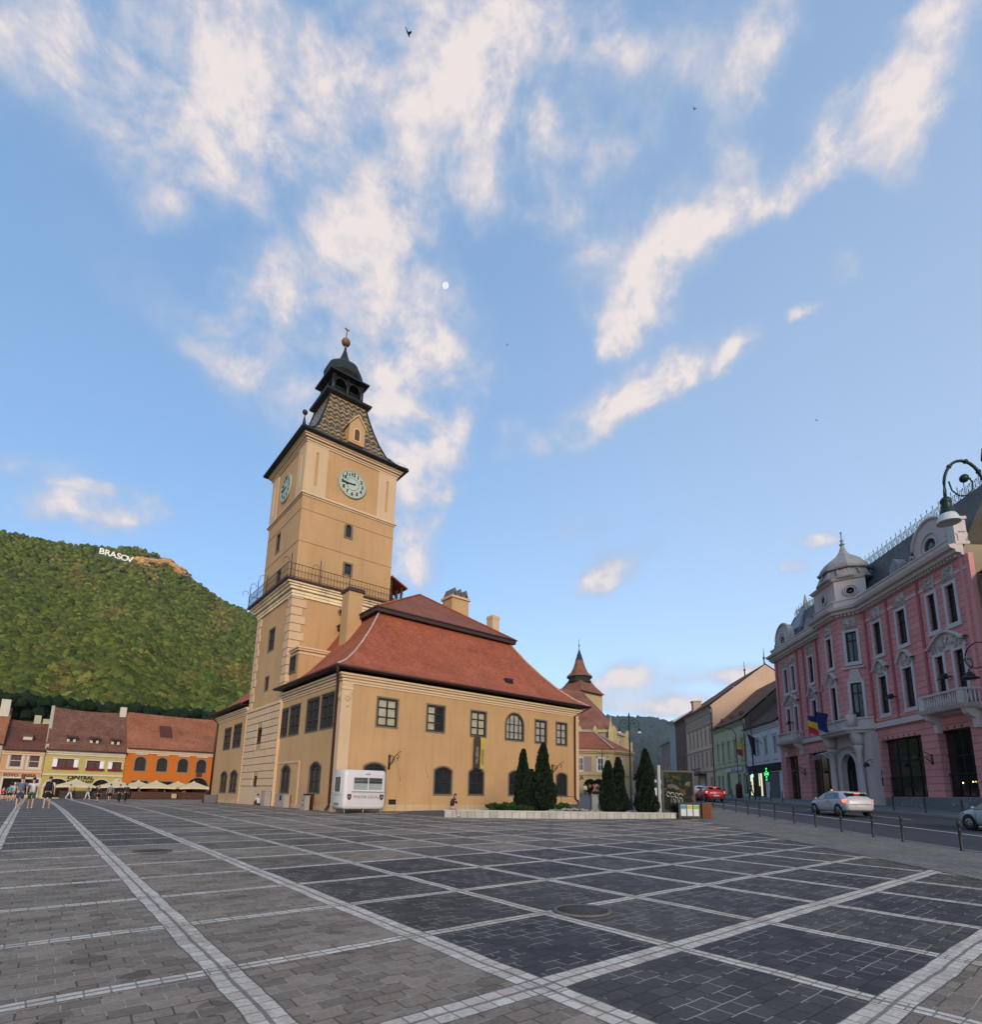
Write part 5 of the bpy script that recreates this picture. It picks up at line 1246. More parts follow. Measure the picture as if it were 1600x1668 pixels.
b=MB(T); b.lathe([(2.35,20.3),(2.25,20.55),(1.95,21.1),(1.85,21.25)],(tc_[0],tc_[1],0),8,R(22.5),False)
for k in range(16):
    a=k*math.pi/8; b.tube([(tc_[0]+2.15*math.cos(a),tc_[1]+2.15*math.sin(a),20.6),(tc_[0]+1.9*math.cos(a),tc_[1]+1.9*math.sin(a),21.15)],.07,5)
b.build('dome_drum',TURR,PK)
b=MB(T); b.lathe([(1.85,21.2),(2.15,21.25),(2.2,21.4),(2.0,21.5),(1.9,21.8),(1.55,22.25),(1.05,22.65),(.62,22.95),(.33,23.35),(.18,23.8),(.14,24.0)],(tc_[0],tc_[1],0),8,R(22.5),False); b.build('dome',TURR,PK)
b=MB(T); b.lathe([(.14,23.95),(.24,24.1),(.1,24.2),(.08,24.35),(.17,24.45),(.05,24.55),(.04,25.1),(.1,25.2),(.01,25.35)],(tc_[0],tc_[1],0),8); b.build('finial',CREST,PK)
b=MB(T); b.lathe([(2.2,17.7),(2.3,19.6),(2.4,19.8),(1.7,20.7),(.9,21.9),(.3,22.8),(.05,24.0)],(-60.2,-2.6,0),4,R(45),False); b.build('corner_pavilion_roof',TURR,PK)
for s_ in (41.3,55.5):
    b=MB(T); b.prism([(-s_-.55,18.3),(-s_+.55,18.3),(-s_+.55,19.2),(-s_,19.75),(-s_-.55,19.2)],'y',-1.6,-.25); d=b.build('roof_dormer',TURR,PK); b=MB(T); b.box(-s_-.3,-s_+.3,-.25,-.22,18.45,19.15); b.build('dormer_pane',BLKG,d)
# side and rear walls
BEIGE=plaster('beige_firewall',(.30,.235,.15),.35)
b=MB(T); b.poly([(-SA,0,.5),(-SA,-14,.5),(-SA,-14,17.0),(-SA,-8,20.5),(-SA,-2.2,22.0),(-SA,-1.4,20.2),(-SA,0,17.3)]); b.poly([(-SB,0,.5),(-SB,-14,.5),(-SB,-14,17.0),(-SB,-8,20.5),(-SB,-2.2,21.5),(-SB,0,17.3)]); b.poly([(-SA,-14,.5),(-SB,-14,.5),(-SB,-14,17),(-SA,-14,17)]); b.poly([(-SA,-14,17),(-SB,-14,17),(-SB,-8,20.5),(-SA,-8,20.5)]); b.build('party_wall',BEIGE,PK)
b=MB(T); b.box(-SA-.02,-SA+.3,-.3,.0,.8,16.9); b.build('corner_pier',PINK,PK)
# a plain neighbour behind the frame edge
nb=thing('beige_side_building',SN(30,N0,1),'plain beige building standing right of the pink palace at the frame edge','building')
b=MB(T); b.box(-SA+.32,-20,-14,-.9,.3,15.5); b.build('wall',BEIGE,nb); b=MB(T); b.prism([(-14.5,15.5),(-.3,15.5),(-7,20)],'x',-SA+.34,-20); b.build('roof',SLATE,nb)
# small fittings
def wall_lamp(s_,z,label,v=0.0):
    t_=thing('wall_lamp',T@Vector((-s_,v,z)),label,'wall lamp'); b=MB(T)
    b.box(-s_-.05,-s_+.05,v,v+.06,z-.3,z+.4)
    b.tube([(-s_,v+.05,z+.3),(-s_,v+.5,z+.55),(-s_,v+.9,z+.45),(-s_,v+1.05,z+.25)],.03,5)
    b.tube([(-s_,v+.05,z-.2),(-s_,v+.4,z+.1),(-s_,v+.7,z+.42)],.022,4); b.tube([(-s_,v+.1,z+.1),(-s_,v+.35,z+.3),(-s_,v+.3,z+.05),(-s_,v+.15,z-.05)],.02,4)
    b.build('bracket',IRON,t_); b=MB(T); b.lathe([(.05,z+.3),(.2,z+.15),(.24,z-.02),(.02,z-.06)],(-s_,v+1.05,0),10); b.build('lamp_shade',IRON,t_)
wall_lamp(39.4,4.4,'iron scroll lamp on the pink pier between the two nearest dark shop windows')
wall_lamp(45.3,4.3,'iron scroll lamp on the pink wall right of the portal'); wall_lamp(57.9,4.3,'iron scroll lamp on the pink pier between the two farther dark shop windows')
t_=thing('hanging_lamp',T@Vector((-31.6,-.8,9.6)),'black scroll bracket lamp hanging over the pavement at the right frame edge','hanging lamp')
b=MB(T); b.tube([(-30.6,-.9,9.0),(-30.9,.3,9.9)]+[(-31.75+.9*math.cos(a),2.0,9.75+.72*math.sin(a)) for a in [k*math.pi/9 for k in range(0,15)]],.035,5); b.tube([(-32.55+.42*math.cos(a),2.0,9.4+.34*math.sin(a)) for a in [-1.57+k*.5 for k in range(9)]],.025,5); b.build('bracket',IRON,t_)
b=MB(T); b.tube([(-32.5,2.0,9.1),(-32.5,2.0,8.95)],.03,5); b.lathe([(.08,8.98),(.16,8.9),(.16,8.82),(.26,8.78),(.28,8.68),(.46,8.6),(.46,8.55),(.02,8.52)],(-32.5,2.0,0),16); b.build('lamp_shade',IRON,t_)
def floodlight(s_,z,label):
    t_=thing('floodlight',T@Vector((-s_,0,z)),label,'floodlight'); b=MB(T); b.box(-s_-.05,-s_+.05,0,.45,z-.04,z+.04); b.box(-s_-.16,-s_+.16,.35,.6,z-.18,z+.16); b.prism([(.55,z-.1),(.85,z-.28),(.85,z-.2),(.6,z+.02)],'x',-s_-.16,-s_+.16); b.build('floodlight_body',IRON,t_)
floodlight(36.65,9.6,'small black floodlight between the paired windows over the near balcony'); floodlight(42.3,9.3,'small black floodlight between the single windows of the pink palace'); floodlight(59.6,9.6,'small black floodlight between the paired windows over the far balcony')
b=MB(T)
t_=thing('wall_plaque',T@Vector((-45.35,.1,3.4)),'dark metal plaques on the pink wall beside the portal','plaque'); b.box(-45.6+.05,-45.15,.0,.09,2.8,3.45); b.box(-45.5,-45.2,.0,.09,3.6,4.0); b.build('plate',DARKWOOD,t_)
# flags on poles at the oriel
def flag(s_,v,z,cols,label,ln=1.9,tilt=.25):
    t_=thing('flag',T@Vector((-s_,v-1.2,z)),label,'flag')
    b=MB(T); tip=(-s_-.2,v+.5,z+1.4); b.tube([(-s_,v-1.2,z-.2),tip],.03,5); b.build('flag_pole',mat('pale_pole',(.5,.5,.5)),t_)
    for k,c in enumerate(cols):
        bb=MB(T); n=6; h=.52
        for i in range(n):
            def P(a,q): # a along the pole side (0..1), q down
                q_=k*h+q*h; return (-s_-.2+.72*(a)+.08*math.sin(q_*2+a*3),v+.45-.5*a+.10*math.sin(a*6+q_*2),z+1.35-.45*a-q_-.05*math.sin(a*5))
            bb.poly([P(i/n,0),P((i+1)/n,0),P((i+1)/n,1),P(i/n,1)],smooth=True)
        bb.build('flag_stripe',c,t_)
BLUEF=mat('navy_blue_cloth',(.010,.018,.10),var=.15); 
flag(48.55,3.1,7.55,[BLUEF,mat('yellow_cloth',(.62,.42,.04),var=.1),mat('red_cloth',(.48,.02,.03),var=.1)],'blue, yellow and red striped flag hanging at the oriel')
flag(47.35,2.9,7.65,[BLUEF,BLUEF,BLUEF],'plain navy blue flag hanging right of the striped one')
# ---------------- street row beyond the palace ----------------
def simple_windows(T,par,lst,fm,pm,sur=None,bars=(1,1),g=.12):
    for o in lst: window(T,par,o,fm,pm,bars=bars,sur_g=g if sur else 0,sur_m=sur,v=-.1,fw=.07,bw=.03)
def gabled(s0,s1,ze,zr,depth,wallm,roofm,label,name,cat,ops,fm,pm,sur,groundh=None,extra=None,gablem=None,bars=(1,1),eave=.5,ridge_frac=.5):
    base=gz((s0+s1)/2)
    h=thing(name,SN((s0+s1)/2,N0,base),label,cat)
    w=wall(T,-s1,-s0,base-.6,ze,[(-b_,-a,c,d,*r) for a,b_,c,d,*r in ops],.25); w.build('front_wall',wallm,h)
    b=MB(T)
    rf=-depth*ridge_frac
    for u in (-s0,-s1): b.poly([(u,0,base-.6),(u,-depth,base-.6),(u,-depth,ze),(u,rf,zr),(u,0,ze)])
    b.poly([(-s1,-depth,base-.6),(-s0,-depth,base-.6),(-s0,-depth,ze),(-s1,-depth,ze)]); b.build('side_wall',gablem or wallm,h)
    b=MB(T); b.poly([(-s1-.01,eave,ze-.1),(-s0+.15,eave,ze-.1),(-s0+.15,rf,zr+.15),(-s1-.01,rf,zr+.15)]); b.poly([(-s1-.01,-depth-.3,ze-.1),(-s0+.15,-depth-.3,ze-.1),(-s0+.15,rf,zr+.15),(-s1-.01,rf,zr+.15)])
    b.box(-s1,-s0,eave-.08,eave,ze-.2,ze-.05); b.build('roof',roofm,h)
    b=MB(T); b.box(-s1,-s0,0,eave*.5,ze-.5,ze-.14); b.box(-s1,-s0,0,eave*.25,ze-.75,ze-.5); b.build('cornice',sur or wallm,h)
    for o in ops:
        window(T,h,(-o[1],-o[0],*o[2:]),fm,pm,bars=bars,sur_g=.14,sur_m=sur,v=-.1,fw=.07,bw=.03)
    return h
BLUEW=plaster('pale_blue_grey_render',(.62,.58,.60),.12); GREENW=plaster('sage_green_render',(.52,.49,.30),.14); TANW=plaster('pinkish_tan_render',(.72,.47,.34),.14)
PEACHG=plaster('peach_gable',(.52,.35,.245),.10); BRWN=plaster('dark_brown_facade',(.19,.115,.09),.3)
WTRIM=mat('white_trim',(.55,.55,.56),var=.08); GTR=mat('sage_trim',(.38,.40,.28),var=.08); TTR=mat('tan_trim',(.48,.37,.29),var=.1)
OLDR=TILE_OLD
bw_=[(s_,s_+1.05,6.75,8.75) for s_ in (64.3,66.9,69.4,71.4)]
hb=gabled(SB+.05,73.6,10.5,16.0,13,BLUEW,brickmat('brown_black_tiles',(.075,.045,.035),(.13,.075,.055),(.03,.02,.018),.2,.17,rough=.85,bump=1,stain=.35),'pale blue grey house with ornate white window frames next to the pink palace','blue_house','house',bw_,WTRIM,WINP,WTRIM)
for o in bw_:
    b=MB(T); b.box(-o[1]-.2,-o[0]+.2,0,.16,8.95,9.12); b.prism([(-o[1]-.1,6.1),(-o[0]+.1,6.1),(-o[0]+.05,6.5),(-o[1]-.05,6.5)],'y',0,.1); build_each(b,'window_moulding',WTRIM,hb)
for s_ in (66.2,68.6,71.0,73.2): b=MB(T); b.box(-s_-.12,-s_+.12,0,.08,5.9,9.7); b.build('pilaster',WTRIM,hb)
b=MB(T); b.box(-73.5,-SB-.2,.02,.25,4.9,5.7); b.build('shop_fascia',mat('black_fascia',(.015,.017,.02)),hb)
b=MB(T); b.box(-73.3,-68.2,.0,.06,1.6,4.9); sh=b.build('shop_front',mat('black_shopfront',(.012,.013,.015),rough=.2),hb)
LIT=mat('lit_shop_interior',(.4,.4,.3),emit=(1.0,.96,.68),es=.4,var=.4,scale=3)
for a,c,z0_,z1_ in ((72.0,72.8,2.1,4.6),(69.0,69.45,2.0,4.7),(69.7,70.0,3.2,4.7)): b=MB(T); b.box(-c,-a,.06,.08,z0_,z1_); b.build('lit_pane',LIT,sh)
b=MB(T); b.box(-66.9,-64.2,.0,.05,1.7,4.7); b.build('grey_shutter',mat('grey_shutter',(.12,.12,.13),var=.15),hb)
gw=[(s_,s_+.75,6.95,9.25) for s_ in (74.9,77.6,80.2,82.7,85.0)]; gd=[(76.2,77.1,2.2,4.9),(80.6,82.1,2.1,5.2,.7),(83.4,84.3,2.2,4.9),(85.2,86.1,2.2,4.9),(74.6,75.5,2.2,4.9)]
hg=gabled(73.65,87.1,12.1,18.3,14,GREENW,OLDR,'sage green two storey house with five tall windows on the street','green_house','house',gw+gd,GTR,WINP,GTR,gablem=plaster('brown_grey_gable',(.15,.105,.075),.3),bars=(1,1))
for o in gw: b=MB(T); b.box(-o[1]-.2,-o[0]+.2,0,.2,9.5,9.68); b.prism([(-o[1]-.15,9.7),(-o[0]+.15,9.7),((-o[1]-o[0])/2,10.1)],'y',0,.16); b.box(-o[1]-.2,-o[0]+.2,0,.16,6.6,6.75); b.build('window_hood',GTR,hg)
b=MB(T); b.box(-87.0,-73.7,0,.14,6.0,6.25); b.build('belt_course',GTR,hg)
b=MB(T); b.box(-81.5,-75.3,.14,.2,5.35,5.85); sb=b.build('shop_sign',mat('white_sign_board',(.55,.57,.56)),hg)
textmesh('lettering','MAGAZIN',.42,mat('dark_lettering',(.06,.07,.07)),sb,TXT(T,-78.6,5.45,.205),depth=.005)
b=MB(T); b.tube([(-74.0,.1,11.8),(-73.9,.12,10.9),(-73.9,.12,2.3)],.07,6); b.tube([(-74.0,.5,12.0),(-74.0,.1,11.6)],.07,6); b.build('downpipe',PIPE,hg)
b=MB(T)
for s_ in (76,80,84): b.prism([(-s_-.35,12.9),(-s_+.35,12.9),(-s_,13.35)],'y',-1.2,-.2)
b.build('roof_vents',OLDR,hg)
th_w=[(s_,s_+.75,z0_,z1_) for s_ in (88.6,91.0,93.4,95.8,98.2,100.6) for z0_,z1_ in ((6.6,8.9),(10.1,12.5))]+[(88.8,89.8,2.5,4.9),(92,93.2,2.4,5.2),(96,97,2.4,4.9),(99.6,100.8,2.4,4.9)]
ht=gabled(87.15,103.5,16.2,22.5,17,TANW,brickmat('dark_red_tiles',(.20,.075,.05),(.26,.11,.07),(.06,.03,.02),.2,.17,rough=.85,bump=1,stain=.35),'tall pinkish tan four storey house with a bare peach gable above the green roof','tan_house','house',th_w,TTR,WINP,TTR,gablem=PEACHG)
for z in (9.3,13.3,5.8): b=MB(T); b.box(-103.4,-87.2,0,.14,z,z+.22); b.build('belt_course',TTR,ht)
b=MB(T)
b.box(-103.4,-87.2,0,.04,13.7,15.65)
for k in range(26): s_=87.6+k*.62; b.box(-s_-.12,-s_+.12,.04,.12,13.8,14.5); b.box(-s_-.12,-s_+.12,.04,.22,14.9,15.6)
b.build('frieze',TTR,ht)
b=MB(T)
for s_ in (88.98,91.38,93.78,96.18,98.58,100.98): b.tube([(-s_+.35*math.cos(a),.1,12.85+.3*math.sin(a)) for a in [k*math.pi/6 for k in range(7)]],.08,4)
b.build('window_arches',TTR,ht)
b=MB(T); b.box(-97,-92,.0,1.0,5.35,5.5)
for k in range(18): b.tube([(-97+k*.29,.95,5.5),(-97+k*.29,.95,6.4)],.02,4)
b.box(-97,-92,.92,1.0,6.38,6.44); b.build('balcony',IRON,ht)
for s_,rr in ((101.5,16.5),(89,18)):
    b=MB(T); b.box(-s_-.7,-s_+.7,-2.2,-.8,rr,rr+2.3); b.box(-s_-.85,-s_+.85,-2.35,-.65,rr+2.3,rr+2.5); 
    if s_>100: b.build('chimney',TTR,ht)
b=MB(T)
for s_,q in ((87.4,-8.5),(96,-8.5)): b.tube([(-s_,q,22.4),(-s_,q,25.2)],[.12,.03],5); b.ball((-s_,q,23.6),.22,6)
build_each(b,'roof_spike',DARKTIN,ht)
b=MB(T); b.tube([(-87.5,.5,16.0),(-87.6,.12,15.3),(-87.6,.12,2.2)],.08,6); b.build('downpipe',DARKTIN,ht)
h5=gabled(103.55,112,16.4,21.5,15,BRWN,OLDR,'dark brown facade with weathered ornament beyond the tan house','brown_house','house',[(s_,s_+.8,z0_,z1_) for s_ in (104.6,107,109.4) for z0_,z1_ in ((6.5,9),(10.2,12.4),(13.6,15.2))],TTR,WINP,BRWN)
h6=gabled(112.05,117,17,21,15,mat('greyish_white_render',(.42,.42,.40),var=.1),OLDR,'narrow greyish white house near the end of the street row','white_house','house',[(s_,s_+.7,z0_,z1_) for s_ in (112.8,114.6) for z0_,z1_ in ((6.5,9),(10.2,12.6),(13.6,15.6))],WTRIM,WINP,WTRIM)
h7=gabled(117.05,126,13,17,15,plaster('dusty_pink_render',(.33,.235,.22),.15),OLDR,'dusty pink house last in the street row','pink_house','house',[(s_,s_+.8,z0_,z1_) for s_ in (118.2,120.8,123.4) for z0_,z1_ in ((6.5,8.8),(9.8,11.8))],TTR,WINP,TTR)
# pharmacy cross, blue sign, small flags
cb=thing('pharmacy_cross',T@Vector((-63.9,1.4,4.4)),'lit green pharmacy cross hanging beside the pink palace','pharmacy sign')
b=MB(T); G_=mat('green_led',(.1,.8,.2),emit=(.05,1.0,.16),es=.9)
c=(-63.9,4.4)
b.box(c[0]-.2,c[0]+.2,1.3,1.5,c[1]-.85,c[1]+.85); b.box(c[0]-.62,c[0]-.2,1.3,1.5,c[1]-.22,c[1]+.22) ; b.box(c[0]+.2,c[0]+.62,1.3,1.5,c[1]-.22,c[1]+.22); b.build('cross',mat('dark_green_panel',(.01,.05,.02)),cb)
b=MB(T)
for dz in (-.65,-.35,-.05,.25,.55):
    b.box(c[0]-.15,c[0]+.15,1.5,1.52,c[1]+dz-.06,c[1]+dz+.1)
for du in (-.5,-.3,.3,.5): b.box(c[0]+du-.07,c[0]+du+.07,1.5,1.52,c[1]-.16,c[1]+.16)
b.build('led_tubes',G_,cb); b=MB(T); b.tube([(c[0],.0,c[1]+.5),(c[0],1.3,c[1]+.5)],.03,4); b.build('bracket',IRON,cb)
cb=thing('projecting_flag',T@Vector((-74.4,1.4,8.4)),'small dark flag projecting from the pale blue grey house','flag'); b=MB(T); b.tube([(-68.4,0,8.2),(-68.1,1.8,9.4)],.03,4); b.build('flag_pole',IRON,cb); b=MB(T); b.poly([(-68.1,1.8,9.4),(-68.2,.9,8.85),(-67.9,1.0,6.6),(-67.6,1.5,6.9)]); b.build('cloth',mat('black_blue_cloth',(.015,.02,.03)),cb)
cb=thing('projecting_flag',T@Vector((-74.0,1.2,8.4)),'small red and yellow flag hanging between the green and pale blue houses','flag'); b=MB(T); b.tube([(-73.6,0,8.4),(-73.5,1.4,9.0)],.03,4); b.build('flag_pole',IRON,cb)
for z0_,m_ in ((7.9,'yellow_cloth'),(7.1,'red_cloth')):
    b=MB(T); b.poly([(-73.5,1.4,z0_+.85),(-73.5,.6,z0_+.8),(-73.3,.7,z0_),(-73.3,1.2,z0_+.05)]); b.build('flag_stripe',MATS[m_],cb)
# ---------------- row of low houses on the left ----------------
YR=90.0
TR=Matrix.Translation((0,YR,0))@FR((0,0),0)
def rowhouse(x0,x1,ze,zr,depth,wallm,roofm,label,name,ops,fm,pm,sur,bars=(1,1),g=.15,trim=None,belt=None,ridge=.5,dip=0):
    base=zg((x0+x1)/2,YR); h=thing(name,((x0+x1)/2,YR,base),label,'house')
    wall(TR,x0,x1,base-.5,ze,[tuple(o) for o in ops],.3).build('front_wall',wallm,h)
    b=MB(TR); r=-depth*ridge
    for u in (x0,x1): b.poly([(u,0,base-.5),(u,-depth,base-.5),(u,-depth,ze),(u,r,zr),(u,0,ze)])
    b.poly([(x0,-depth,base-.5),(x1,-depth,base-.5),(x1,-depth,ze),(x0,-depth,ze)]); b.build('side_wall',wallm,h)
    b=MB(TR); n=8
    rows=[]
    for i in range(n+1):
        u=x0-.05+(x1-x0+.1)*i/n; sag=.12*math.sin(i/n*math.pi)*(1+dip)
        rows.append([(u,.55,ze+.15-.2),(u,-.9,ze+1.15-sag*.3),(u,r*.55,ze+(zr-ze)*.56-sag),(u,r,zr+.15-sag),(u,-depth-.4,ze)])
    b.loft(rows,closed=False,cap=False,smooth=False); b.build('roof',roofm,h)
    b=MB(TR); b.box(x0,x1,.0,.28,ze-.35,ze-.02); b.box(x0,x1,0,.14,ze-.6,ze-.35); b.build('cornice',trim or sur,h)
    if belt: b=MB(TR); b.box(x0,x1,0,.12,belt,belt+.22); b.build('belt_course',trim or sur,h)
    b=MB(TR); b.tube([(x0,.62,ze+.0),(x1,.62,ze+.0)],.08,6); b.build('gutter',PIPE,h)
    for o in ops:
        if o[3]<ze-3.2: window(TR,h,o,DARKWOOD,mat('dim_interior',(.02,.012,.008),rough=.6,var=.5,scale=2,spec=.08),bars=(1,0),v=-.22,fw=.1,bw=.03,sur_g=g if sur else 0,sur_m=sur)
        else: window(TR,h,o,fm,pm,bars=bars,v=-.12,fw=.1,bw=.05,sur_g=g if sur else 0,sur_m=sur)
    return h
ORANGE=plaster('orange_render',(.50,.135,.015),.12); YELLOW=plaster('yellow_green_render',(.45,.36,.115),.12); PEACH=plaster('peach_render',(.52,.28,.16),.12); MINT=plaster('pale_green_render',(.42,.45,.28),.1)
WHT=mat('off_white_trim',(.55,.50,.41),var=.06); BRNF=mat('brown_window_frame',(.09,.03,.022),var=.2); DIMG=glassmat('dim_glass',(.03,.026,.024),rough=.35,spec=.25)
# orange
oo=[(x,x+1.25,4.05,5.95,.62) for x in (10.2,12.75,15.3,17.65,19.85,21.9)]+[(16.75,19.45,.5,3.35,1.3),(21.3,22.9,.8,2.9,.8),(10.2,12.0,.6,2.7),(13.2,14.9,.6,2.7)]
ho=rowhouse(9.1,24.5,7.0,12.4,12,ORANGE,brickmat('orange_red_tiles',(.34,.105,.045),(.44,.17,.08),(.13,.05,.03),.2,.18,rough=.8,bump=1,stain=.4,sscale=.35),'bright orange house with a red roof, arched windows and a wide arched gateway','orange_house',oo,DARKWOOD,DIMG,mat('grey_stone_frame',(.20,.17,.14),var=.15),bars=(1,1),g=.13,trim=mat('pinkish_cream',(.60,.45,.33),var=.08))
for x in (10.2,12.75,15.3,17.65,19.85): b=MB(TR); b.box(x-.1,x+1.35,0,.12,6.22,6.36); b.build('window_hood',WHT,ho)
b=MB(TR); b.box(17.75,18.45,0,.15,3.5,4.1); b.build('coat_panel',BRNF,ho)
for x,z in ((13.0,9.6),(21.2,9.3)):
    b=MB(TR); b.box(x,x+1.4,-2.6,-2.5,z-.9,z+.9) if False else b.prism([(-1.9,z-.95),(-1.9,z-.6),(-3.9,z+1.15),(-3.9,z+.95)],'x',x,x+1.5); b.build('roof_hatch',ho and BRNF,ho)
# yellow
oy=[(1.75,4.2,3.95,5.2),(6.0,7.3+.3,3.95,5.15),(3.0,3.01,3,3.01)][:2]+[(-.9+.9,.01,0,0)][:0]
oy=[(1.55,4.15,4.0,5.2),(5.05,6.75,4.0,5.15),(7.55,8.8,4.0,5.1)]
oy=[(.75+.9,1.65+2.4,4.0,5.25),(5.0,6.75,3.95,5.15),(7.35,8.75,3.95,5.1)]
oy+=[(1.1,3.6,.4,2.75,.95),(5.9,7.8,.9,2.75,.8),(8.1,8.95,.9,2.8,.42)]
hy=rowhouse(.75,9.05,6.3,12.2,12,YELLOW,TILE_OLD,'yellow green house with an old brown roof and three small roof dormers','yellow_house',oy,BRNF,mat('reddish_pane',(.085,.04,.038),rough=.3,var=.4,scale=4),WHT,bars=(1,0),g=.12,belt=3.15,dip=1)
for (a,c,z0_,z1_,*r) in oy[:3]:
    w_=.42
    for k,u in enumerate((a-.05,c-w_+.05)):
        if (a>4 and a<7 and k==0) or (a>7 and k==1): continue
        b=MB(TR); b.box(u,u+w_,.02,.06,z0_+.18,z1_-.05); b.build('shutter',mat('white_shutter',(.75,.74,.74),var=.04),hy)
    b=MB(TR); b.box(a-.08,c+.08,.05,.35,z0_-.06,z0_+.2); b.build('flower_box',mat('dark_red_flowers',(.16,.012,.02),var=.6,scale=9),hy)
textmesh('lettering','CENTRAL',.62,mat('black_sign_letters',(.02,.02,.012)),hy,TXT(TR,4.62,2.72,.02),depth=.03,bold=.03)
textmesh('lettering','RESTAURANT',.44,MATS['black_sign_letters'],hy,TXT(TR,4.62,2.28,.02),depth=.03,bold=.02)
for x in (2.6,5.0,7.3):
    d=MB(TR); z=7.5; d.prism([(-.9,z-.1),(-.9,z+.55),(-2.7,z+.95),(-2.2,z+.1)],'x',x,x+.95); dm=d.build('dormer',TILE_OLD,hy)
    d=MB(TR); d.box(x+.1,x+.85,-.9,-.86,z+.08,z+.48); d.build('dormer_pane',mat('black_opening',(.01,.01,.01)),dm)
    for u in (x+.02,x+.66): d=MB(TR); d.box(u,u+.27,-.86,-.82,z-.05,z+.3); d.build('dormer_board',WHT,dm)
    d=MB(TR); d.prism([(-.75,z+.5),(-.75,z+.6),(-2.9,z+1.05),(-2.9,z+.95)],'x',x-.12,x+1.07); d.build('dormer_roof',BRNF,dm)
for x0_,x1_,z0_,z1_,lab in ((8.2,8.95,12.0,13.5,0),):
    b=MB(TR); b.box(x0_,x1_,-6.3,-5.4,z0_-1.5,z1_-.4); b.build('chimney',WHT,hy)
b=MB(TR); b.poly([(.6,0,6.2),(.6,-6,12.5),(.95,-6,12.5),(.95,0,6.2)]); b.box(.6,.95,-.4,.1,6,7) ; b.build('gable_parapet',mat('cracked_cream',(.42,.36,.26),var=.2),hy)
# peach
op=[(-2.85,-1.6,4.1,5.75),(-.55,.4,4.1,5.75)]
op=[(-2.5,-1.35,3.95,5.6),(-.75+.0,.35,3.95,5.55),(-2.75,-1.0,.7,2.65),(-.75,.55,.7,2.6)]
hp=rowhouse(-3.3,.7,6.05,10.0,10,PEACH,brickmat('dark_brown_tiles',(.15,.05,.035),(.21,.085,.055),(.06,.02,.015),.2,.18,rough=.85,bump=1,stain=.35),'narrow peach house with two white framed windows over its shop fronts','peach_house',op,WHT,mat('reddish_pane',(.085,.04,.038)),WHT,bars=(0,1),g=.2,belt=3.35,trim=mat('peach_trim',(.60,.42,.27),var=.05))
textmesh('lettering','FOTO  PRESA',.5,mat('brown_letters',(.10,.035,.02)),hp,TXT(TR,-1.3,2.85,.02),depth=.02,bold=.02)
for x in (-1.2,): 
    d=MB(TR); z=7.3; d.prism([(-1.0,z),(-1.0,z+.55),(-2.6,z+.9),(-2.2,z+.1)],'x',x-.5,x+.5); dm=d.build('dormer',TILE_OLD,hp); d=MB(TR); d.box(x-.42,x+.42,-1.0,-.96,z+.1,z+.45); d.build('dormer_board',WHT,dm)
for x in (-.6,.3): b=MB(TR); b.box(x-.35,x+.35,-5.4,-4.7,8.5,10.9 if x<0 else 10.5); b.build('chimney',mat('cracked_cream',(.42,.36,.26)),hp)
# mint
hm=rowhouse(-14,-3.35,6.6,11.6,12,MINT,brickmat('orange_red_tiles',(.34,.105,.045),(.44,.17,.08),(.13,.05,.03),.2,.18),'pale green house cut by the left frame edge','pale_green_house',[(-6.0,-4.7,4,5.7),(-9,-7.7,4,5.7),(-6.2,-4.4,.7,2.6)],WHT,DIMG,WHT,belt=3.4)
b=MB(TR); b.box(-4.4,-3.5,-5.5,-4.5,9.5,12.6); b.build('chimney',WHT,hm)
h9=rowhouse(24.55,45,7.2,12.2,12,plaster('ochre_render',(.45,.30,.12),.12),TILE_OLD,'ochre house hidden mostly behind the town hall','ochre_house',[(26,27.2,4,5.8),(29,30.2,4,5.8)],WHT,DIMG,WHT)
# cafe: screens, umbrellas, tables
UMB=mat('cream_canvas',(.66,.53,.31),rough=.8,var=.06,scale=3,big=.1)
def umbrella(x,y,label):
    z=zg(x,y); t_=thing('cafe_umbrella',(x,y,z),label,'umbrella','cream cafe umbrellas in front of the left houses')
    b=MB(); b.tube([(x,y,z),(x,y,z+2.3)],.04,6); b.box(x-.3,x+.3,y-.3,y+.3,z+.01,z+.1); b.build('pole',mat('umbrella_pole',(.30,.22,.13)),t_)
    b=MB(); w=1.95
    rim=[(x+w*math.cos(R(45+90*k)+0)*1.414,y+w*math.sin(R(45+90*k))*1.414,z+1.52) for k in range(4)]
    pts=[]
    for k in range(4):
        p=Vector(rim[k]);q=Vector(rim[(k+1)%4]); pts+= [p,p.lerp(q,.25)+Vector((0,0,.05)),p.lerp(q,.5)+Vector((0,0,.07)),p.lerp(q,.75)+Vector((0,0,.05))]
    apex=Vector((x,y,z+2.36)); n=len(pts)
    for k in range(n):
        p,q=pts[k],pts[(k+1)%n]; m1=p.lerp(apex,.5)-Vector((0,0,.03)); m2=q.lerp(apex,.5)-Vector((0,0,.03))
        b.poly([p,q,m2,m1]); b.poly([m1,m2,apex.lerp(m2,.1),apex.lerp(m1,.1)]); b.poly([p,q,q-Vector((0,0,.2)),p-Vector((0,0,.2))])
    b.poly([apex.lerp(pt_,.1)+Vector((0,0,.0)) for pt_ in [pts[k].lerp(apex,.5)-Vector((0,0,.03)) for k in range(n)]])
    b.build('canopy',UMB,t_)
    b=MB(); b.lathe([(.28,z+2.22),(.02,z+2.46)],(x,y,0),8); b.build('canopy_cap',UMB,t_)
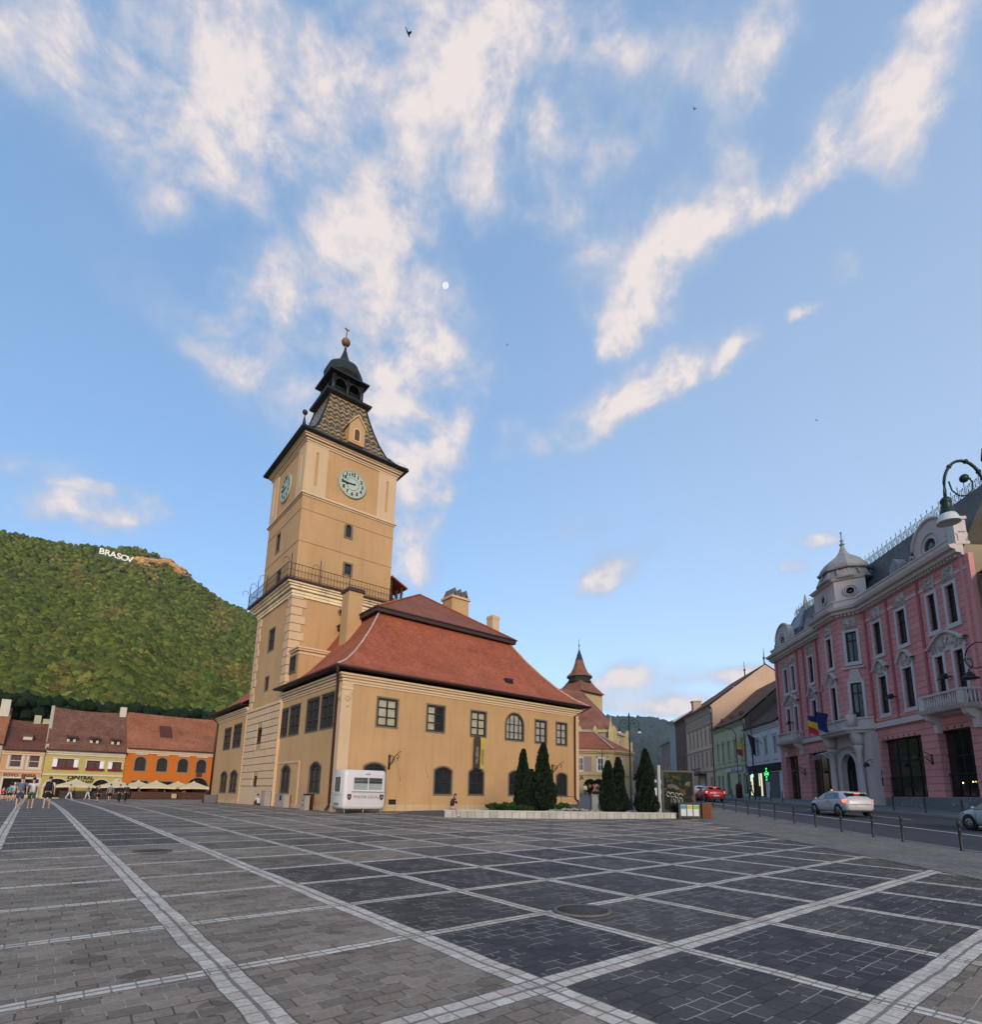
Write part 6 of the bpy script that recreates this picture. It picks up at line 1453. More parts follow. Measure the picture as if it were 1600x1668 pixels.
for x,lab in ((4.0,'cream umbrella leftmost of the cafe row, under the sign of the yellow house'),(8.1,'cream umbrella second from the left before the yellow house arches'),(12.4,'cream umbrella in front of the left part of the orange house'),(16.8,'cream umbrella beside the orange house gateway')):
    umbrella(x,YR-4.0,lab)
for x,lab in ((10.7,'cream umbrella standing behind, left of the orange house front'),(15.3,'cream umbrella standing behind, near the orange house gateway')): umbrella(x,YR-1.8,lab)
SCREEN=mat('dark_cafe_screen',(.035,.028,.022),rough=.4,var=.3); BRSCR=mat('brown_cafe_screen',(.075,.03,.018),rough=.5,var=.35,scale=2)
def screen(x0,x1,y,m,label,h=1.0):
    z=zg(x0,y); t_=thing('cafe_screen',((x0+x1)/2,y,z),label,'screen'); b=MB(); b.box(x0,x1,y-.03,y+.03,z+.08,z+h-.12); b.build('panel',m,t_); b=MB()
    b.box(x0,x1,y-.04,y+.04,z+h-.12,z+h-.05); 
    n=int((x1-x0)/1.2)
    for k in range(n+1): u=x0+(x1-x0)*k/n; b.box(u-.04,u+.04,y-.05,y+.05,z-.05,z+h)
    b.build('posts',BRNF,t_)
screen(2.6,9.2,YR-6.0,SCREEN,'low dark screen around the cafe terrace of the yellow house'); screen(9.6,17.9,YR-6.0,BRSCR,'low brown screen around the cafe terrace of the orange house')
rt=random.Random(2)
WOODT=mat('cafe_wood',(.12,.06,.03),var=.2)
def cafe_table(x,y,lab):
    z=zg(x,y); t_=thing('cafe_table',(x,y,z),lab,'table','tables on the cafe terrace'); b=MB(); b.box(x-.4,x+.4,y-.4,y+.4,z+.7,z+.75); b.build('tabletop',WOODT,t_)
    b=MB(); b.tube([(x,y,z),(x,y,z+.7)],.04,6); b.box(x-.25,x+.25,y-.25,y+.25,z,z+.03); b.build('leg',IRON,t_)
for k in range(6): cafe_table(4+k*2.4,YR-4.8+rt.uniform(-.3,.3),'small square wooden table behind the cafe screen')
# notice boards on the paving
def aboard(x,y,w,h,lab,m,ang=0):
    z=zg(x,y); t_=thing('notice_board',(x,y,z),lab,'board'); M_=Matrix.Translation((x,y,z))@Matrix.Rotation(ang,4,'Z'); b=MB(M_)
    for s_ in (-1,1):
        b.box(-w/2,-w/2+.06,s_*.22-.02,s_*.22+.02,0,.3) ; b.box(w/2-.06,w/2,s_*.22-.02,s_*.22+.02,0,.3)
    b.prism([(-.25,.0),(-.2,.0),(0,h-.04),(.2,.0),(.25,.0),(.03,h),(-.03,h)],'x',-w/2,-w/2+.07); b.prism([(-.25,.0),(-.2,.0),(0,h-.04),(.2,.0),(.25,.0),(.03,h),(-.03,h)],'x',w/2-.07,w/2)
    b.build('stand',BRNF,t_); b=MB(M_); b.poly([(-w/2+.07,-.21,.15),(w/2-.07,-.21,.15),(w/2-.07,-.04,h-.08),(-w/2+.07,-.04,h-.08)]); b.build('board_face',m,t_)
aboard(12.75,57.6,1.2,.85,'dark framed grey notice board standing at the left end of the town hall',mat('grey_board',(.12,.12,.115),var=.2))
aboard(14.2,83.6,.7,.8,'small cream menu board in front of the brown cafe screen',mat('cream_board',(.45,.32,.17)))
aboard(18.4,83.9,.9,1.2,'black menu board in a pale frame at the end of the cafe terrace',mat('black_board',(.02,.02,.02)))
b=MB(TR); t_=thing('framed_menu',(20.6,YR-.1,2.2),'white menu in a dark frame on the orange wall','menu board'); b.box(20.0,21.0,.02,.1,1.6,2.5); b.build('frame',BRNF,t_); b=MB(TR); b.box(20.12,20.88,.1,.12,1.72,2.38); b.build('paper',WHT,t_)

# ---------------- church and bank beyond the town hall ----------------
def polar(az,r): return Vector((r*math.cos(R(az)),r*math.sin(R(az)),0))
OCHRE=plaster('old_yellow_stone',(.42,.33,.17),.25); CHST=plaster('grey_church_stone',(.30,.25,.175),.35)
CT=brickmat('church_tiles',(.26,.09,.05),(.36,.145,.085),(.10,.04,.03),.3,.26,ms=.02,rough=.85,bump=1,dist=.04,stain=.4,sscale=.2)
RC=185.0; c0=polar(42.25,RC); zb_=2.6
CH=thing('gothic_church',(c0.x,c0.y,zb_),'large gothic church with a huge red roof and a pointed tower spire','church')
def el2z(e_,r): return 1.6+e_*r
b=MB(); tw=5.6
b.lathe([(tw*1.29,zb_),(tw*1.29,el2z(.184,RC))],(c0.x+1.2,c0.y+.5,0),4,R(45+3),False); b.build('tower',OCHRE,CH)
cc_=(c0.x,c0.y,0)
b=MB(); b.lathe([(8.6,el2z(.182,RC)),(7.6,el2z(.186,RC)),(5.2,el2z(.198,RC)),(4.3,el2z(.2045,RC))],cc_,4,R(45+3),False); b.build('tower_skirt_roof',CT,CH)
b=MB(); b.lathe([(3.9,el2z(.2045,RC)),(3.9,el2z(.2145,RC))],cc_,8,R(22),False); b.build('lookout_gallery',mat('dark_gallery',(.02,.022,.022),var=.4,scale=1),CH)
b=MB(); b.lathe([(3.3,el2z(.2045,RC)),(4.3,el2z(.2042,RC)),(4.2,el2z(.2060,RC)),(3.8,el2z(.2062,RC))],cc_,8,R(22),False); b.build('gallery_rim',COPPER,CH)
b=MB(); b.lathe([(4.6,el2z(.2140,RC)),(4.5,el2z(.2155,RC)),(3.2,el2z(.2215,RC)),(2.3,el2z(.231,RC)),(1.7,el2z(.240,RC)),(1.35,el2z(.2475,RC))],cc_,8,R(22),False); b.build('spire_roof',CT,CH)
b=MB(); b.lathe([(1.5,el2z(.2465,RC)),(1.25,el2z(.2485,RC)),(.75,el2z(.257,RC)),(.12,el2z(.268,RC)),(.05,el2z(.288,RC))],cc_,8,R(22),False); b.ball((c0.x,c0.y,el2z(.275,RC)),.3,8); b.build('spire_tip',COPPER,CH)
# nave roof: ridge runs at right angles to the view, hip end towards the right
r2=168.0
A_=polar(46.6,r2); A_.z=el2z(.1985,r2); B_=polar(42.0,r2); B_.z=el2z(.1885,r2)
fr0=polar(46.9,r2-19); fr1=polar(39.1,r2-21); bk0=polar(46.9,r2+19); bk1=polar(37.2,r2+10)
ze_=el2z(.117,r2-19)
for q in (fr0,fr1,bk0,bk1): q.z=ze_
apse=polar(37.75,r2-10); apse.z=ze_-.4
b=MB(); b.poly([fr0,fr1,B_,A_]); b.poly([fr1,apse,B_]); b.poly([apse,bk1,B_]); b.poly([bk1,bk0,A_,B_]); b.poly([bk0,fr0,A_]); b.build('nave_roof',CT,CH)
b=MB(); ring_=[fr0,fr1,apse,bk1,bk0]; sc_=[Vector((q.x*.995,q.y*.995,0)) for q in ring_]
for p,q in zip(sc_,sc_[1:]+sc_[:1]): b.poly([(p.x,p.y,1),(q.x,q.y,1),(q.x,q.y,ze_),(p.x,p.y,ze_)])
b.build('nave_wall',CHST,CH)
def edgeframe(p,q): d=(q-p); return Matrix.Translation((p.x,p.y,0))@FR((0,0),math.atan2(d.y,d.x)),d.length
for (p,q,nw) in ((sc_[0],sc_[1],5),(sc_[1],sc_[2],1)):
    F,L_=edgeframe(p,q)
    if (F@Vector((L_/2,5,0))).length>(F@Vector((L_/2,0,0))).length: F=F@Matrix.Scale(-1,4,(0,1,0))
    for k in range(nw):
        u=L_*(k+.5)/nw; b=MB(F); b.poly([(x_,.15,z_) for x_,z_ in outline(u-1.2,u+1.2,6.5,ze_-2.4,1.19)]); w_=b.build('lancet_window',mat('dark_lead_glass',(.035,.035,.035),rough=.3),CH)
        b=MB(F); ring(b,outline(u-1.2,u+1.2,6.5,ze_-2.4,1.19),outline(u-1.2,u+1.2,6.5,ze_-2.4,1.19,.35),0,.3); b.box(u-.08,u+.08,.15,.25,6.5,ze_-2.6); b.build('tracery',OCHRE,w_)
    for k in range(nw+1):
        u=L_*k/nw; b=MB(F); b.box(u-.7,u+.7,0,2.0,1,ze_-2.5); b.box(u-.6,u+.6,0,1.4,ze_-2.5,ze_-.4); b.lathe([(.8,ze_-.4),(.5,ze_+.3),(.05,ze_+(3.6 if (nw==5 and k==5) else .9))],(u,.8,0),4,R(45),False); b.build('buttress',OCHRE,CH)
    b=MB(F); b.box(0,L_,.0,.5,ze_-.9,ze_-.3); b.build('cornice',OCHRE,CH)
# bank building
rb=92.0; P0_=polar(46,rb-2); P1_=polar(38.9,rb); P2_=polar(37.0,rb+5)
zg_=zg(P1_.x,P1_.y); zeb=el2z(.0835,rb)
BK=thing('corner_bank',(P1_.x,P1_.y,zg_),'cream corner building with white framed windows and a red hipped roof beside the church','building')
BKW=plaster('cream_ochre_render',(.46,.36,.205),.12); MAUVE=mat('mauve_panel',(.27,.20,.20),var=.1)
segs=[(P0_,P1_),(P1_,P2_)]
for i,(p,q) in enumerate(segs):
    F,L_=edgeframe(p,q)
    F2=F
    if i==0: ups_=[(u,u+.95,5.75,7.75) for u in (L_-2.6,L_-5.9,L_-9.1)]; ar=[(u,u+1.2,2.2,4.1,.6) for u in (L_-3.4,L_-7.0)]
    else: ups_=[(L_*.3,L_*.3+.8,5.75,7.75)]; ar=[]
    wall(F2,0,L_,zg_-.5,zeb-.5,ups_+ar,.25).build('front_wall',BKW,BK)
    for o in ups_: window(F2,BK,o,WTRIM,GLASS,bars=(1,1),sur_g=.2,sur_m=WTRIM,v=-.08,fw=.08)
    for o in ar: window(F2,BK,o,mat('brown_arch_frame',(.15,.09,.05)),mat('dim_warm_pane',(.25,.17,.06),var=.5,scale=2),bars=(1,1),sur_g=.18,sur_m=OCHRE,v=-.1)
    b=MB(F2); b.box(0,L_,0,.45,zeb-.5,zeb-.15); b.box(0,L_,0,.25,zeb-.75,zeb-.5); b.build('cornice',OCHRE,BK)
    b=MB(F2); b.box(0,L_,0,.2,4.95,5.25); b.build('belt_course',OCHRE,BK)
    if i==0:
        for u in (L_-4.25,L_-7.5): b=MB(F2); b.box(u-.65,u+.65,0,.06,5.6,8.0); b.build('mauve_panel',MAUVE,BK)
        textmesh('lettering','BANCA',.8,mat('dark_brown_letters',(.05,.03,.02)),BK,TXT(F2,L_-6.3,4.3,.03),depth=.03,bold=.03)
pk0=polar(46,rb+9); pk0.z=el2z(.113,rb+9); pk1=polar(40.8,rb+8); pk1.z=el2z(.113,rb+8)
e0,e1,e2_=[Vector((q.x,q.y,zeb-.1)) for q in (P0_*.993,P1_*.993,P2_*.998)]; e3=polar(37.6,rb+17); e3.z=zeb; e4=polar(46,rb+18); e4.z=zeb
b=MB(); b.poly([e0,e1,pk1,pk0]); b.poly([e1,e2_,pk1]); b.poly([e2_,e3,pk1]); b.poly([e3,e4,pk0,pk1]); b.build('roof',TILE,BK)
b=MB(); b.tube([pk0+Vector((0,0,.1)),pk1+Vector((0,0,.1)),e1+Vector((0,0,.15))],.16,5); b.tube([pk1,e2_],.12,5); b.build('hip_ridge',mat('pale_ridge',(.40,.30,.25),var=.3),BK)
b=MB(); 
for p,q in ((P2_,polar(37.6,rb+17)),(polar(37.6,rb+17),polar(46,rb+18))): b.poly([(p.x,p.y,zg_-1),(q.x,q.y,zg_-1),(q.x,q.y,zeb-.2),(p.x,p.y,zeb-.2)])
b.build('rear_wall',BKW,BK)
# low houses at the end of the street
def lowhouse(az0,az1,r,ze,zr,wm,rm,label,name,gable=True):
    p,q=polar(az0,r),polar(az1,r*1.02); F,L_=edgeframe(p,q); g_=zg(p.x,p.y); h=thing(name,((p.x+q.x)/2,(p.y+q.y)/2,g_),label,'house')
    b=MB(F); 
    if gable: b.prism([(0,g_-1),(L_,g_-1),(L_,ze),(L_/2,zr),(0,ze)],'y',0,-9)
    else: b.box(0,L_,-9,0,g_-1,ze)
    b.build('wall',wm,h); b=MB(F)
    if gable: b.prism([(-.3,ze-.1),(-.3,ze+.1),(L_/2,zr+.3),(L_+.3,ze+.1),(L_+.3,ze-.1),(L_/2,zr+.08)],'y',.3,-9.2)
    else: b.prism([(.4,ze-.05),(-4.5,zr),(-9.4,ze-.05)],'x',-.2,L_+.2)
    b.build('roof',rm,h)
    for k in range(3):
        u=L_*(k+.5)/3; b=MB(F); b.box(u-.4,u+.4,0,.03,g_+2.6,g_+4.0); w_=b.build('window',mat('dim_glass',(.05,.045,.045)),h)
        b=MB(F); ring(b,outline(u-.4,u+.4,g_+2.6,g_+4.0,0),outline(u-.4,u+.4,g_+2.6,g_+4.0,0,.12),.0,.05); b.build('frame',WHT,w_)
    return h
lowhouse(37.3,34.6,122,6.5,9.0,mat('white_plaster_house',(.50,.46,.42),var=.1),TILE_OLD,'low white house with a dark red roof beyond the cypresses','white_low_house',False)
lowhouse(34.7,32.2,135,6.2,8.8,mat('pale_peach_house',(.52,.40,.33),var=.1),TILE,'low pale peach gabled house at the far end of the street','peach_low_house')
lowhouse(39.0,36.9,140,9.5,13,mat('grey_white_house',(.42,.42,.38),var=.1),mat('grey_roof',(.12,.12,.11),var=.2),'grey white house behind the cypresses and lamp post','grey_low_house')
# ---------------- planter with conifers ----------------
PLM=brickmat('pale_stone_slabs',(.36,.33,.285),(.46,.43,.38),(.20,.18,.16),.42,3.0,ms=.02,offset=0,rough=.7,bump=.4,stain=.30,sscale=1.2)
pa=Vector((17.75,26.3,0)); pb=Vector((28.75,18.65,0)); pdir=(pb-pa).normalized(); pn=Vector((-pdir.y,pdir.x,0))   # pn points away from the camera
PL=thing('planter',(pa.x,pa.y,zg(pa.x,pa.y)),'long low pale stone wall holding the planted bed before the town hall','planter')
zt=.70
rim=[pa,pb,pb+pn*3.2-pdir*.2,pb+pn*5.6-pdir*2.2,pa+pn*3.6+pdir*3.4,pa+pn*.9+pdir*.2]
b=MB(); n=len(rim); cen=sum(rim,Vector())/n
for k in range(n):
    p,q=rim[k],rim[(k+1)%n]; ip=p+(cen-p).normalized()*.35; iq=q+(cen-q).normalized()*.35
    for za,zb,P1,P2 in ((-.2,zt,p,q),(-.2,zt,ip,iq)): b.poly([(P1.x,P1.y,za),(P2.x,P2.y,za),(P2.x,P2.y,zb),(P1.x,P1.y,zb)])
b.build('side_wall',PLM,PL)
b=MB()
for k in range(n):
    p,q=rim[k],rim[(k+1)%n]; op=p-(cen-p).normalized()*.05; oq=q-(cen-q).normalized()*.05; ip=p+(cen-p).normalized()*.4; iq=q+(cen-q).normalized()*.4
    for z in (zt,zt+.06): b.poly([(op.x,op.y,z),(oq.x,oq.y,z),(iq.x,iq.y,z),(ip.x,ip.y,z)])
    for P1,P2 in ((op,oq),(ip,iq)): b.poly([(P1.x,P1.y,zt),(P2.x,P2.y,zt),(P2.x,P2.y,zt+.06),(P1.x,P1.y,zt+.06)])
b.build('coping',mat('pale_coping',(.42,.39,.35),var=.2,scale=5,bump=.2),PL)
def bed(u,v): p=pa+pdir*u+pn*v; return p
b=MB(); b.poly([(q.x+(cen.x-q.x)*.05,q.y+(cen.y-q.y)*.05,zt-.05) for q in rim]); tag(b.build('planted_bed_soil',mat('grassy_soil',(.060,.075,.025),var=.7,scale=10,bump=1,bscale=60)),kind='structure')
rg2=random.Random(4)
def tuft_mesh(name,n,fn,m,label,kind='stuff',cat='grass',size=.09):
    V=[];F=[]
    for i in range(n):
        p,h=fn(); a=rg2.uniform(0,6.28); w=size*rg2.uniform(.1,.25); t=Vector((math.cos(a),math.sin(a),0)); l=Vector((rg2.uniform(-.5,.5),rg2.uniform(-.5,.5),1)).normalized()*h*rg2.uniform(.6,1.2)
        k=len(V); V+=[p-t*w,p+t*w,p+l]; F.append((k,k+1,k+2))
    me=bpy.data.meshes.new(name); me.from_pydata([tuple(v) for v in V],[],F); me.materials.append(m); o=bpy.data.objects.new(name,me); COL.objects.link(o); return tag(o,label,cat,kind=kind)
tuft_mesh('grass',5000,lambda:(bed(rg2.uniform(6.3,12.6),rg2.uniform(.45,2.6))+Vector((0,0,zt-.05)),.10),mat('grass_blade',(.05,.085,.02),var=.4,scale=3),'short grass growing in the stone planter bed')
ROCKM=mat('pale_rubble',(.30,.26,.20),var=.4,scale=6,bump=.5,bscale=20)
for k in range(110):
    u=rg2.uniform(5.9,9.2) if k<90 else rg2.uniform(10.6,12.7); v=rg2.uniform(.45,1.7); p=bed(u,v); r=rg2.uniform(.05,.13)
    bm=bmesh.new(); bmesh.ops.create_icosphere(bm,subdivisions=1,radius=r)
    for q in bm.verts: q.co*=rg2.uniform(.7,1.25); q.co.z*=.7
    me=bpy.data.meshes.new('stone'); bm.to_mesh(me); bm.free(); me.materials.append(ROCKM); o=bpy.data.objects.new('stone',me); COL.objects.link(o); o.location=(p.x,p.y,zt-.02+r*.5+(.12*math.exp(-((u-7.5)**2))))
    tag(o,'pale rough stone lying among the rubble of the planter rockery','stone','loose stones of the planter rockery')
LEAFD=None
def foliage_mat(name,c,c2):
    m=bpy.data.materials.new(name); m.use_nodes=True; t=m.node_tree; b=t.nodes['Principled BSDF']; b.inputs['Roughness'].default_value=.75; b.inputs['Specular IOR Level'].default_value=.2
    tc_=t.nodes.new('ShaderNodeTexCoord'); n=t.nodes.new('ShaderNodeTexNoise'); n.inputs['Scale'].default_value=6; n.inputs['Detail'].default_value=4; t.links.new(tc_.outputs['Object'],n.inputs['Vector'])
    r=t.nodes.new('ShaderNodeValToRGB'); t.links.new(n.outputs[0],r.inputs[0]); r.color_ramp.elements[0].position=.35; r.color_ramp.elements[1].position=.7; r.color_ramp.elements[0].color=(*c,1); r.color_ramp.elements[1].color=(*c2,1)
    t.links.new(r.outputs[0],b.inputs['Base Color']); return m
CYP=foliage_mat('cypress_foliage',(.004,.010,.005),(.018,.031,.012)); JUN=foliage_mat('juniper_foliage',(.018,.045,.012),(.045,.09,.025))
BARK=mat('bark',(.06,.04,.028),var=.3,scale=20)
def sprays(name,m,parent,pts,size,origin):
    V=[];F=[]
    for (p,d,s_) in pts:
        a=Vector((rg2.uniform(-1,1),rg2.uniform(-1,1),rg2.uniform(-1,1))); t=d.cross(a); 
        if t.length<.01: continue
        t.normalize(); w=size*s_*.35; l=size*s_
        k=len(V); V+=[p-t*w*.5,p+d*l*.5-t*w,p+d*l,p+d*l*.5+t*w,p+t*w*.5]; F.append((k,k+1,k+2,k+3,k+4))
    o0=parent_world(parent); me=bpy.data.meshes.new(name); me.from_pydata([tuple(v-o0) for v in V],[],F); me.materials.append(m); o=bpy.data.objects.new(name,me); COL.objects.link(o); o.parent=parent; return o
def cypress(x,y,h,r,label,seed=0,name='cypress_tree',n=9000,lobes=()):
    z=zt-.05; t_=thing(name,(x,y,z),label,'tree'); b=MB(); b.tube([(x,y,z-.1),(x,y,z+h*.3),(x+.02,y,z+h*.8)],[.09,.07,.02],7); b.build('trunk',BARK,t_)
    pts=[]; rr=random.Random(seed)
    def prof(t): # radius fraction at height t
        return (min(1,(t+.03)/.10)**.5)*(1-t**1.35)**.72*(1-.10*math.sin(t*9+seed))
    def put(cx,cy,H,Rd,n_,z0):
        for i in range(n_):
            t=rr.random()**1.0; a=rr.uniform(0,6.283); q=prof(t)*Rd*(.92+.15*math.sin(a*3+t*7+seed)+.13*math.sin(a*7-t*17)); k=rr.uniform(.70,1.10)**.7*q
            p=Vector((cx+k*math.cos(a),cy+k*math.sin(a),z0+.03+t*H)); d=Vector((math.cos(a)*.45,math.sin(a)*.45,1)).normalized(); d=(d+Vector((rr.uniform(-.35,.35),rr.uniform(-.35,.35),rr.uniform(-.2,.2)))).normalized()
            pts.append((p,d,rr.uniform(.7,1.3)))
    put(x,y,h,r,n,z)
    for (dx,dy,H,Rd) in lobes: put(x+dx,y+dy,H,Rd,int(n*.45),z)
    sprays('crown',CYP,t_,pts,.17,None)
    # solid dark heart so that no light passes straight through
    b=MB(); b.lathe([(max(.01,prof(k/10)*r*.74),z+.05+h*.97*k/10) for k in range(11)],(x,y,0),14); b.build('inner_branches',CYP,t_)
    return t_
cypress(22.55,25.1,3.55,.52,'slim dark cypress with a side shoot, leftmost of the five before the tan wall',1,lobes=((.42,-.3,2.35,.36),))
cypress(23.5,24.35,3.95,.68,'broad dark cypress right of the slimmer one in front of the tan wall',2)
cypress(26.0,21.4,2.9,.48,'small dark cypress left of the grey utility box',3); cypress(26.95,21.4,3.15,.5,'dark cypress directly behind the grey utility box and lamp post',4)
cypress(27.75,20.0,3.65,.60,'tallest dark cypress of the right group, beside the poster panel',5,n=11000)
def juniper(x,y,w,h,label,seed):
    rr=random.Random(seed); z=zt-.05; t_=thing('juniper_bush',(x,y,z),label,'bush'); pts=[]
    ax=pdir
    for k in range(26):
        a=rr.uniform(0,6.28); e_=rr.uniform(.08,.9); L_=w*rr.uniform(.5,1)*(1-.5*e_); d=(ax*math.cos(a)+pn*math.sin(a)*.55)*math.cos(e_)+Vector((0,0,math.sin(e_)*h/w*1.6))
        for i in range(110):
            s_=rr.random(); p=Vector((x,y,z+.05))+d*L_*s_+Vector((rr.gauss(0,.05),rr.gauss(0,.05),rr.gauss(0,.04)))*(1.2-s_*.4)
            if p.z<z: p.z=z+.02
            dd=(d.normalized()+Vector((rr.uniform(-.6,.6),rr.uniform(-.6,.6),rr.uniform(-.1,.6)))).normalized(); pts.append((p,dd,rr.uniform(.6,1.2)))
    sprays('branches',JUN,t_,pts,.16,None)
juniper(20.9,25.3,1.35,.6,'spreading green juniper at the left end of the planter',1); juniper(21.9,24.7,1.1,.45,'low spreading green juniper left of the cypresses',5)
juniper(24.5,23.6,.75,.7,'small green juniper right of the broad cypress',9); juniper(22.0,25.4,.6,.6,'small green shrub behind the slim cypress',12)
# small handrail
b=MB(); t_=thing('handrail',(25.2,24.6,zt),'thin dark handrail beside the broad cypress','handrail')
b.tube([(24.9,24.2,zt+.0),(24.9,24.2,zt+.95),(25.6,23.6,zt+.85),(25.6,23.6,zt-.05)],.022,5); b.tube([(24.95,24.15,zt+.3),(25.6,23.6,zt+.2)],.018,4); b.build('rail',IRON,t_)
# utility box
ux=bed(9.0,.95); t_=thing('utility_box',(ux.x,ux.y,zt),'grey weathered metal utility box standing in the planter','utility box')
M_=Matrix.Translation((ux.x,ux.y,zt-.02))@Matrix.Rotation(math.atan2(pdir.y,pdir.x),4,'Z')
GB=mat('weathered_grey_metal',(.20,.185,.18),rough=.6,var=.35,scale=5,big=.3,bigscale=1.5)
b=MB(M_); b.box(-.42,.42,-.2,.28,0,1.0); b.build('cabinet',GB,t_); b=MB(M_); b.box(-.45,.45,-.23,.31,1.0,1.05); b.build('lid',GB,t_)
for u in (-.4,.01): b=MB(M_); b.box(u,u+.38,-.215,-.2,.04,.96); b.build('door',GB,t_)
# bollards
BOLL=mat('black_bollard_paint',(.018,.018,.02),rough=.4,var=.2,scale=6)
def bollard_proto(p,lab,grp,h=.92):
    t_=thing('bollard',p,lab,'bollard',grp); b=MB(Matrix.Translation(p)); b.lathe([(.06,-.05),(.06,.04),(.045,.07),(.043,h-.14),(.052,h-.12),(.052,h-.07),(.043,h-.05),(.046,h-.02),(.03,h)],(0,0,0),12); b.build('post',BOLL,t_)
    b=MB(Matrix.Translation(p)); b.lathe([(.046,h-.30),(.050,h-.29),(.050,h-.26),(.046,h-.25)],(0,0,0),12); b.build('collar',mat('dull_collar',(.05,.05,.052),rough=.5),t_); return t_
bp=None; k=0; s=15.5
BS=[12.9,15.45,18.4,21.2,23.0,25.3,27.6,29.85,32.2,34.4,36.3,38.4,41,43.5,46,48.5,51,53.5,56,58.5]
for k,s in enumerate(BS):
    p=SN(s,12.8)
    if bp is None: bp=bollard_proto(p,'slim black bollard of the row along the near side of the road','bollards along the near kerb'); 
    else: q=dup(bp); q.location=p
bq=None
for s in (20.5,23,25.5,28,30.6,33.2,35.8,38.4,41,43.6,46.2,52,54.6,57.2,59.8,62.4,65,67.6,70,73,76,79,82):
    p=SN(s,farn(s)+.55); p.z+=.13
    if bq is None: bq=bollard_proto(p,'slim black bollard of the row on the far pavement below the palace','bollards along the far pavement')
    else: q=dup(bq); q.location=p
# ---------------- lamps ----------------
LG=mat('dark_green_cast_iron',(.012,.028,.022),rough=.4,var=.25,scale=6); LWH=mat('white_lamp_glass',(.52,.52,.50),rough=.3,var=.08)
def arm(b,M_,sx,z,r=1.0):
    P=lambda x,zz:M_@Vector((sx*x,0,z+zz))
    pts=[P(.05,-1.1*r),P(.08,-.5*r)]+[P(.08+r*.62*(1-math.cos(a)),-.5*r+r*.95*math.sin(a)*1.0) for a in [math.pi*k/14 for k in range(1,14)]]+[P(.08+1.24*r,-.55*r),P(.08+1.26*r,-.8*r)]
    b.tube(pts,.045*r,7)
    for i in (4,7,11): b.ball(pts[i],.075*r,8)
    sp_=[P(.10+r*1.12,-.28*r)]+[P(.10+r*(.72+.40*math.cos(a)*(1-.0*a)),-.30*r-r*.38*math.sin(a)*(1-.03*a)) for a in [k*.45 for k in range(1,9)]]
    sp_=[P(r*1.18,-.25*r),P(r*1.12,-.55*r),P(r*.92,-.72*r),P(r*.68,-.70*r),P(r*.50,-.50*r),P(r*.46,-.25*r),P(r*.58,-.10*r)]
    b.tube(sp_,.022*r,6); b.ball(sp_[-1]+(P(r*.12,-.04*r)-P(0,0)),.13*r,10)
    b.tube([P(r*.9,-.72*r),P(.04,-.62*r)],.016*r,5)
    return P(.08+1.26*r,-.8*r)
def street_lamp(p,H,ang,label,r=1.0):
    t_=thing('street_lamp',p,label,'street lamp'); M_=Matrix.Translation(p)@Matrix.Rotation(ang,4,'Z')
    b=MB(M_); q_=max(r,.8); b.lathe([(.22*q_,-.05),(.22*q_,.25),(.16*q_,.3),(.15*q_,.8),(.10*q_,.95),(.085*q_,1.1),(.065*q_,H-1.2),(.09*q_,H-1.15),(.09*q_,H-1.05),(.055*q_,H-1.0),(.05*q_,H+.35),(.09*q_,H+.4),(.02,H+.7)],(0,0,0),12); b.build('pole',LG,t_)
    for sx in (-1,1):
        b=MB(); e_=arm(b,M_,sx,H,r); a=b.build('arm',LG,t_)
        b=MB(Matrix.Translation(e_)); b.lathe([(.05*r,.02),(.10*r,0),(.15*r,-.08*r),(.15*r,-.14*r),(.12*r,-.18*r),(.17*r,-.42*r),(.20*r,-.5*r),(.20*r,-.53*r)],(0,0,0),16); b.build('lamp_hood',LG,a)
        b=MB(Matrix.Translation(e_)); b.lathe([(.20*r,-.53*r),(.245*r,-.62*r),(.29*r,-.76*r),(.31*r,-.80*r),(.28*r,-.81*r),(.22*r,-.64*r),(.02,-.60*r)],(0,0,0),20); b.build('lamp_shade',LWH,a)
    return t_
lp=SN(12.0-.65,12.15); 
e_dir=math.atan2(E.y,E.x)
LR=.80; lpx,lpy=15.8+1.34*LR*.763,2.52-1.34*LR*.646
lamp_main=street_lamp(Vector((lpx,lpy,zg(lpx,lpy))),9.32,R(-40.3),'green iron street lamp arching in at the right edge with a white bell shade',LR)
street_lamp(Vector((30.9,23.5,zg(30.9,23.5)+.0)),6.1,R(-50),'green iron double street lamp rising behind the cypresses',.47)
street_lamp(Vector((60.5,50.8,zg(60.5,50.8))),5.9,R(-50),'green iron double street lamp in front of the cream corner building',.5)
# traffic light and pedestrian sign on the far pavement
tp_=SN(57.0,20.9); tp_.z+=.13
t_=thing('traffic_light',tp_,'traffic light showing green on a dark pole by the far pavement','traffic light')
b=MB(Matrix.Translation(tp_)); b.tube([(0,0,-.1),(0,0,3.2)],.06,8); b.tube([(0,0,3.2),(.05,0,9.0)],[.06,.04],6); b.build('pole',BOLL,t_)
TM=Matrix.Translation(tp_)@FR((0,0),R(226))
b=MB(TM); b.box(-.16,.16,-.1,.14,2.15,3.1); b.build('signal_box',BOLL,t_)
b=MB(TM); b.lathe([(.16,.14),(.01,.2)],(0,0,2.35),14,axis='y'); b.build('green_light',mat('green_signal',(.1,.9,.6),emit=(.12,1.0,.62),es=4),t_)
for z_ in (2.65,2.95): b=MB(TM); b.lathe([(.1,.14),(.01,.16)],(0,0,z_),12,axis='y'); b.build('dark_lens',BLACK,t_)
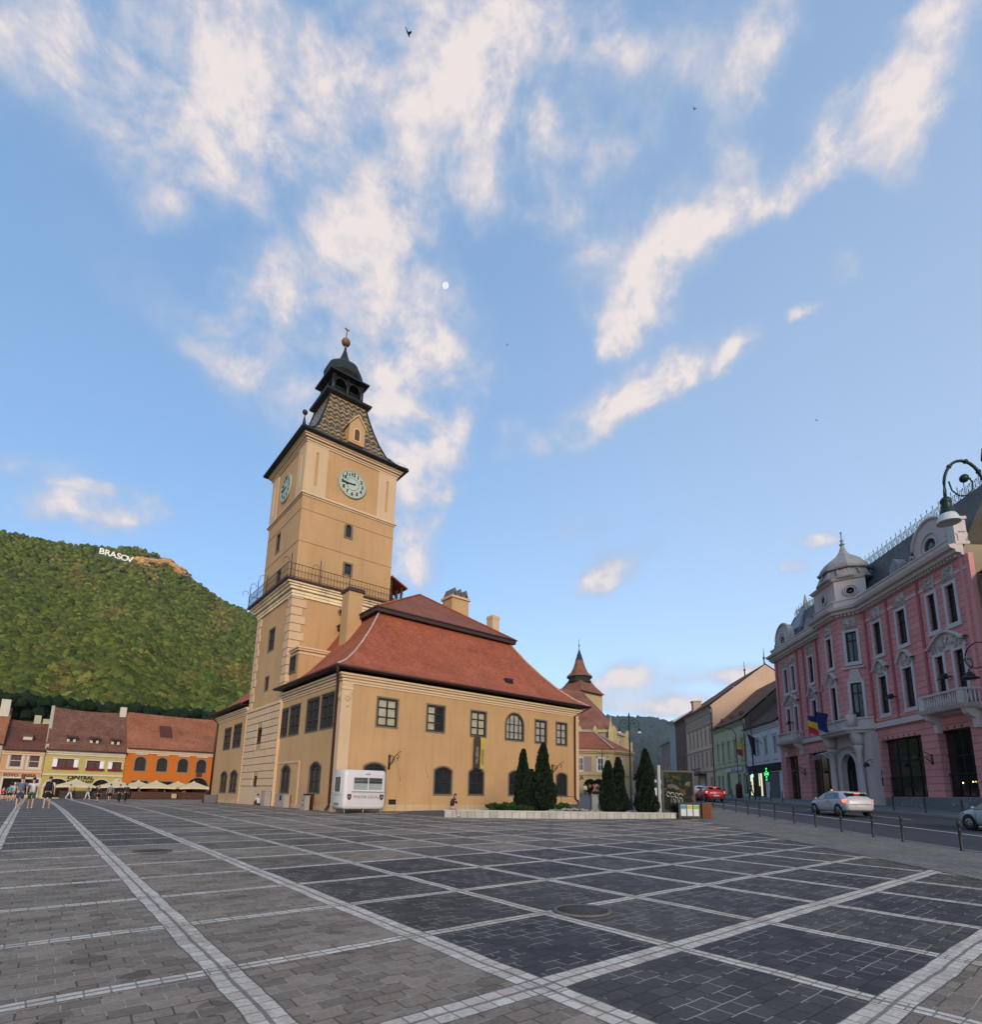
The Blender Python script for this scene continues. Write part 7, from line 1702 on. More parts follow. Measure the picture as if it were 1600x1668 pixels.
tq=SN(58.6,20.9); tq.z+=.13; t_=thing('crossing_sign',tq,'blue pedestrian crossing sign beside the green traffic light','road sign'); TM=Matrix.Translation(tq)@FR((0,0),R(226))
b=MB(TM); b.tube([(0,0,-.1),(0,0,3.3)],.035,6); b.build('pole',IRON,t_); b=MB(TM); b.box(-.38,.38,.04,.07,2.4,3.16); sg_=b.build('sign_plate',mat('road_sign_blue',(.012,.04,.16),rough=.4),t_); b=MB(TM); b.poly([(-.26,.08,2.5),(.26,.08,2.5),(0,.08,3.02)]); b.build('white_triangle',mat('sign_white',(.5,.5,.55)),sg_); b=MB(TM); b.poly([(-.08,.09,2.55),(.08,.09,2.55),(.02,.09,2.88),(-.02,.09,2.88)]); b.build('walking_figure',BLACK,sg_)
# curved roadside lamp mast
tq=SN(61.5,20.9); t_=thing('lamp_mast',tq,'tall thin dark lamp mast with a curved arm before the pale blue house','lamp mast'); b=MB(Matrix.Translation(tq)); b.tube([(0,0,0),(0,0,7.0),(-.2,.2,7.5),(-1.0,1.0,7.75)],.045,6); b.build('mast',IRON,t_); b=MB(Matrix.Translation(tq)); b.ball((-1.3,1.3,7.72),(.35,.35,.08),8); b.build('lamp_head',IRON,t_)
tq=SN(63.0,21.4); tq.z+=.13; t_=thing('litter_bin',tq,'dark red cylindrical bin on the far pavement by the palace corner','bin'); b=MB(Matrix.Translation(tq)); b.lathe([(.33,0),(.34,1.35),(.30,1.5),(.25,1.55),(.01,1.6)],(0,0,0),14); b.build('body',mat('dark_red_paint',(.10,.012,.015),rough=.5),t_); b=MB(Matrix.Translation(tq)); b.lathe([(.35,.95),(.36,1.0),(.35,1.05)],(0,0,0),14,ann=True); b.build('band',BLACK,t_)
# advertising panel in the planter's end
ad=Vector((29.35,19.0,zg(29.35,19.0))); t_=thing('poster_panel',ad,'large illuminated style poster panel with a dark floral poster and white script','poster panel'); AM=Matrix.Translation(ad)@FR((0,0),R(-35-9))
GP=mat('grey_steel_panel',(.30,.31,.32),rough=.4,var=.1)
b=MB(AM); b.box(-1.08,-.92,-.3,.12,-.1,3.05); b.build('side_pylon',GP,t_)
b=MB(AM); b.box(-.85,1.05,-.1,.1,.3,2.75); b.build('frame',BOLL,t_); b=MB(AM); b.box(-.2,.4,-.08,.08,-.1,.3); b.build('foot',BOLL,t_)
def poster_mat():
    m=bpy.data.materials.new('floral_poster'); m.use_nodes=True; t=m.node_tree; b_=t.nodes['Principled BSDF']; b_.inputs['Roughness'].default_value=.7; b_.inputs['Specular IOR Level'].default_value=.1
    tc_=t.nodes.new('ShaderNodeTexCoord'); v=t.nodes.new('ShaderNodeTexVoronoi'); v.inputs['Scale'].default_value=4.2; t.links.new(tc_.outputs['Object'],v.inputs['Vector'])
    r=t.nodes.new('ShaderNodeValToRGB'); t.links.new(v.outputs['Color'],r.inputs[0]); r.color_ramp.interpolation='CONSTANT'; e=r.color_ramp.elements; e[0].color=(.012,.018,.010,1); e[1].color=(.18,.15,.13,1); e[1].position=.84
    for p_,c_ in ((.42,(.05,.08,.03)),(.55,(.02,.015,.015)),(.66,(.20,.07,.04)),(.70,(.03,.03,.02)),(.9,(.10,.06,.06))): q=e.new(p_); q.color=(*c_,1)
    n=t.nodes.new('ShaderNodeTexNoise'); n.inputs['Scale'].default_value=5; t.links.new(tc_.outputs['Object'],n.inputs['Vector'])
    mx=t.nodes.new('ShaderNodeMix'); mx.data_type='RGBA'; t.links.new(n.outputs[0],mx.inputs[0]); t.links.new(r.outputs[0],mx.inputs[6]); mx.inputs[7].default_value=(.012,.016,.010,1); t.links.new(mx.outputs[2],b_.inputs['Base Color']); return m
b=MB(AM); b.poly([(-.75,.105,.4),(.95,.105,.4),(.95,.105,2.65),(-.75,.105,2.65)]); po=b.build('poster',poster_mat(),t_)
SCR=mat('white_script',(.6,.6,.55))
b=MB(AM)
def scr(pts): b.tube([(u,.112,z) for u,z in pts],.018,4)
for k in range(4): x=-.5+k*.24; scr([(x+.11*math.cos(a)*(1 if k%2 else .8),1.35-k*.03+.14*math.sin(a)) for a in [j*.6 for j in range(10)]]); 
for k in range(3): x=-.35+k*.24; scr([(x,.85),(x+.03,1.15),(x+.1,.9),(x+.15,1.15),(x+.2,.85)])
b.build('white_lettering',SCR,po)
b=MB(AM)
for x,z,r_ in ((.55,.75,.13),(.75,.62,.1),(.35,.7,.09)): b.ball((x,.11,z),(r_,.012,r_),10)
b.build('orange_flower',mat('orange_flower_print',(.45,.12,.03),var=.4,scale=9),po)
# recycling bins
rb_=Vector((29.0,17.95,zg(29.0,17.95))); t_=thing('recycling_bins',rb_,'dark three part recycling bin with blue, yellow and green stickers','recycling bin'); RM=Matrix.Translation(rb_)@FR((0,0),R(-44))
b=MB(RM); b.box(-.62,.62,-.45,.0,.05,.86); b.box(-.66,.66,-.5,.05,.86,.90); b.build('body',BOLL,t_)
for x in (-.55,.47): b=MB(RM); b.box(x,x+.08,-.4,-.02,-.06,.05); b.build('foot',BOLL,t_)
for k,c in enumerate(((.06,.22,.42),(.50,.38,.05),(.20,.42,.06))):
    x=-.50+k*.36; b=MB(RM); b.box(x,x+.30,.0,.012,.16,.78); s_=b.build('sticker',mat('pale_sticker',(.55,.56,.55),var=.08,scale=20),t_); b=MB(RM); b.box(x+.01,x+.29,.012,.016,.55,.75); b.build('colour_band',mat('sticker_%d'%k if False else ('blue_sticker','yellow_sticker','green_sticker')[k],c,var=.1),s_)
    b=MB(RM); b.box(x+.03,x+.27,.012,.018,.80,.84) if False else b.box(x+.04,x+.26,-.3,-.05,.9,.905); b.build('slot',BLACK,t_)
wb=rb_+Vector((math.cos(R(-44)),math.sin(R(-44)),0))*.98; t_=thing('litter_bin',wb,'brown wooden slatted litter bin right of the recycling bins','bin'); RM=Matrix.Translation(wb)@FR((0,0),R(-44))
b=MB(RM); b.box(-.25,.25,-.42,-.02,.0,.92); b.build('liner',BOLL,t_)
for k in range(4): b=MB(RM); b.box(-.27+k*.138,-.27+k*.138+.12,-.02,.015,.05,.88); b.build('wooden_slat',mat('reddish_wood',(.17,.055,.022),var=.35,scale=7),t_)
# bench remains behind bins
# manhole covers
for x,y,lab in ((5.9,5.35,'round dark iron manhole cover set where two pale strips meet'),(2.36,15.63,'round dark iron manhole cover farther off in the left paving')):
    z=zg(x,y); t_=thing('manhole_cover',(x,y,z),lab,'manhole cover'); b=MB(); b.lathe([(.33,z+.0),(.33,z+.022),(.01,z+.022)],(x,y,0),28)
    b.build('cover',brickmat('cast_manhole',(.085,.068,.062),(.11,.09,.08),(.025,.02,.018),.07,.07,ms=.014,offset=.5,bump=1,rough=.6),t_); b=MB(); b.lathe([(.34,z+.0),(.34,z+.026),(.40,z+.026),(.40,z)],(x,y,0),28,ann=True); b.build('ring',mat('worn_concrete_ring',(.13,.115,.10),var=.4,scale=12),t_)
# ---------------- kiosk ----------------
KDX=-.85; kx0,kx1,ky0,ky1=15.15,17.95,32.0,33.75; kz=zg(16.5,33)
KW=mat('kiosk_white_panel',(.60,.56,.56),rough=.35,var=.04,scale=2,spec=.5,big=.06); KT=Matrix.Translation((0,ky0,kz))@FR((0,0),0)
KS=thing('kiosk',(16.5,32.9,kz),'white rounded kiosk reading POLITIA LOCALA beside the town hall corner','kiosk')
def rrect(x0,x1,z0,z1,r,n=5):
    o=[]
    for cx,cz,a0 in ((x1-r,z0+r,-90),(x1-r,z1-r,0),(x0+r,z1-r,90),(x0+r,z0+r,180)):
        o+=[(cx+r*math.cos(R(a0+90*k/n)),cz+r*math.sin(R(a0+90*k/n))) for k in range(n+1)]
    return o
b=MB(); rows=[]
o3=[rrect(kx0+d,kx1-d,kz+.22+d,kz+2.6-d,.22) for d in (.16,.05,0,0,.05,.16)]
ys=[ky0,ky0+.05,ky0+.16,ky1-.16,ky1-.05,ky1]
b.loft([[(p[0],y,p[1]) for p in r_] for r_,y in zip(o3,ys)]); b.build('body',KW,KS)
KD=mat('kiosk_dark_pane',(.03,.035,.033),rough=.1,spec=.9); KG=mat('kiosk_frosted_pane',(.30,.31,.31),rough=.25)
zc_=lambda z:z
b=MB(KT); ring(b,outline(15.75,17.65,1.38,2.12,0),outline(15.75,17.65,1.38,2.12,0,.07),-.02,.05); b.box(16.67,16.73,0,.04,1.38,2.12); wf=b.build('window_frame',KW,KS)
b=MB(KT); b.box(15.75,17.65,-.05,.012,1.38,1.78); b.build('frosted_pane',KG,wf); b=MB(KT); b.box(15.75,17.65,-.05,.012,1.78,2.12); b.build('dark_pane',KD,wf)
b=MB(KT); b.box(15.78,17.62,.012,.03,1.93,1.945); b.box(15.78,17.62,.012,.03,2.02,2.03); b.build('blind_slat',KG,wf)
b=MB(KT); b.box(15.65,17.78,.0,.16,1.29,1.34); b.build('counter_sill',KW,KS)
textmesh('lettering','POLIȚIA LOCALĂ',.235,mat('dark_grey_lettering',(.09,.08,.085)),KS,TXT(KT,16.72,.88,.005),depth=.006)
textmesh('small_lettering','POLIȚIA',.085,mat('dark_grey_lettering',(.09,.08,.085)),KS,TXT(KT,16.68,2.32,.005),depth=.005,bold=.004)
for u in (15.52,17.66):
    b=MB(KT); b.prism([(u-.13,1.12),(u+.13,1.12),(u+.13,.92),(u+.07,.80),(u,.76),(u-.07,.80),(u-.13,.92)],'y',.0,.012); em=b.build('emblem',mat('dark_emblem',(.06,.05,.045)),KS)
    b=MB(KT); b.lathe([(.06,.012),(.01,.02)],(u,0,.96),10,axis='y'); b.build('emblem_centre',mat('pale_emblem',(.35,.33,.28)),em)
b=MB(KT); b.box(15.6,17.7,.0,.02,.60,.64); b.box(15.6,17.7,0,.02,.40,.44); b.build('moulding',KW,KS)
KL=Matrix.Translation((kx0,0,kz))@FR((0,0),R(-90))
b=MB(KL); ring(b,outline(-33.35,-32.5,1.25,2.15,0),outline(-33.35,-32.5,1.25,2.15,0,.06),-.02,.03); wf=b.build('side_window',KW,KS); b=MB(KL); b.box(-33.35,-32.5,-.03,.01,1.7,2.15); b.box(-33.35,-32.5,-.03,.012,1.25,1.7); b.build('pane',mat('kiosk_side_pane',(.08,.075,.085),rough=.2),wf)
b=MB(KL); b.box(-33.4,-32.4,0,.015,1.05,1.08); b.box(-33.3,-32.6,0,.02,.45,.6); b.build('vent',mat('kiosk_vent',(.22,.20,.21)),KS)
for x,y in ((15.35,32.2),(16.55,32.15),(17.75,32.2),(15.35,33.55),(17.75,33.55)): b=MB(); b.tube([(x,y,kz-.05),(x,y,kz+.26)],.025,6); b.build('foot',GP,KS)
KS.location.x+=KDX
# boxes at the wall
def boxthing(name,x0,x1,y0,y1,h,m,label,cat,extra=None):
    z=zg((x0+x1)/2,(y0+y1)/2); t_=thing(name,((x0+x1)/2,(y0+y1)/2,z),label,cat); b=MB(); b.box(x0,x1,y0,y1,z-.05,z+h); b.build('cabinet',m,t_); b=MB(); b.box(x0-.03,x1+.03,y0-.03,y1+.03,z+h,z+h+.05); b.build('lid',m,t_); b=MB(); b.box(x0-.015,x0,y0+.05,y1-.05,z+.08,z+h-.06); b.build('door',m,t_)
    return t_,z
GC=mat('pale_grey_cabinet',(.33,.28,.24),var=.12,scale=4)
boxthing('meter_cabinet',14.05,14.5,45.95,46.9,1.15,mat('pale_weathered_cabinet',(.32,.27,.235),var=.25,scale=3),'tall pale grey cabinet standing before the rusticated tower foot','cabinet')
t_,z=boxthing('meter_cabinet',14.2,14.62,42.0,43.9,.9,GC,'pale grey box on legs on the left wall with a dark dial','cabinet')
b=MB(); b.box(14.18,14.2,42.5,42.95,z+.5,z+.85); b.build('dial',BLACK,t_)
boxthing('dark_hatch_box',14.35,14.68,37.6,38.6,1.0,mat('dark_red_hatch',(.05,.018,.015)),'dark red brown hatch low on the left wall','hatch')
t_,z=boxthing('meter_cabinet',13.75,14.05,36.6,37.5,.9,GC,'pale grey cabinet with two dark knobs in front of the dark hatch','cabinet')
for zz in (.35,.65): b=MB(); b.ball((13.73,36.9,z+zz),.05,8); b.build('knob',BLACK,t_)
# ---------------- birds and moon ----------------
def bird(d,r,s_,label):
    p=Vector(d)*r+Vector((0,0,1.6)); t_=bpy.data.objects.new('bird',None); COL.objects.link(t_); t_.location=p; tag(t_,label,'bird','small dark birds high in the sky')
    M_=Matrix.Translation(p)@Matrix.Rotation(R(30),4,'Z')@Matrix.Rotation(R(50),4,'X')
    b=MB(M_); b.ball((0,0,0),(.28*s_,.07*s_,.07*s_),8)
    for sg_ in (-1,1):
        b.poly([(.14*s_,0,.01),(-.06*s_,0,.01),(-.22*s_,sg_*.55*s_,.14*s_),(-.05*s_,sg_*.42*s_,.14*s_)])
    b.poly([(-.22*s_,-.03*s_,0),(-.22*s_,.03*s_,0),(-.42*s_,.1*s_,0),(-.42*s_,-.1*s_,0)])
    b.build('body',mat('dark_feathers',(.05,.045,.05)),t_)
bird((0.21527769,0.45278133,0.8652425),45,.62,'dark swallow near the top left of the sky'); bird((0.50380169,0.26224969,0.82304857),95,.6,'tiny dark bird in the upper right sky'); bird((0.46599336,0.56647556,0.67967318),80,.6,'tiny dark bird right of the moon'); bird((0.79906097,0.2595606,0.54233741),95,.6,'tiny dark bird in the clear sky over the palace')
md=Vector((0.36154189,0.58286801,0.72770347)); mp_=md*9000; mo=bpy.data.meshes.new('moon'); bm=bmesh.new(); bmesh.ops.create_uvsphere(bm,u_segments=32,v_segments=16,radius=40); bm.to_mesh(mo); bm.free()
for p_ in mo.polygons: p_.use_smooth=True
mm=bpy.data.materials.new('moon_surface'); mm.use_nodes=True; t=mm.node_tree; t.nodes.clear(); ou=t.nodes.new('ShaderNodeOutputMaterial'); em=t.nodes.new('ShaderNodeEmission'); tr=t.nodes.new('ShaderNodeBsdfTransparent'); mx=t.nodes.new('ShaderNodeMixShader'); gm=t.nodes.new('ShaderNodeNewGeometry'); dt=t.nodes.new('ShaderNodeVectorMath'); dt.operation='DOT_PRODUCT'
t.links.new(gm.outputs['Normal'],dt.inputs[0]); sd_=(Vector((.695,-.75,.08))*1.0-md*.10).normalized(); dt.inputs[1].default_value=sd_
mr=t.nodes.new('ShaderNodeMapRange'); t.links.new(dt.outputs['Value'],mr.inputs[0]); mr.inputs[1].default_value=-.05; mr.inputs[2].default_value=.45; t.links.new(mr.outputs[0],mx.inputs[0]); t.links.new(tr.outputs[0],mx.inputs[1]); t.links.new(em.outputs[0],mx.inputs[2]); em.inputs[0].default_value=(.95,.95,1,1); em.inputs[1].default_value=.5; t.links.new(mx.outputs[0],ou.inputs[0])
mo.materials.append(mm); o=bpy.data.objects.new('moon',mo); COL.objects.link(o); o.location=mp_; tag(o,'small white gibbous moon in the blue sky above the tower','moon')
# ---------------- people ----------------
def skin_mesh(V,Ed,Rd,root=0,sub=1):
    me=bpy.data.meshes.new('tmp'); me.from_pydata([tuple(v) for v in V],Ed,[]); o=bpy.data.objects.new('tmp',me); COL.objects.link(o)
    md=o.modifiers.new('s','SKIN'); md.use_smooth_shade=True
    for i,r in enumerate(Rd):
        rr=r if isinstance(r,tuple) else (r,r); me.skin_vertices[0].data[i].radius=rr; me.skin_vertices[0].data[i].use_root=(i==root)
    if sub: m2=o.modifiers.new('u','SUBSURF'); m2.levels=sub
    dg=bpy.context.evaluated_depsgraph_get(); r=bpy.data.meshes.new_from_object(o.evaluated_get(dg)); bpy.data.objects.remove(o); return r
def link_mesh(me,name,m,par,M_):
    me.transform(M_); me.transform(Matrix.Translation(-parent_world(par))); me.materials.clear(); me.materials.append(m)
    me.polygons.foreach_set('use_smooth',[True]*len(me.polygons)); me.name=name
    o=bpy.data.objects.new(name,me); COL.objects.link(o); o.parent=par; return o
SKINM=mat('skin',(.46,.27,.19),rough=.6,var=.06,scale=20)
def pcol(name,c): return mat(name,c,rough=.85,var=.12,scale=15,bump=.2,bscale=60)
def person(x,y,ang,label,pose='walk',H=1.75,top=('cloth_white',(.6,.58,.55)),bottom=('cloth_navy',(.03,.04,.06)),legs='shorts',hair=(.03,.02,.015),sleeve='short',z=None,shoe=(.55,.54,.52),group=None,fem=False,long_hair=False,phase=1,seat=.45):
    """one figure; local +Y is the way it faces"""
    k=H/1.75; z0=zg(x,y) if z is None else z
    t_=thing('person',(x,y,z0),label,'person',group)
    M_=Matrix.Translation((x,y,z0))@Matrix.Rotation(ang,4,'Z')@Matrix.Scale(k,4)
    sh=.19 if not fem else .165; hp=.10
    V3=Vector
    if pose in('walk','stand'):
        st=.24*phase if pose=='walk' else .03
        hips=V3((0,0,.93)); ws=V3((0,0,1.08)); ch=V3((0,.01,1.29)); nk=V3((0,.015,1.47)); hd=V3((0,.03,1.63))
        legs_={}
        for s_ in (-1,1):
            f=st*s_
            legs_[s_]=[V3((s_*hp,0,.90)),V3((s_*hp,f*.62+.03,.49)),V3((s_*hp*.95,f-(.06 if f<0 else 0),.09+(.05 if f<0 else 0))),V3((s_*hp*1.05,f+.13,.035+(.01 if f<0 else 0)))]
        arms={}
        for s_ in (-1,1):
            f=-st*.8*s_
            arms[s_]=[V3((s_*sh,0,1.42)),V3((s_*(sh+.05),f*.45-.02,1.13)),V3((s_*(sh+.06),f*.9+.06,.89))]
    else: # sit
        q=seat; hips=V3((0,0,q+.09)); ws=V3((0,.0,q+.26)); ch=V3((0,.04 if pose=='sit' else .10,q+.47)); nk=V3((0,.07 if pose=='sit' else .17,q+.64)); hd=V3((0,.11 if pose=='sit' else .26,q+.78))
        legs_={}; arms={}
        for s_ in (-1,1):
            if pose=='sit_ground': legs_[s_]=[V3((s_*hp,0,.12)),V3((s_*hp*1.3,.40+.04*s_,.44-.10*s_)),V3((s_*hp,.66+.14*s_,.08)),V3((s_*hp,.80+.14*s_,.035))]
            elif pose=='sit_wall': legs_[s_]=[V3((s_*hp*.9,0,q+.08)),V3((s_*hp*.8,.42,q+.08)),V3((s_*hp*.4,.46+.03*s_,max(q-.30,.09))),V3((s_*hp*.4,.57+.03*s_,max(q-.36,.035)))]
            else: legs_[s_]=[V3((s_*hp,0,q+.08)),V3((s_*hp,.42,q+.07)),V3((s_*hp,.44,.09)),V3((s_*hp,.57,.035))]
            hand=V3((s_*.10,.36,q+.30)) if pose!='sit_ground' else V3((s_*.14,.42,.42))
            if pose=='sit_wall': hand=V3((s_*.07,.30,q+.50))
            arms[s_]=[V3((s_*sh,nk.y-.02,q+.60)),V3((s_*(sh+.05),nk.y+.02,q+.33)),hand]
    head_dir=(hd-nk).normalized()
    V=[hips,ws,ch,nk,hd-V3((0,0,.02)),hd+V3((0,-.005,.07))]; E_=[(0,1),(1,2),(2,3),(3,4),(4,5)]; Rr=[(.15,.10),(.125,.09),(.15,.10),(.052,.055),(.078,.092),(.068,.085)]
    for s_ in (-1,1):
        a=len(V); V+=legs_[s_]; Rr+=[.085,.055,.038,(.04,.028)]; E_+=[(0,a),(a,a+1),(a+1,a+2),(a+2,a+3)]
        a=len(V); A=arms[s_]; d=(A[2]-A[1]).normalized(); V+=A+[A[2]+d*.07]; Rr+=[.05,.037,.026,(.034,.018)]; E_+=[(2,a),(a,a+1),(a+1,a+2),(a+2,a+3)]
        # five fingers
        side=V3((0,1,0)) if abs(d.y)<.8 else V3((1,0,0)); palm=a+3; pv=V[palm]
        for j,(o_,l) in enumerate(((-.026,.062),(-.009,.074),(.009,.070),(.025,.055))):
            b0=len(V); p=pv+side*o_+d*.02; V+=[p,p+d*l*.5,p+d*l*.9-V3((s_,0,0))*l*.25]; Rr+=[.010,.009,.008]; E_+=[(palm,b0),(b0,b0+1),(b0+1,b0+2)]
        b0=len(V); p=A[2]+side*.03+d*.02; V+=[p,p+d*.03+side*.02]; Rr+=[.011,.010]; E_+=[(a+2,b0),(b0,b0+1)]
    link_mesh(skin_mesh(V,E_,Rr,0,1),'body',SKINM,t_,M_)
    # clothes follow the same skeleton, slightly larger
    tc2=pcol(*top); bc=pcol(*bottom)
    V=[hips-V3((0,0,.05)) if pose in ('walk','stand') else hips+V3((0,0,.0)),ws,ch,nk-V3((0,0,.045))]; E_=[(0,1),(1,2),(2,3)]; Rr=[(.172,.125),(.15,.112),(.17,.118),(.075,.07)]
    for s_ in (-1,1):
        A=arms[s_]; a=len(V); pts=[A[0],A[0].lerp(A[1],.7)] if sleeve=='short' else [A[0],A[1],A[1].lerp(A[2],.92)]
        if sleeve=='none': continue
        V+=pts; Rr+=[.068,.058,.045][:len(pts)]; E_+=[(2,a)]+[(a+i,a+i+1) for i in range(len(pts)-1)]
    link_mesh(skin_mesh(V,E_,Rr,0,1),'shirt',tc2,t_,M_)
    V=[hips+V3((0,0,.10)),hips-V3((0,0,.02))]; E_=[(0,1)]; Rr=[(.15,.11),(.16,.12)]
    for s_ in (-1,1):
        Lg=legs_[s_]; a=len(V)
        if legs=='shorts': pts=[Lg[0],Lg[0].lerp(Lg[1],.88)]; rr=[.10,.092]
        elif legs=='skirt': pts=[Lg[0],Lg[0].lerp(Lg[1],.95)]; rr=[.12,.13]
        else: pts=[Lg[0],Lg[1],Lg[1].lerp(Lg[2],.97)]; rr=[.098,.072,.062]
        V+=pts; Rr+=rr; E_+=[(1,a)]+[(a+i,a+i+1) for i in range(len(pts)-1)]
    link_mesh(skin_mesh(V,E_,Rr,0,1),{'shorts':'shorts','skirt':'skirt'}.get(legs,'trousers'),bc,t_,M_)
    T2=M_@Matrix.Translation(hd+V3((0,0,.03)))
    b=MB(T2); b.ball((0,-.02,.035),(.083,.092,.088),12)
    if long_hair: b.ball((0,-.07,-.10),(.085,.06,.16),10)
    b.build('hair',mat('hair_%s'%('dark' if hair[0]<.1 else 'grey' if hair[0]>.3 else 'brown'),hair,rough=.7),t_)
    # face
    b=MB(T2); b.ball((0,.095,-.045),(.012,.018,.02),6); n_=b.build('nose',SKINM,t_)
    for s_ in (-1,1): b=MB(T2); b.ball((s_*.032,.078,-.012),(.011,.009,.007),6); b.build('eye',BLACK,t_); b=MB(T2); b.ball((s_*.084,-.005,-.03),(.012,.022,.03),6); b.build('ear',SKINM,t_)
    b=MB(T2); b.ball((0,.083,-.078),(.022,.008,.005),6); b.build('mouth',mat('lips',(.30,.10,.08)),t_)
    sm=mat('shoe_'+('white' if shoe[0]>.3 else 'dark'),shoe,rough=.6)
    for s_ in (-1,1):
        a_,f_=legs_[s_][2],legs_[s_][3]; b=MB(M_); d=(f_-a_); d.z=0; d.normalize(); c=a_.lerp(f_,.55); c.z=max(.045,c.z*.9)
        b.ball((c.x,c.y,c.z),(.048,.135,.048),10); b.build('shoe',sm,t_)
    return t_,M_
G3='three people walking away across the paving'
NV=('navy_shorts_cloth',(.035,.055,.085)); 
person(-.44,41.75,R(4),'person in grey blue t-shirt and dark blue shorts walking away, leftmost of three',top=('grey_blue_cloth',(.11,.13,.16)),bottom=NV,H=1.80,phase=.6,hair=(.10,.06,.04))
person(.06,42.2,R(-4),'person in white t-shirt and green shorts walking away, middle of three',top=('white_cloth',(.62,.58,.57)),bottom=('green_cloth',(.012,.10,.055)),H=1.76,phase=-.7)
t_,M_=person(.78,42.0,R(-6),'person in white t-shirt with a black backpack and black shorts walking away',top=('white_cloth',(.62,.58,.57)),bottom=('black_cloth',(.015,.014,.018)),H=1.84,phase=.8)
b=MB(M_); b.loft([[(-.02+dx*1.0,-.11-d,z) for dx,d in ((-.15,0),(.15,0),(.14,.15),(-.14,.15))] for z,k in ((1.0,1),(1.42,1))],smooth=False); b.ball((-.02,-.2,1.42),(.14,.08,.07),8); b.tube([(-.13,-.12,1.42),(-.13,.05,1.48),(-.14,.12,1.3),(-.15,.02,1.1)],.02,4); b.tube([(.1,-.12,1.42),(.1,.05,1.48),(.12,.12,1.3),(.13,.02,1.1)],.02,4); b.build('backpack',pcol('black_cloth',(.015,.014,.018)),t_)
person(-1.45,67.5,R(0),'small person in teal top with dark shorts near the left frame edge',H=1.5,pose='stand',top=('teal_cloth',(.05,.30,.33)),bottom=('black_cloth',(.015,.014,.018)))
person(-1.25,71.5,R(20),'person in pale blue top and white cap standing behind the teal figure',H=1.7,pose='stand',top=('pale_blue_cloth',(.42,.55,.62)),bottom=('black_cloth',(.015,.014,.018)),hair=(.6,.6,.6))
def stool(x,y,lab,h=.45):
    z=zg(x,y); t_=thing('stool',(x,y,z),lab,'stool','stools on the cafe terrace'); b=MB(); b.box(x-.2,x+.2,y-.2,y+.2,z+h-.05,z+h); b.build('seat',WOODT,t_)
    for dx in (-.17,.17):
        for dy in (-.17,.17): b=MB(); b.tube([(x+dx,y+dy,z),(x+dx*.9,y+dy*.9,z+h-.05)],.018,5); b.build('leg',WOODT,t_)
stool(-2.3,81,'low wooden stool under the red clothed person')
person(-2.3,81,R(-30),'person in red sitting on a stool in front of the peach house',pose='sit',top=('red_shirt_cloth',(.42,.02,.03)),bottom=('black_cloth',(.015,.014,.018)),H=1.72,z=zg(-2.3,81))
person(3.45,83.2,R(-80),'person in pale clothes and white trousers walking past the cafe screen',top=('cream_cloth',(.55,.48,.42)),bottom=('white_trouser_cloth',(.6,.57,.55)),legs='long',H=1.72,phase=1)
person(5.2,83.3,R(100),'person in white trousers and dark top before the dark cafe screen',top=('maroon_cloth',(.10,.04,.045)),bottom=('white_trouser_cloth',(.6,.57,.55)),legs='long',H=1.66,phase=.8,hair=(.5,.35,.2))
G4='four people walking together towards the cafes'
for x,y,H_,tp,bt,lg,ph,lab in ((4.75,63.6,1.45,('dark_brown_cloth',(.035,.025,.022)),('black_cloth',(.015,.014,.018)),'shorts',1,'thin dark clothed youth at the left of a group of four'),
    (5.55,62.8,1.66,('grey_green_cloth',(.16,.20,.20)),('black_cloth',(.015,.014,.018)),'shorts',.6,'person in grey green jacket and pale shirt, second in a group of four'),
    (6.15,61.6,1.62,('black_cloth',(.015,.014,.018)),('black_cloth',(.015,.014,.018)),'long',.5,'person all in black, third in a group of four'),
    (6.85,63.6,1.7,('navy_cloth',(.03,.035,.05)),('dark_brown_cloth',(.035,.025,.022)),'long',.7,'person in dark navy clothes at the right of a group of four')):
    person(x,y,R(10),lab,top=tp,bottom=bt,legs=lg,H=H_,phase=ph,shoe=(.03,.03,.03),sleeve='long',group=G4)
for (x,y,tp,lab) in ((6.4,YR-4.9,('black_cloth',(.015,.014,.018)),'dark clothed guest seated under the second umbrella'),(10.6,YR-4.8,('brown_top_cloth',(.14,.07,.05)),'guest in brown seated at the left of the orange terrace'),(13.3,YR-4.9,('dark_brown_cloth',(.035,.025,.022)),'guest in dark brown seated under the third umbrella'),(15.6,YR-4.8,('pink_shirt_cloth',(.45,.2,.18)),'guest in a pinkish top seated near the gateway')):
    stool(x,y,'wooden stool under a seated cafe guest'); person(x,y,R(rt.uniform(60,280)),lab,pose='sit',top=tp,bottom=('black_cloth',(.015,.014,.018)),H=1.74)
person(14.25,48.05,R(8),'person in white shirt sitting on the ground against the tower foot',pose='sit_ground',seat=.03,top=('white_shirt_pale',(.45,.47,.52)),bottom=('dark_brown_cloth',(.035,.025,.022)),legs='long',H=1.72,z=zg(14.25,48)+.0,shoe=(.03,.03,.03))
t_,M_=person(18.22,26.28,R(-165),'person with dark hair in a dark jacket and pink skirt sitting on the planter corner',pose='sit_wall',seat=.50,top=('dark_jacket_cloth',(.045,.022,.022)),bottom=('dusty_pink_cloth',(.45,.27,.24)),legs='skirt',H=1.64,z=zg(18.2,26.2)-.02,fem=True,long_hair=True,sleeve='long')
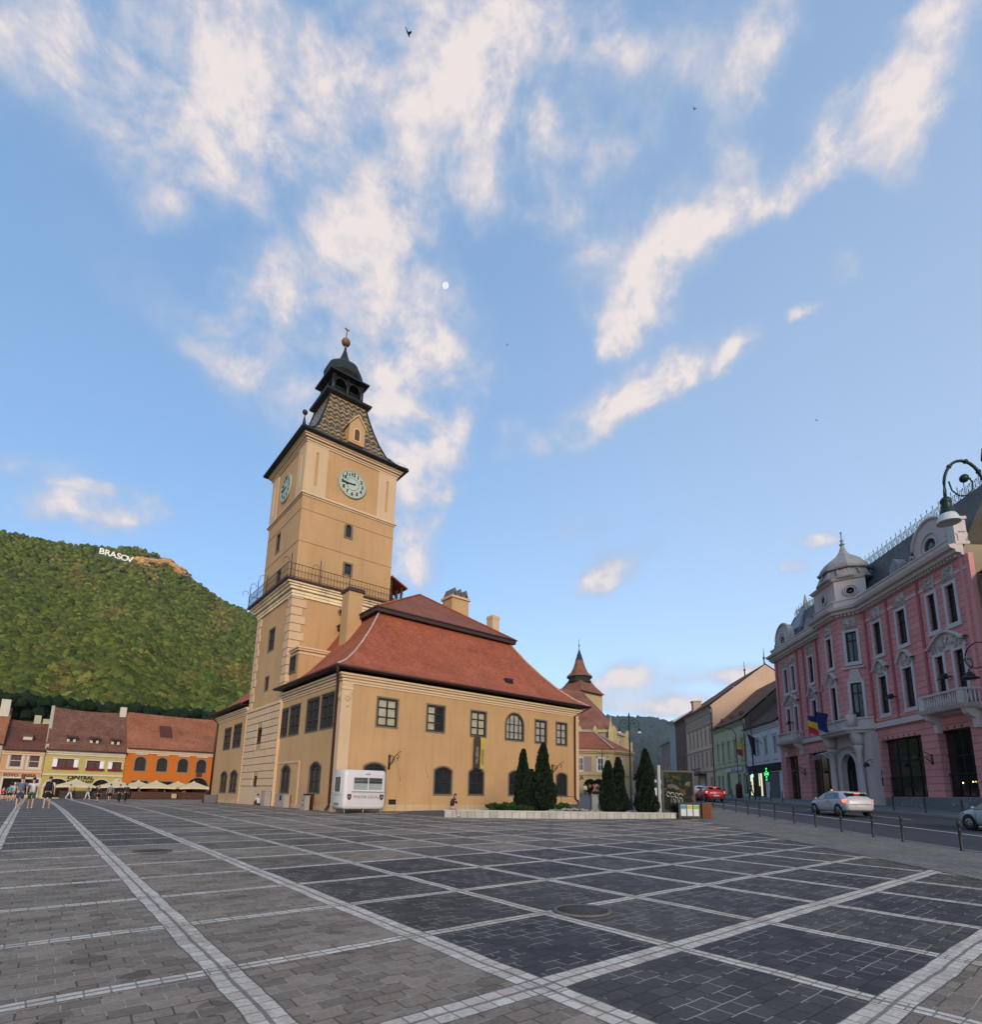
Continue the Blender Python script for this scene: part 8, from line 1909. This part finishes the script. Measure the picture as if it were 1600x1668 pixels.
for (x,y,tp,lab,an) in ((49.9,43.2,('red_shirt_cloth',(.42,.02,.03)),'person in red near the cream corner building',40),(50.9,43.6,('dark_brown_cloth',(.035,.025,.022)),'dark clothed person beside the one in red',200),(52.3,45.0,('dusty_pink_cloth',(.45,.27,.24)),'person in pink by the cream corner building',120),(58.0,51.8,('white_cloth',(.62,.58,.57)),'person in white near the far lamp post',300),(63.5,54.5,('navy_cloth',(.03,.035,.05)),'person in navy standing by the arched doors of the cream building',30)):
    person(x,y,R(an),lab,top=tp,bottom=('black_cloth',(.015,.014,.018)),legs='long',H=1.68,phase=.5,sleeve='long')
for s_,n_,tp,lab in ((66.5,24.0,('black_cloth',(.015,.014,.018)),'dark clothed pedestrian before the lit shop window'),(69.2,23.6,('grey_blue_cloth',(.11,.13,.16)),'pedestrian in grey blue before the black shop front'),(95,22,('white_cloth',(.62,.58,.57)),'distant pedestrian in white by the tan house')):
    p=SN(s_,n_); person(p.x,p.y,R(40),lab,top=tp,bottom=('black_cloth',(.015,.014,.018)),legs='long',H=1.75,z=p.z+.13,shoe=(.03,.03,.03))
# potted round shrubs by the bank doors
def shrub(x,y,r,label,seed):
    rr=random.Random(seed); z=zg(x,y); t_=thing('potted_shrub',(x,y,z),label,'shrub'); b=MB(); b.lathe([(.22,z),(.3,z+.45),(.33,z+.5),(.25,z+.5)],(x,y,0),12); b.build('pot',mat('dark_pot',(.05,.045,.04)),t_); pts=[]
    for i in range(1800):
        d=Vector((rr.gauss(0,1),rr.gauss(0,1),rr.gauss(0,1))).normalized(); pts.append((Vector((x,y,z+.5+r*1.05))+Vector((d.x*r,d.y*r,d.z*r*1.15))*rr.uniform(.6,1),d,1))
    sprays('foliage',CYP,t_,pts,.2,None)
for k,(az,r_) in enumerate(((41.3,86),(40.4,86),(38.6,84))):
    p=polar(az,r_); shrub(p.x,p.y,.85 if k<2 else .5,('round dark potted shrub left of the lit arch of the cream building','round dark potted shrub beside the lit arch of the cream building','small dark potted shrub right of the far lamp post')[k],k)
# ---------------- cars ----------------
TYRE=mat('tyre_rubber',(.012,.012,.013),rough=.8); RIM=mat('wheel_rim',(.30,.30,.31),rough=.35,metal=.7); CGL=mat('car_glass',(.012,.016,.02),rough=.05,spec=1.0,var=.3,scale=1.5)
REDL=mat('tail_lamp_red',(.35,.01,.01),rough=.2,emit=(1,.10,.06),es=.5); CHR=mat('chrome',(.5,.5,.5),rough=.2,metal=.9)
def paint(name,c,metal=.5):
    m=mat(name,c,rough=.42,var=.02,scale=3,metal=metal,spec=.6,big=.02); b=m.node_tree.nodes['Principled BSDF']; b.inputs['Coat Weight'].default_value=.12; b.inputs['Coat Roughness'].default_value=.08; return m
def car(pos,ang,pm,label,name='parked_car',lights=0.0,Lg=4.25,W=1.76,Hh=1.43,van=False):
    t_=thing(name,pos,label,'car'); M_=Matrix.Translation(pos)@Matrix.Rotation(ang,4,'Z')   # +x forward
    h=Lg/2
    # station: x, bottom z, belt z, top z, half width belt, half width top
    if not van: ST=[(-h,.42,.80,.86,.60,.50),(-h+.05,.34,.93,.98,.74,.60),(-h+.22,.27,.97,1.12,.80,.62),(-h+.55,.24,.98,1.30,.85,.60),(-h+1.0,.23,.965,1.40,.875,.60),(-h+1.6,.23,.95,Hh,.88,.62),(-h+2.2,.23,.925,Hh-.01,.88,.62),(-h+2.65,.23,.90,1.33,.88,.62),(-h+3.15,.23,.885,1.06,.87,.66),(-h+3.5,.24,.86,.92,.85,.70),(-h+3.85,.26,.78,.82,.80,.66),(-h+4.12,.30,.66,.68,.70,.55),(h,.38,.56,.57,.50,.40)]
    else: ST=[(-h,.45,1.1,1.95,.84,.80),(-h+.1,.3,1.15,2.05,.9,.82),(-h+1.5,.28,1.15,2.08,.92,.84),(-h+2.7,.28,1.12,2.05,.92,.82),(-h+3.3,.28,1.08,1.75,.92,.78),(-h+3.8,.28,1.02,1.2,.9,.74),(-h+4.4,.3,.85,.9,.82,.6),(h,.4,.6,.62,.6,.45)]
    rings=[]
    for (x,zb,zl,zt_,w,wt) in ST:
        half=[(0,zb),(w*.82,zb),(w*.97,zb+.10),(w,zb+(zl-zb)*.45),(w*1.0,zb+(zl-zb)*.72),(w*.965,zl),(wt+(w*.965-wt)*.12,zt_-.07 if zt_-zl>.12 else zl+(zt_-zl)*.6),(wt*.86,zt_-.015),(0,zt_+.012)]
        rings.append([(x,y,z) for y,z in half]+[(x,-y,z) for y,z in half[-2:0:-1]])
    b=MB(M_); b.loft(rings); body=b.build('body',pm,t_)
    # glass: side windows, windscreen, rear screen laid just proud of the body
    def P(i,j,off,sy=1):
        x,zb,zl,zt_,w,wt=ST[i]; q=rings[i][j]; return (q[0],sy*(q[1]+off),q[2])
    lo,hi=(3,8) if not van else (3,5)
    for sy in (-1,1):
        b=MB(M_)
        a=[];c=[]
        for i in range(lo,hi+1):
            zl=rings[i][5]; zt_=rings[i][6]; a.append(Vector((zl[0],sy*(zl[1]+.004),zl[2]+.025))); c.append(Vector((zl[0],sy*(zt_[1]+.006),zt_[2]+.0)))
        a[0]=a[0].lerp(a[1],.35); c[0]=a[0].lerp(c[1],.45); c[-1]=a[-1].lerp(c[-1],.15) if not van else c[-1]
        for k in range(len(a)-1): b.poly([a[k],a[k+1],c[k+1],c[k]])
        g=b.build('side_window',CGL,t_)
        b=MB(M_); m_=len(a)//2-(0 if van else 0); b.poly([a[m_]+Vector((-.03,sy*.004,0)),a[m_]+Vector((.03,sy*.004,0)),c[m_]+Vector((.02,sy*.004,0)),c[m_]+Vector((-.04,sy*.004,0))]); b.build('pillar',BLACK,g)
    b=MB(M_)
    def scr_(i0,i1,name):
        b=MB(M_); q0=rings[i0];q1=rings[i1]; o=Vector((0,0,.012)); n0=[Vector(q0[6])+o,Vector(q0[7])+o,Vector(q0[8])+o,Vector(q0[9])+o,Vector(q0[10])+o]; n1=[Vector(q1[6])+o,Vector(q1[7])+o,Vector(q1[8])+o,Vector(q1[9])+o,Vector(q1[10])+o]
        for k in range(4): b.poly([n0[k],n0[k+1],n1[k+1],n1[k]])
        return b.build(name,CGL,t_)
    if not van: scr_(7,8,'windscreen'); scr_(6,7,'windscreen_top') if False else None; scr_(2,3,'rear_window'); 
    else: scr_(4,5,'windscreen')
    # wheels with dark arches
    wx=(-h+.82,h-.88); 
    for x in wx:
        for sy in (-1,1):
            w=min(ST,key=lambda s_:abs(s_[0]-x))[4]
            b=MB(M_); r=.36
            b.poly([(x+.39*math.cos(a),sy*(W/2+.004-(.0)),.32+.39*math.sin(a)) for a in [R(-30+240*k/16) for k in range(17)]]); b.build('wheel_arch',BLACK,t_)
            b=MB(M_@Matrix.Translation((x,sy*(W/2-.09),.31))); b.lathe([(.20,-.10),(.29,-.105),(.312,-.07),(.312,.07),(.29,.105),(.20,.10)],(0,0,0),22,axis='y'); wl_=b.build('wheel',TYRE,t_)
            b=MB(M_@Matrix.Translation((x,sy*(W/2-.09),.31))); b.lathe([(.205,sy*.08),(.205,sy*.105),(.06,sy*.10),(.01,sy*.105)],(0,0,0),20,axis='y')
            rm=b.build('rim',RIM,wl_)
            for k in range(7): 
                a=k*2*math.pi/7; b=MB(M_@Matrix.Translation((x,sy*(W/2-.09),.31))); b.poly([(.075*math.cos(a+.25),sy*.109,.075*math.sin(a+.25)),(.17*math.cos(a+.12),sy*.109,.17*math.sin(a+.12)),(.17*math.cos(a+.75),sy*.109,.17*math.sin(a+.75))]) 
                b2=b
                for q,v in enumerate(b2.v): pass
                if k==0: allv=MB(); allv.v+=b.v; allv.f+=b.f
                else:
                    o_=len(allv.v); allv.v+=b.v; allv.f+=[[i+o_ for i in f] for f in b.f]
            allv.build('rim_holes',BLACK,wl_)
    # lights
    rl=mat('tail_lamp_lit',(.5,.01,.01),rough=.2,emit=(1,.13,.07),es=1.6) if lights else REDL
    for sy in (-1,1):
        b=MB(M_); b.poly([(-h+.01,sy*.47,.86),(-h-.012,sy*.52,.74),(-h+.03,sy*.76,.74),(-h+.30,sy*.885,.80),(-h+.36,sy*.86,.93),(-h+.12,sy*.80,.96)]); b.build('tail_light',rl,t_)
        b=MB(M_); b.poly([(h-.10,sy*.50,.60),(h-.02,sy*.48,.54),(h-.18,sy*.74,.58),(h-.55,sy*.865,.72),(h-.50,sy*.80,.78),(h-.2,sy*.68,.70)]); b.build('headlight',mat('headlight_glass',(.45,.47,.48),rough=.1,spec=.9),t_)
        b=MB(M_); b.ball((-h+2.95,sy*(W/2+.08),.98),(.09,.09,.065),8); b.build('mirror',pm,t_)
    b=MB(M_); b.box(-h-.03,-h+.02,-.26,.26,.50,.61); b.build('number_plate',mat('plate_white',(.55,.53,.45)),t_)
    b=MB(M_); b.box(-h-.02,-h+.06,-.62,.62,.655,.675); b.build('bumper_crease',BLACK,t_)
    b=MB(M_); b.box(-h+.0,-h+.2,-.66,.66,.26,.34); b.build('rear_valance',BLACK,t_)
    b=MB(M_); b.box(h-.14,h-.02,-.42,.42,.32,.46); b.build('front_grille',BLACK,t_)
    if not van:
        b=MB(M_); b.box(-h+.28,-h+.62,-.56,.56,1.30,1.325); b.build('roof_spoiler',pm,t_)
        if lights: b=MB(M_); b.box(-h+.30,-h+.33,-.15,.15,1.26,1.29); b.build('brake_light',rl,t_)
        for sy in (-1,1):
            b=MB(M_)
            for x0 in (-h+1.55,-h+2.95): b.box(x0,x0+.012,sy*(W/2+.003)-.002,sy*(W/2+.003)+.002,.36,.9)
            b.box(-h+1.7,-h+1.9,sy*(W/2+.012)-.01,sy*(W/2+.012)+.01,.80,.83)
            b.build('door_seam',BLACK,t_)
    return t_
cp=Vector((37.55,13.05,0)); cp.z=zg(cp.x,cp.y)+.02
SILV=paint('silver_paint',(.46,.46,.48),.08)
car(cp,R(49),SILV,'silver three door hatchback driving away past the pink palace','silver_hatchback',lights=1)
cp=Vector((31.35,4.35,0)); cp.z=zg(cp.x,cp.y)+.02
car(cp,R(47),paint('pale_silver_blue_paint',(.36,.40,.42),.08),'pale silver blue car cut off by the right frame edge','silver_blue_car')
cp=Vector((49.9,28.7,0)); cp.z=zg(cp.x,cp.y)+.02
car(cp,R(47),paint('bright_red_paint',(.42,.015,.018),.1),'red car with glowing brake lights on the street behind the poster panel','red_car',lights=1)
cp=Vector((54.0,32.3,0)); cp.z=zg(cp.x,cp.y)+.02
car(cp,R(47),paint('white_car_paint',(.6,.6,.6),0),'white car ahead of the red one on the street','white_car')
cp=Vector((50.5,35.2,0)); cp.z=zg(cp.x,cp.y)+.02
car(cp,R(200),paint('white_van_paint',(.62,.64,.68),0),'white van between the tallest right cypress and the poster panel','white_van',Lg=4.9,W=1.84,van=True)
# ---------------- evening air ----------------
hb_=MB(); hb_.box(-4200,4200,-4200,4200,-40,900)
hz_=bpy.data.materials.new('evening_haze'); hz_.use_nodes=True; t=hz_.node_tree; t.nodes.clear(); ou=t.nodes.new('ShaderNodeOutputMaterial'); pv=t.nodes.new('ShaderNodeVolumePrincipled'); pv.inputs['Density'].default_value=.000055; pv.inputs['Color'].default_value=(.80,.88,1,1); t.links.new(pv.outputs[0],ou.inputs['Volume'])
hz_.cycles.homogeneous_volume=True
ho_=hb_.build('haze',hz_); ho_['kind']='stuff'
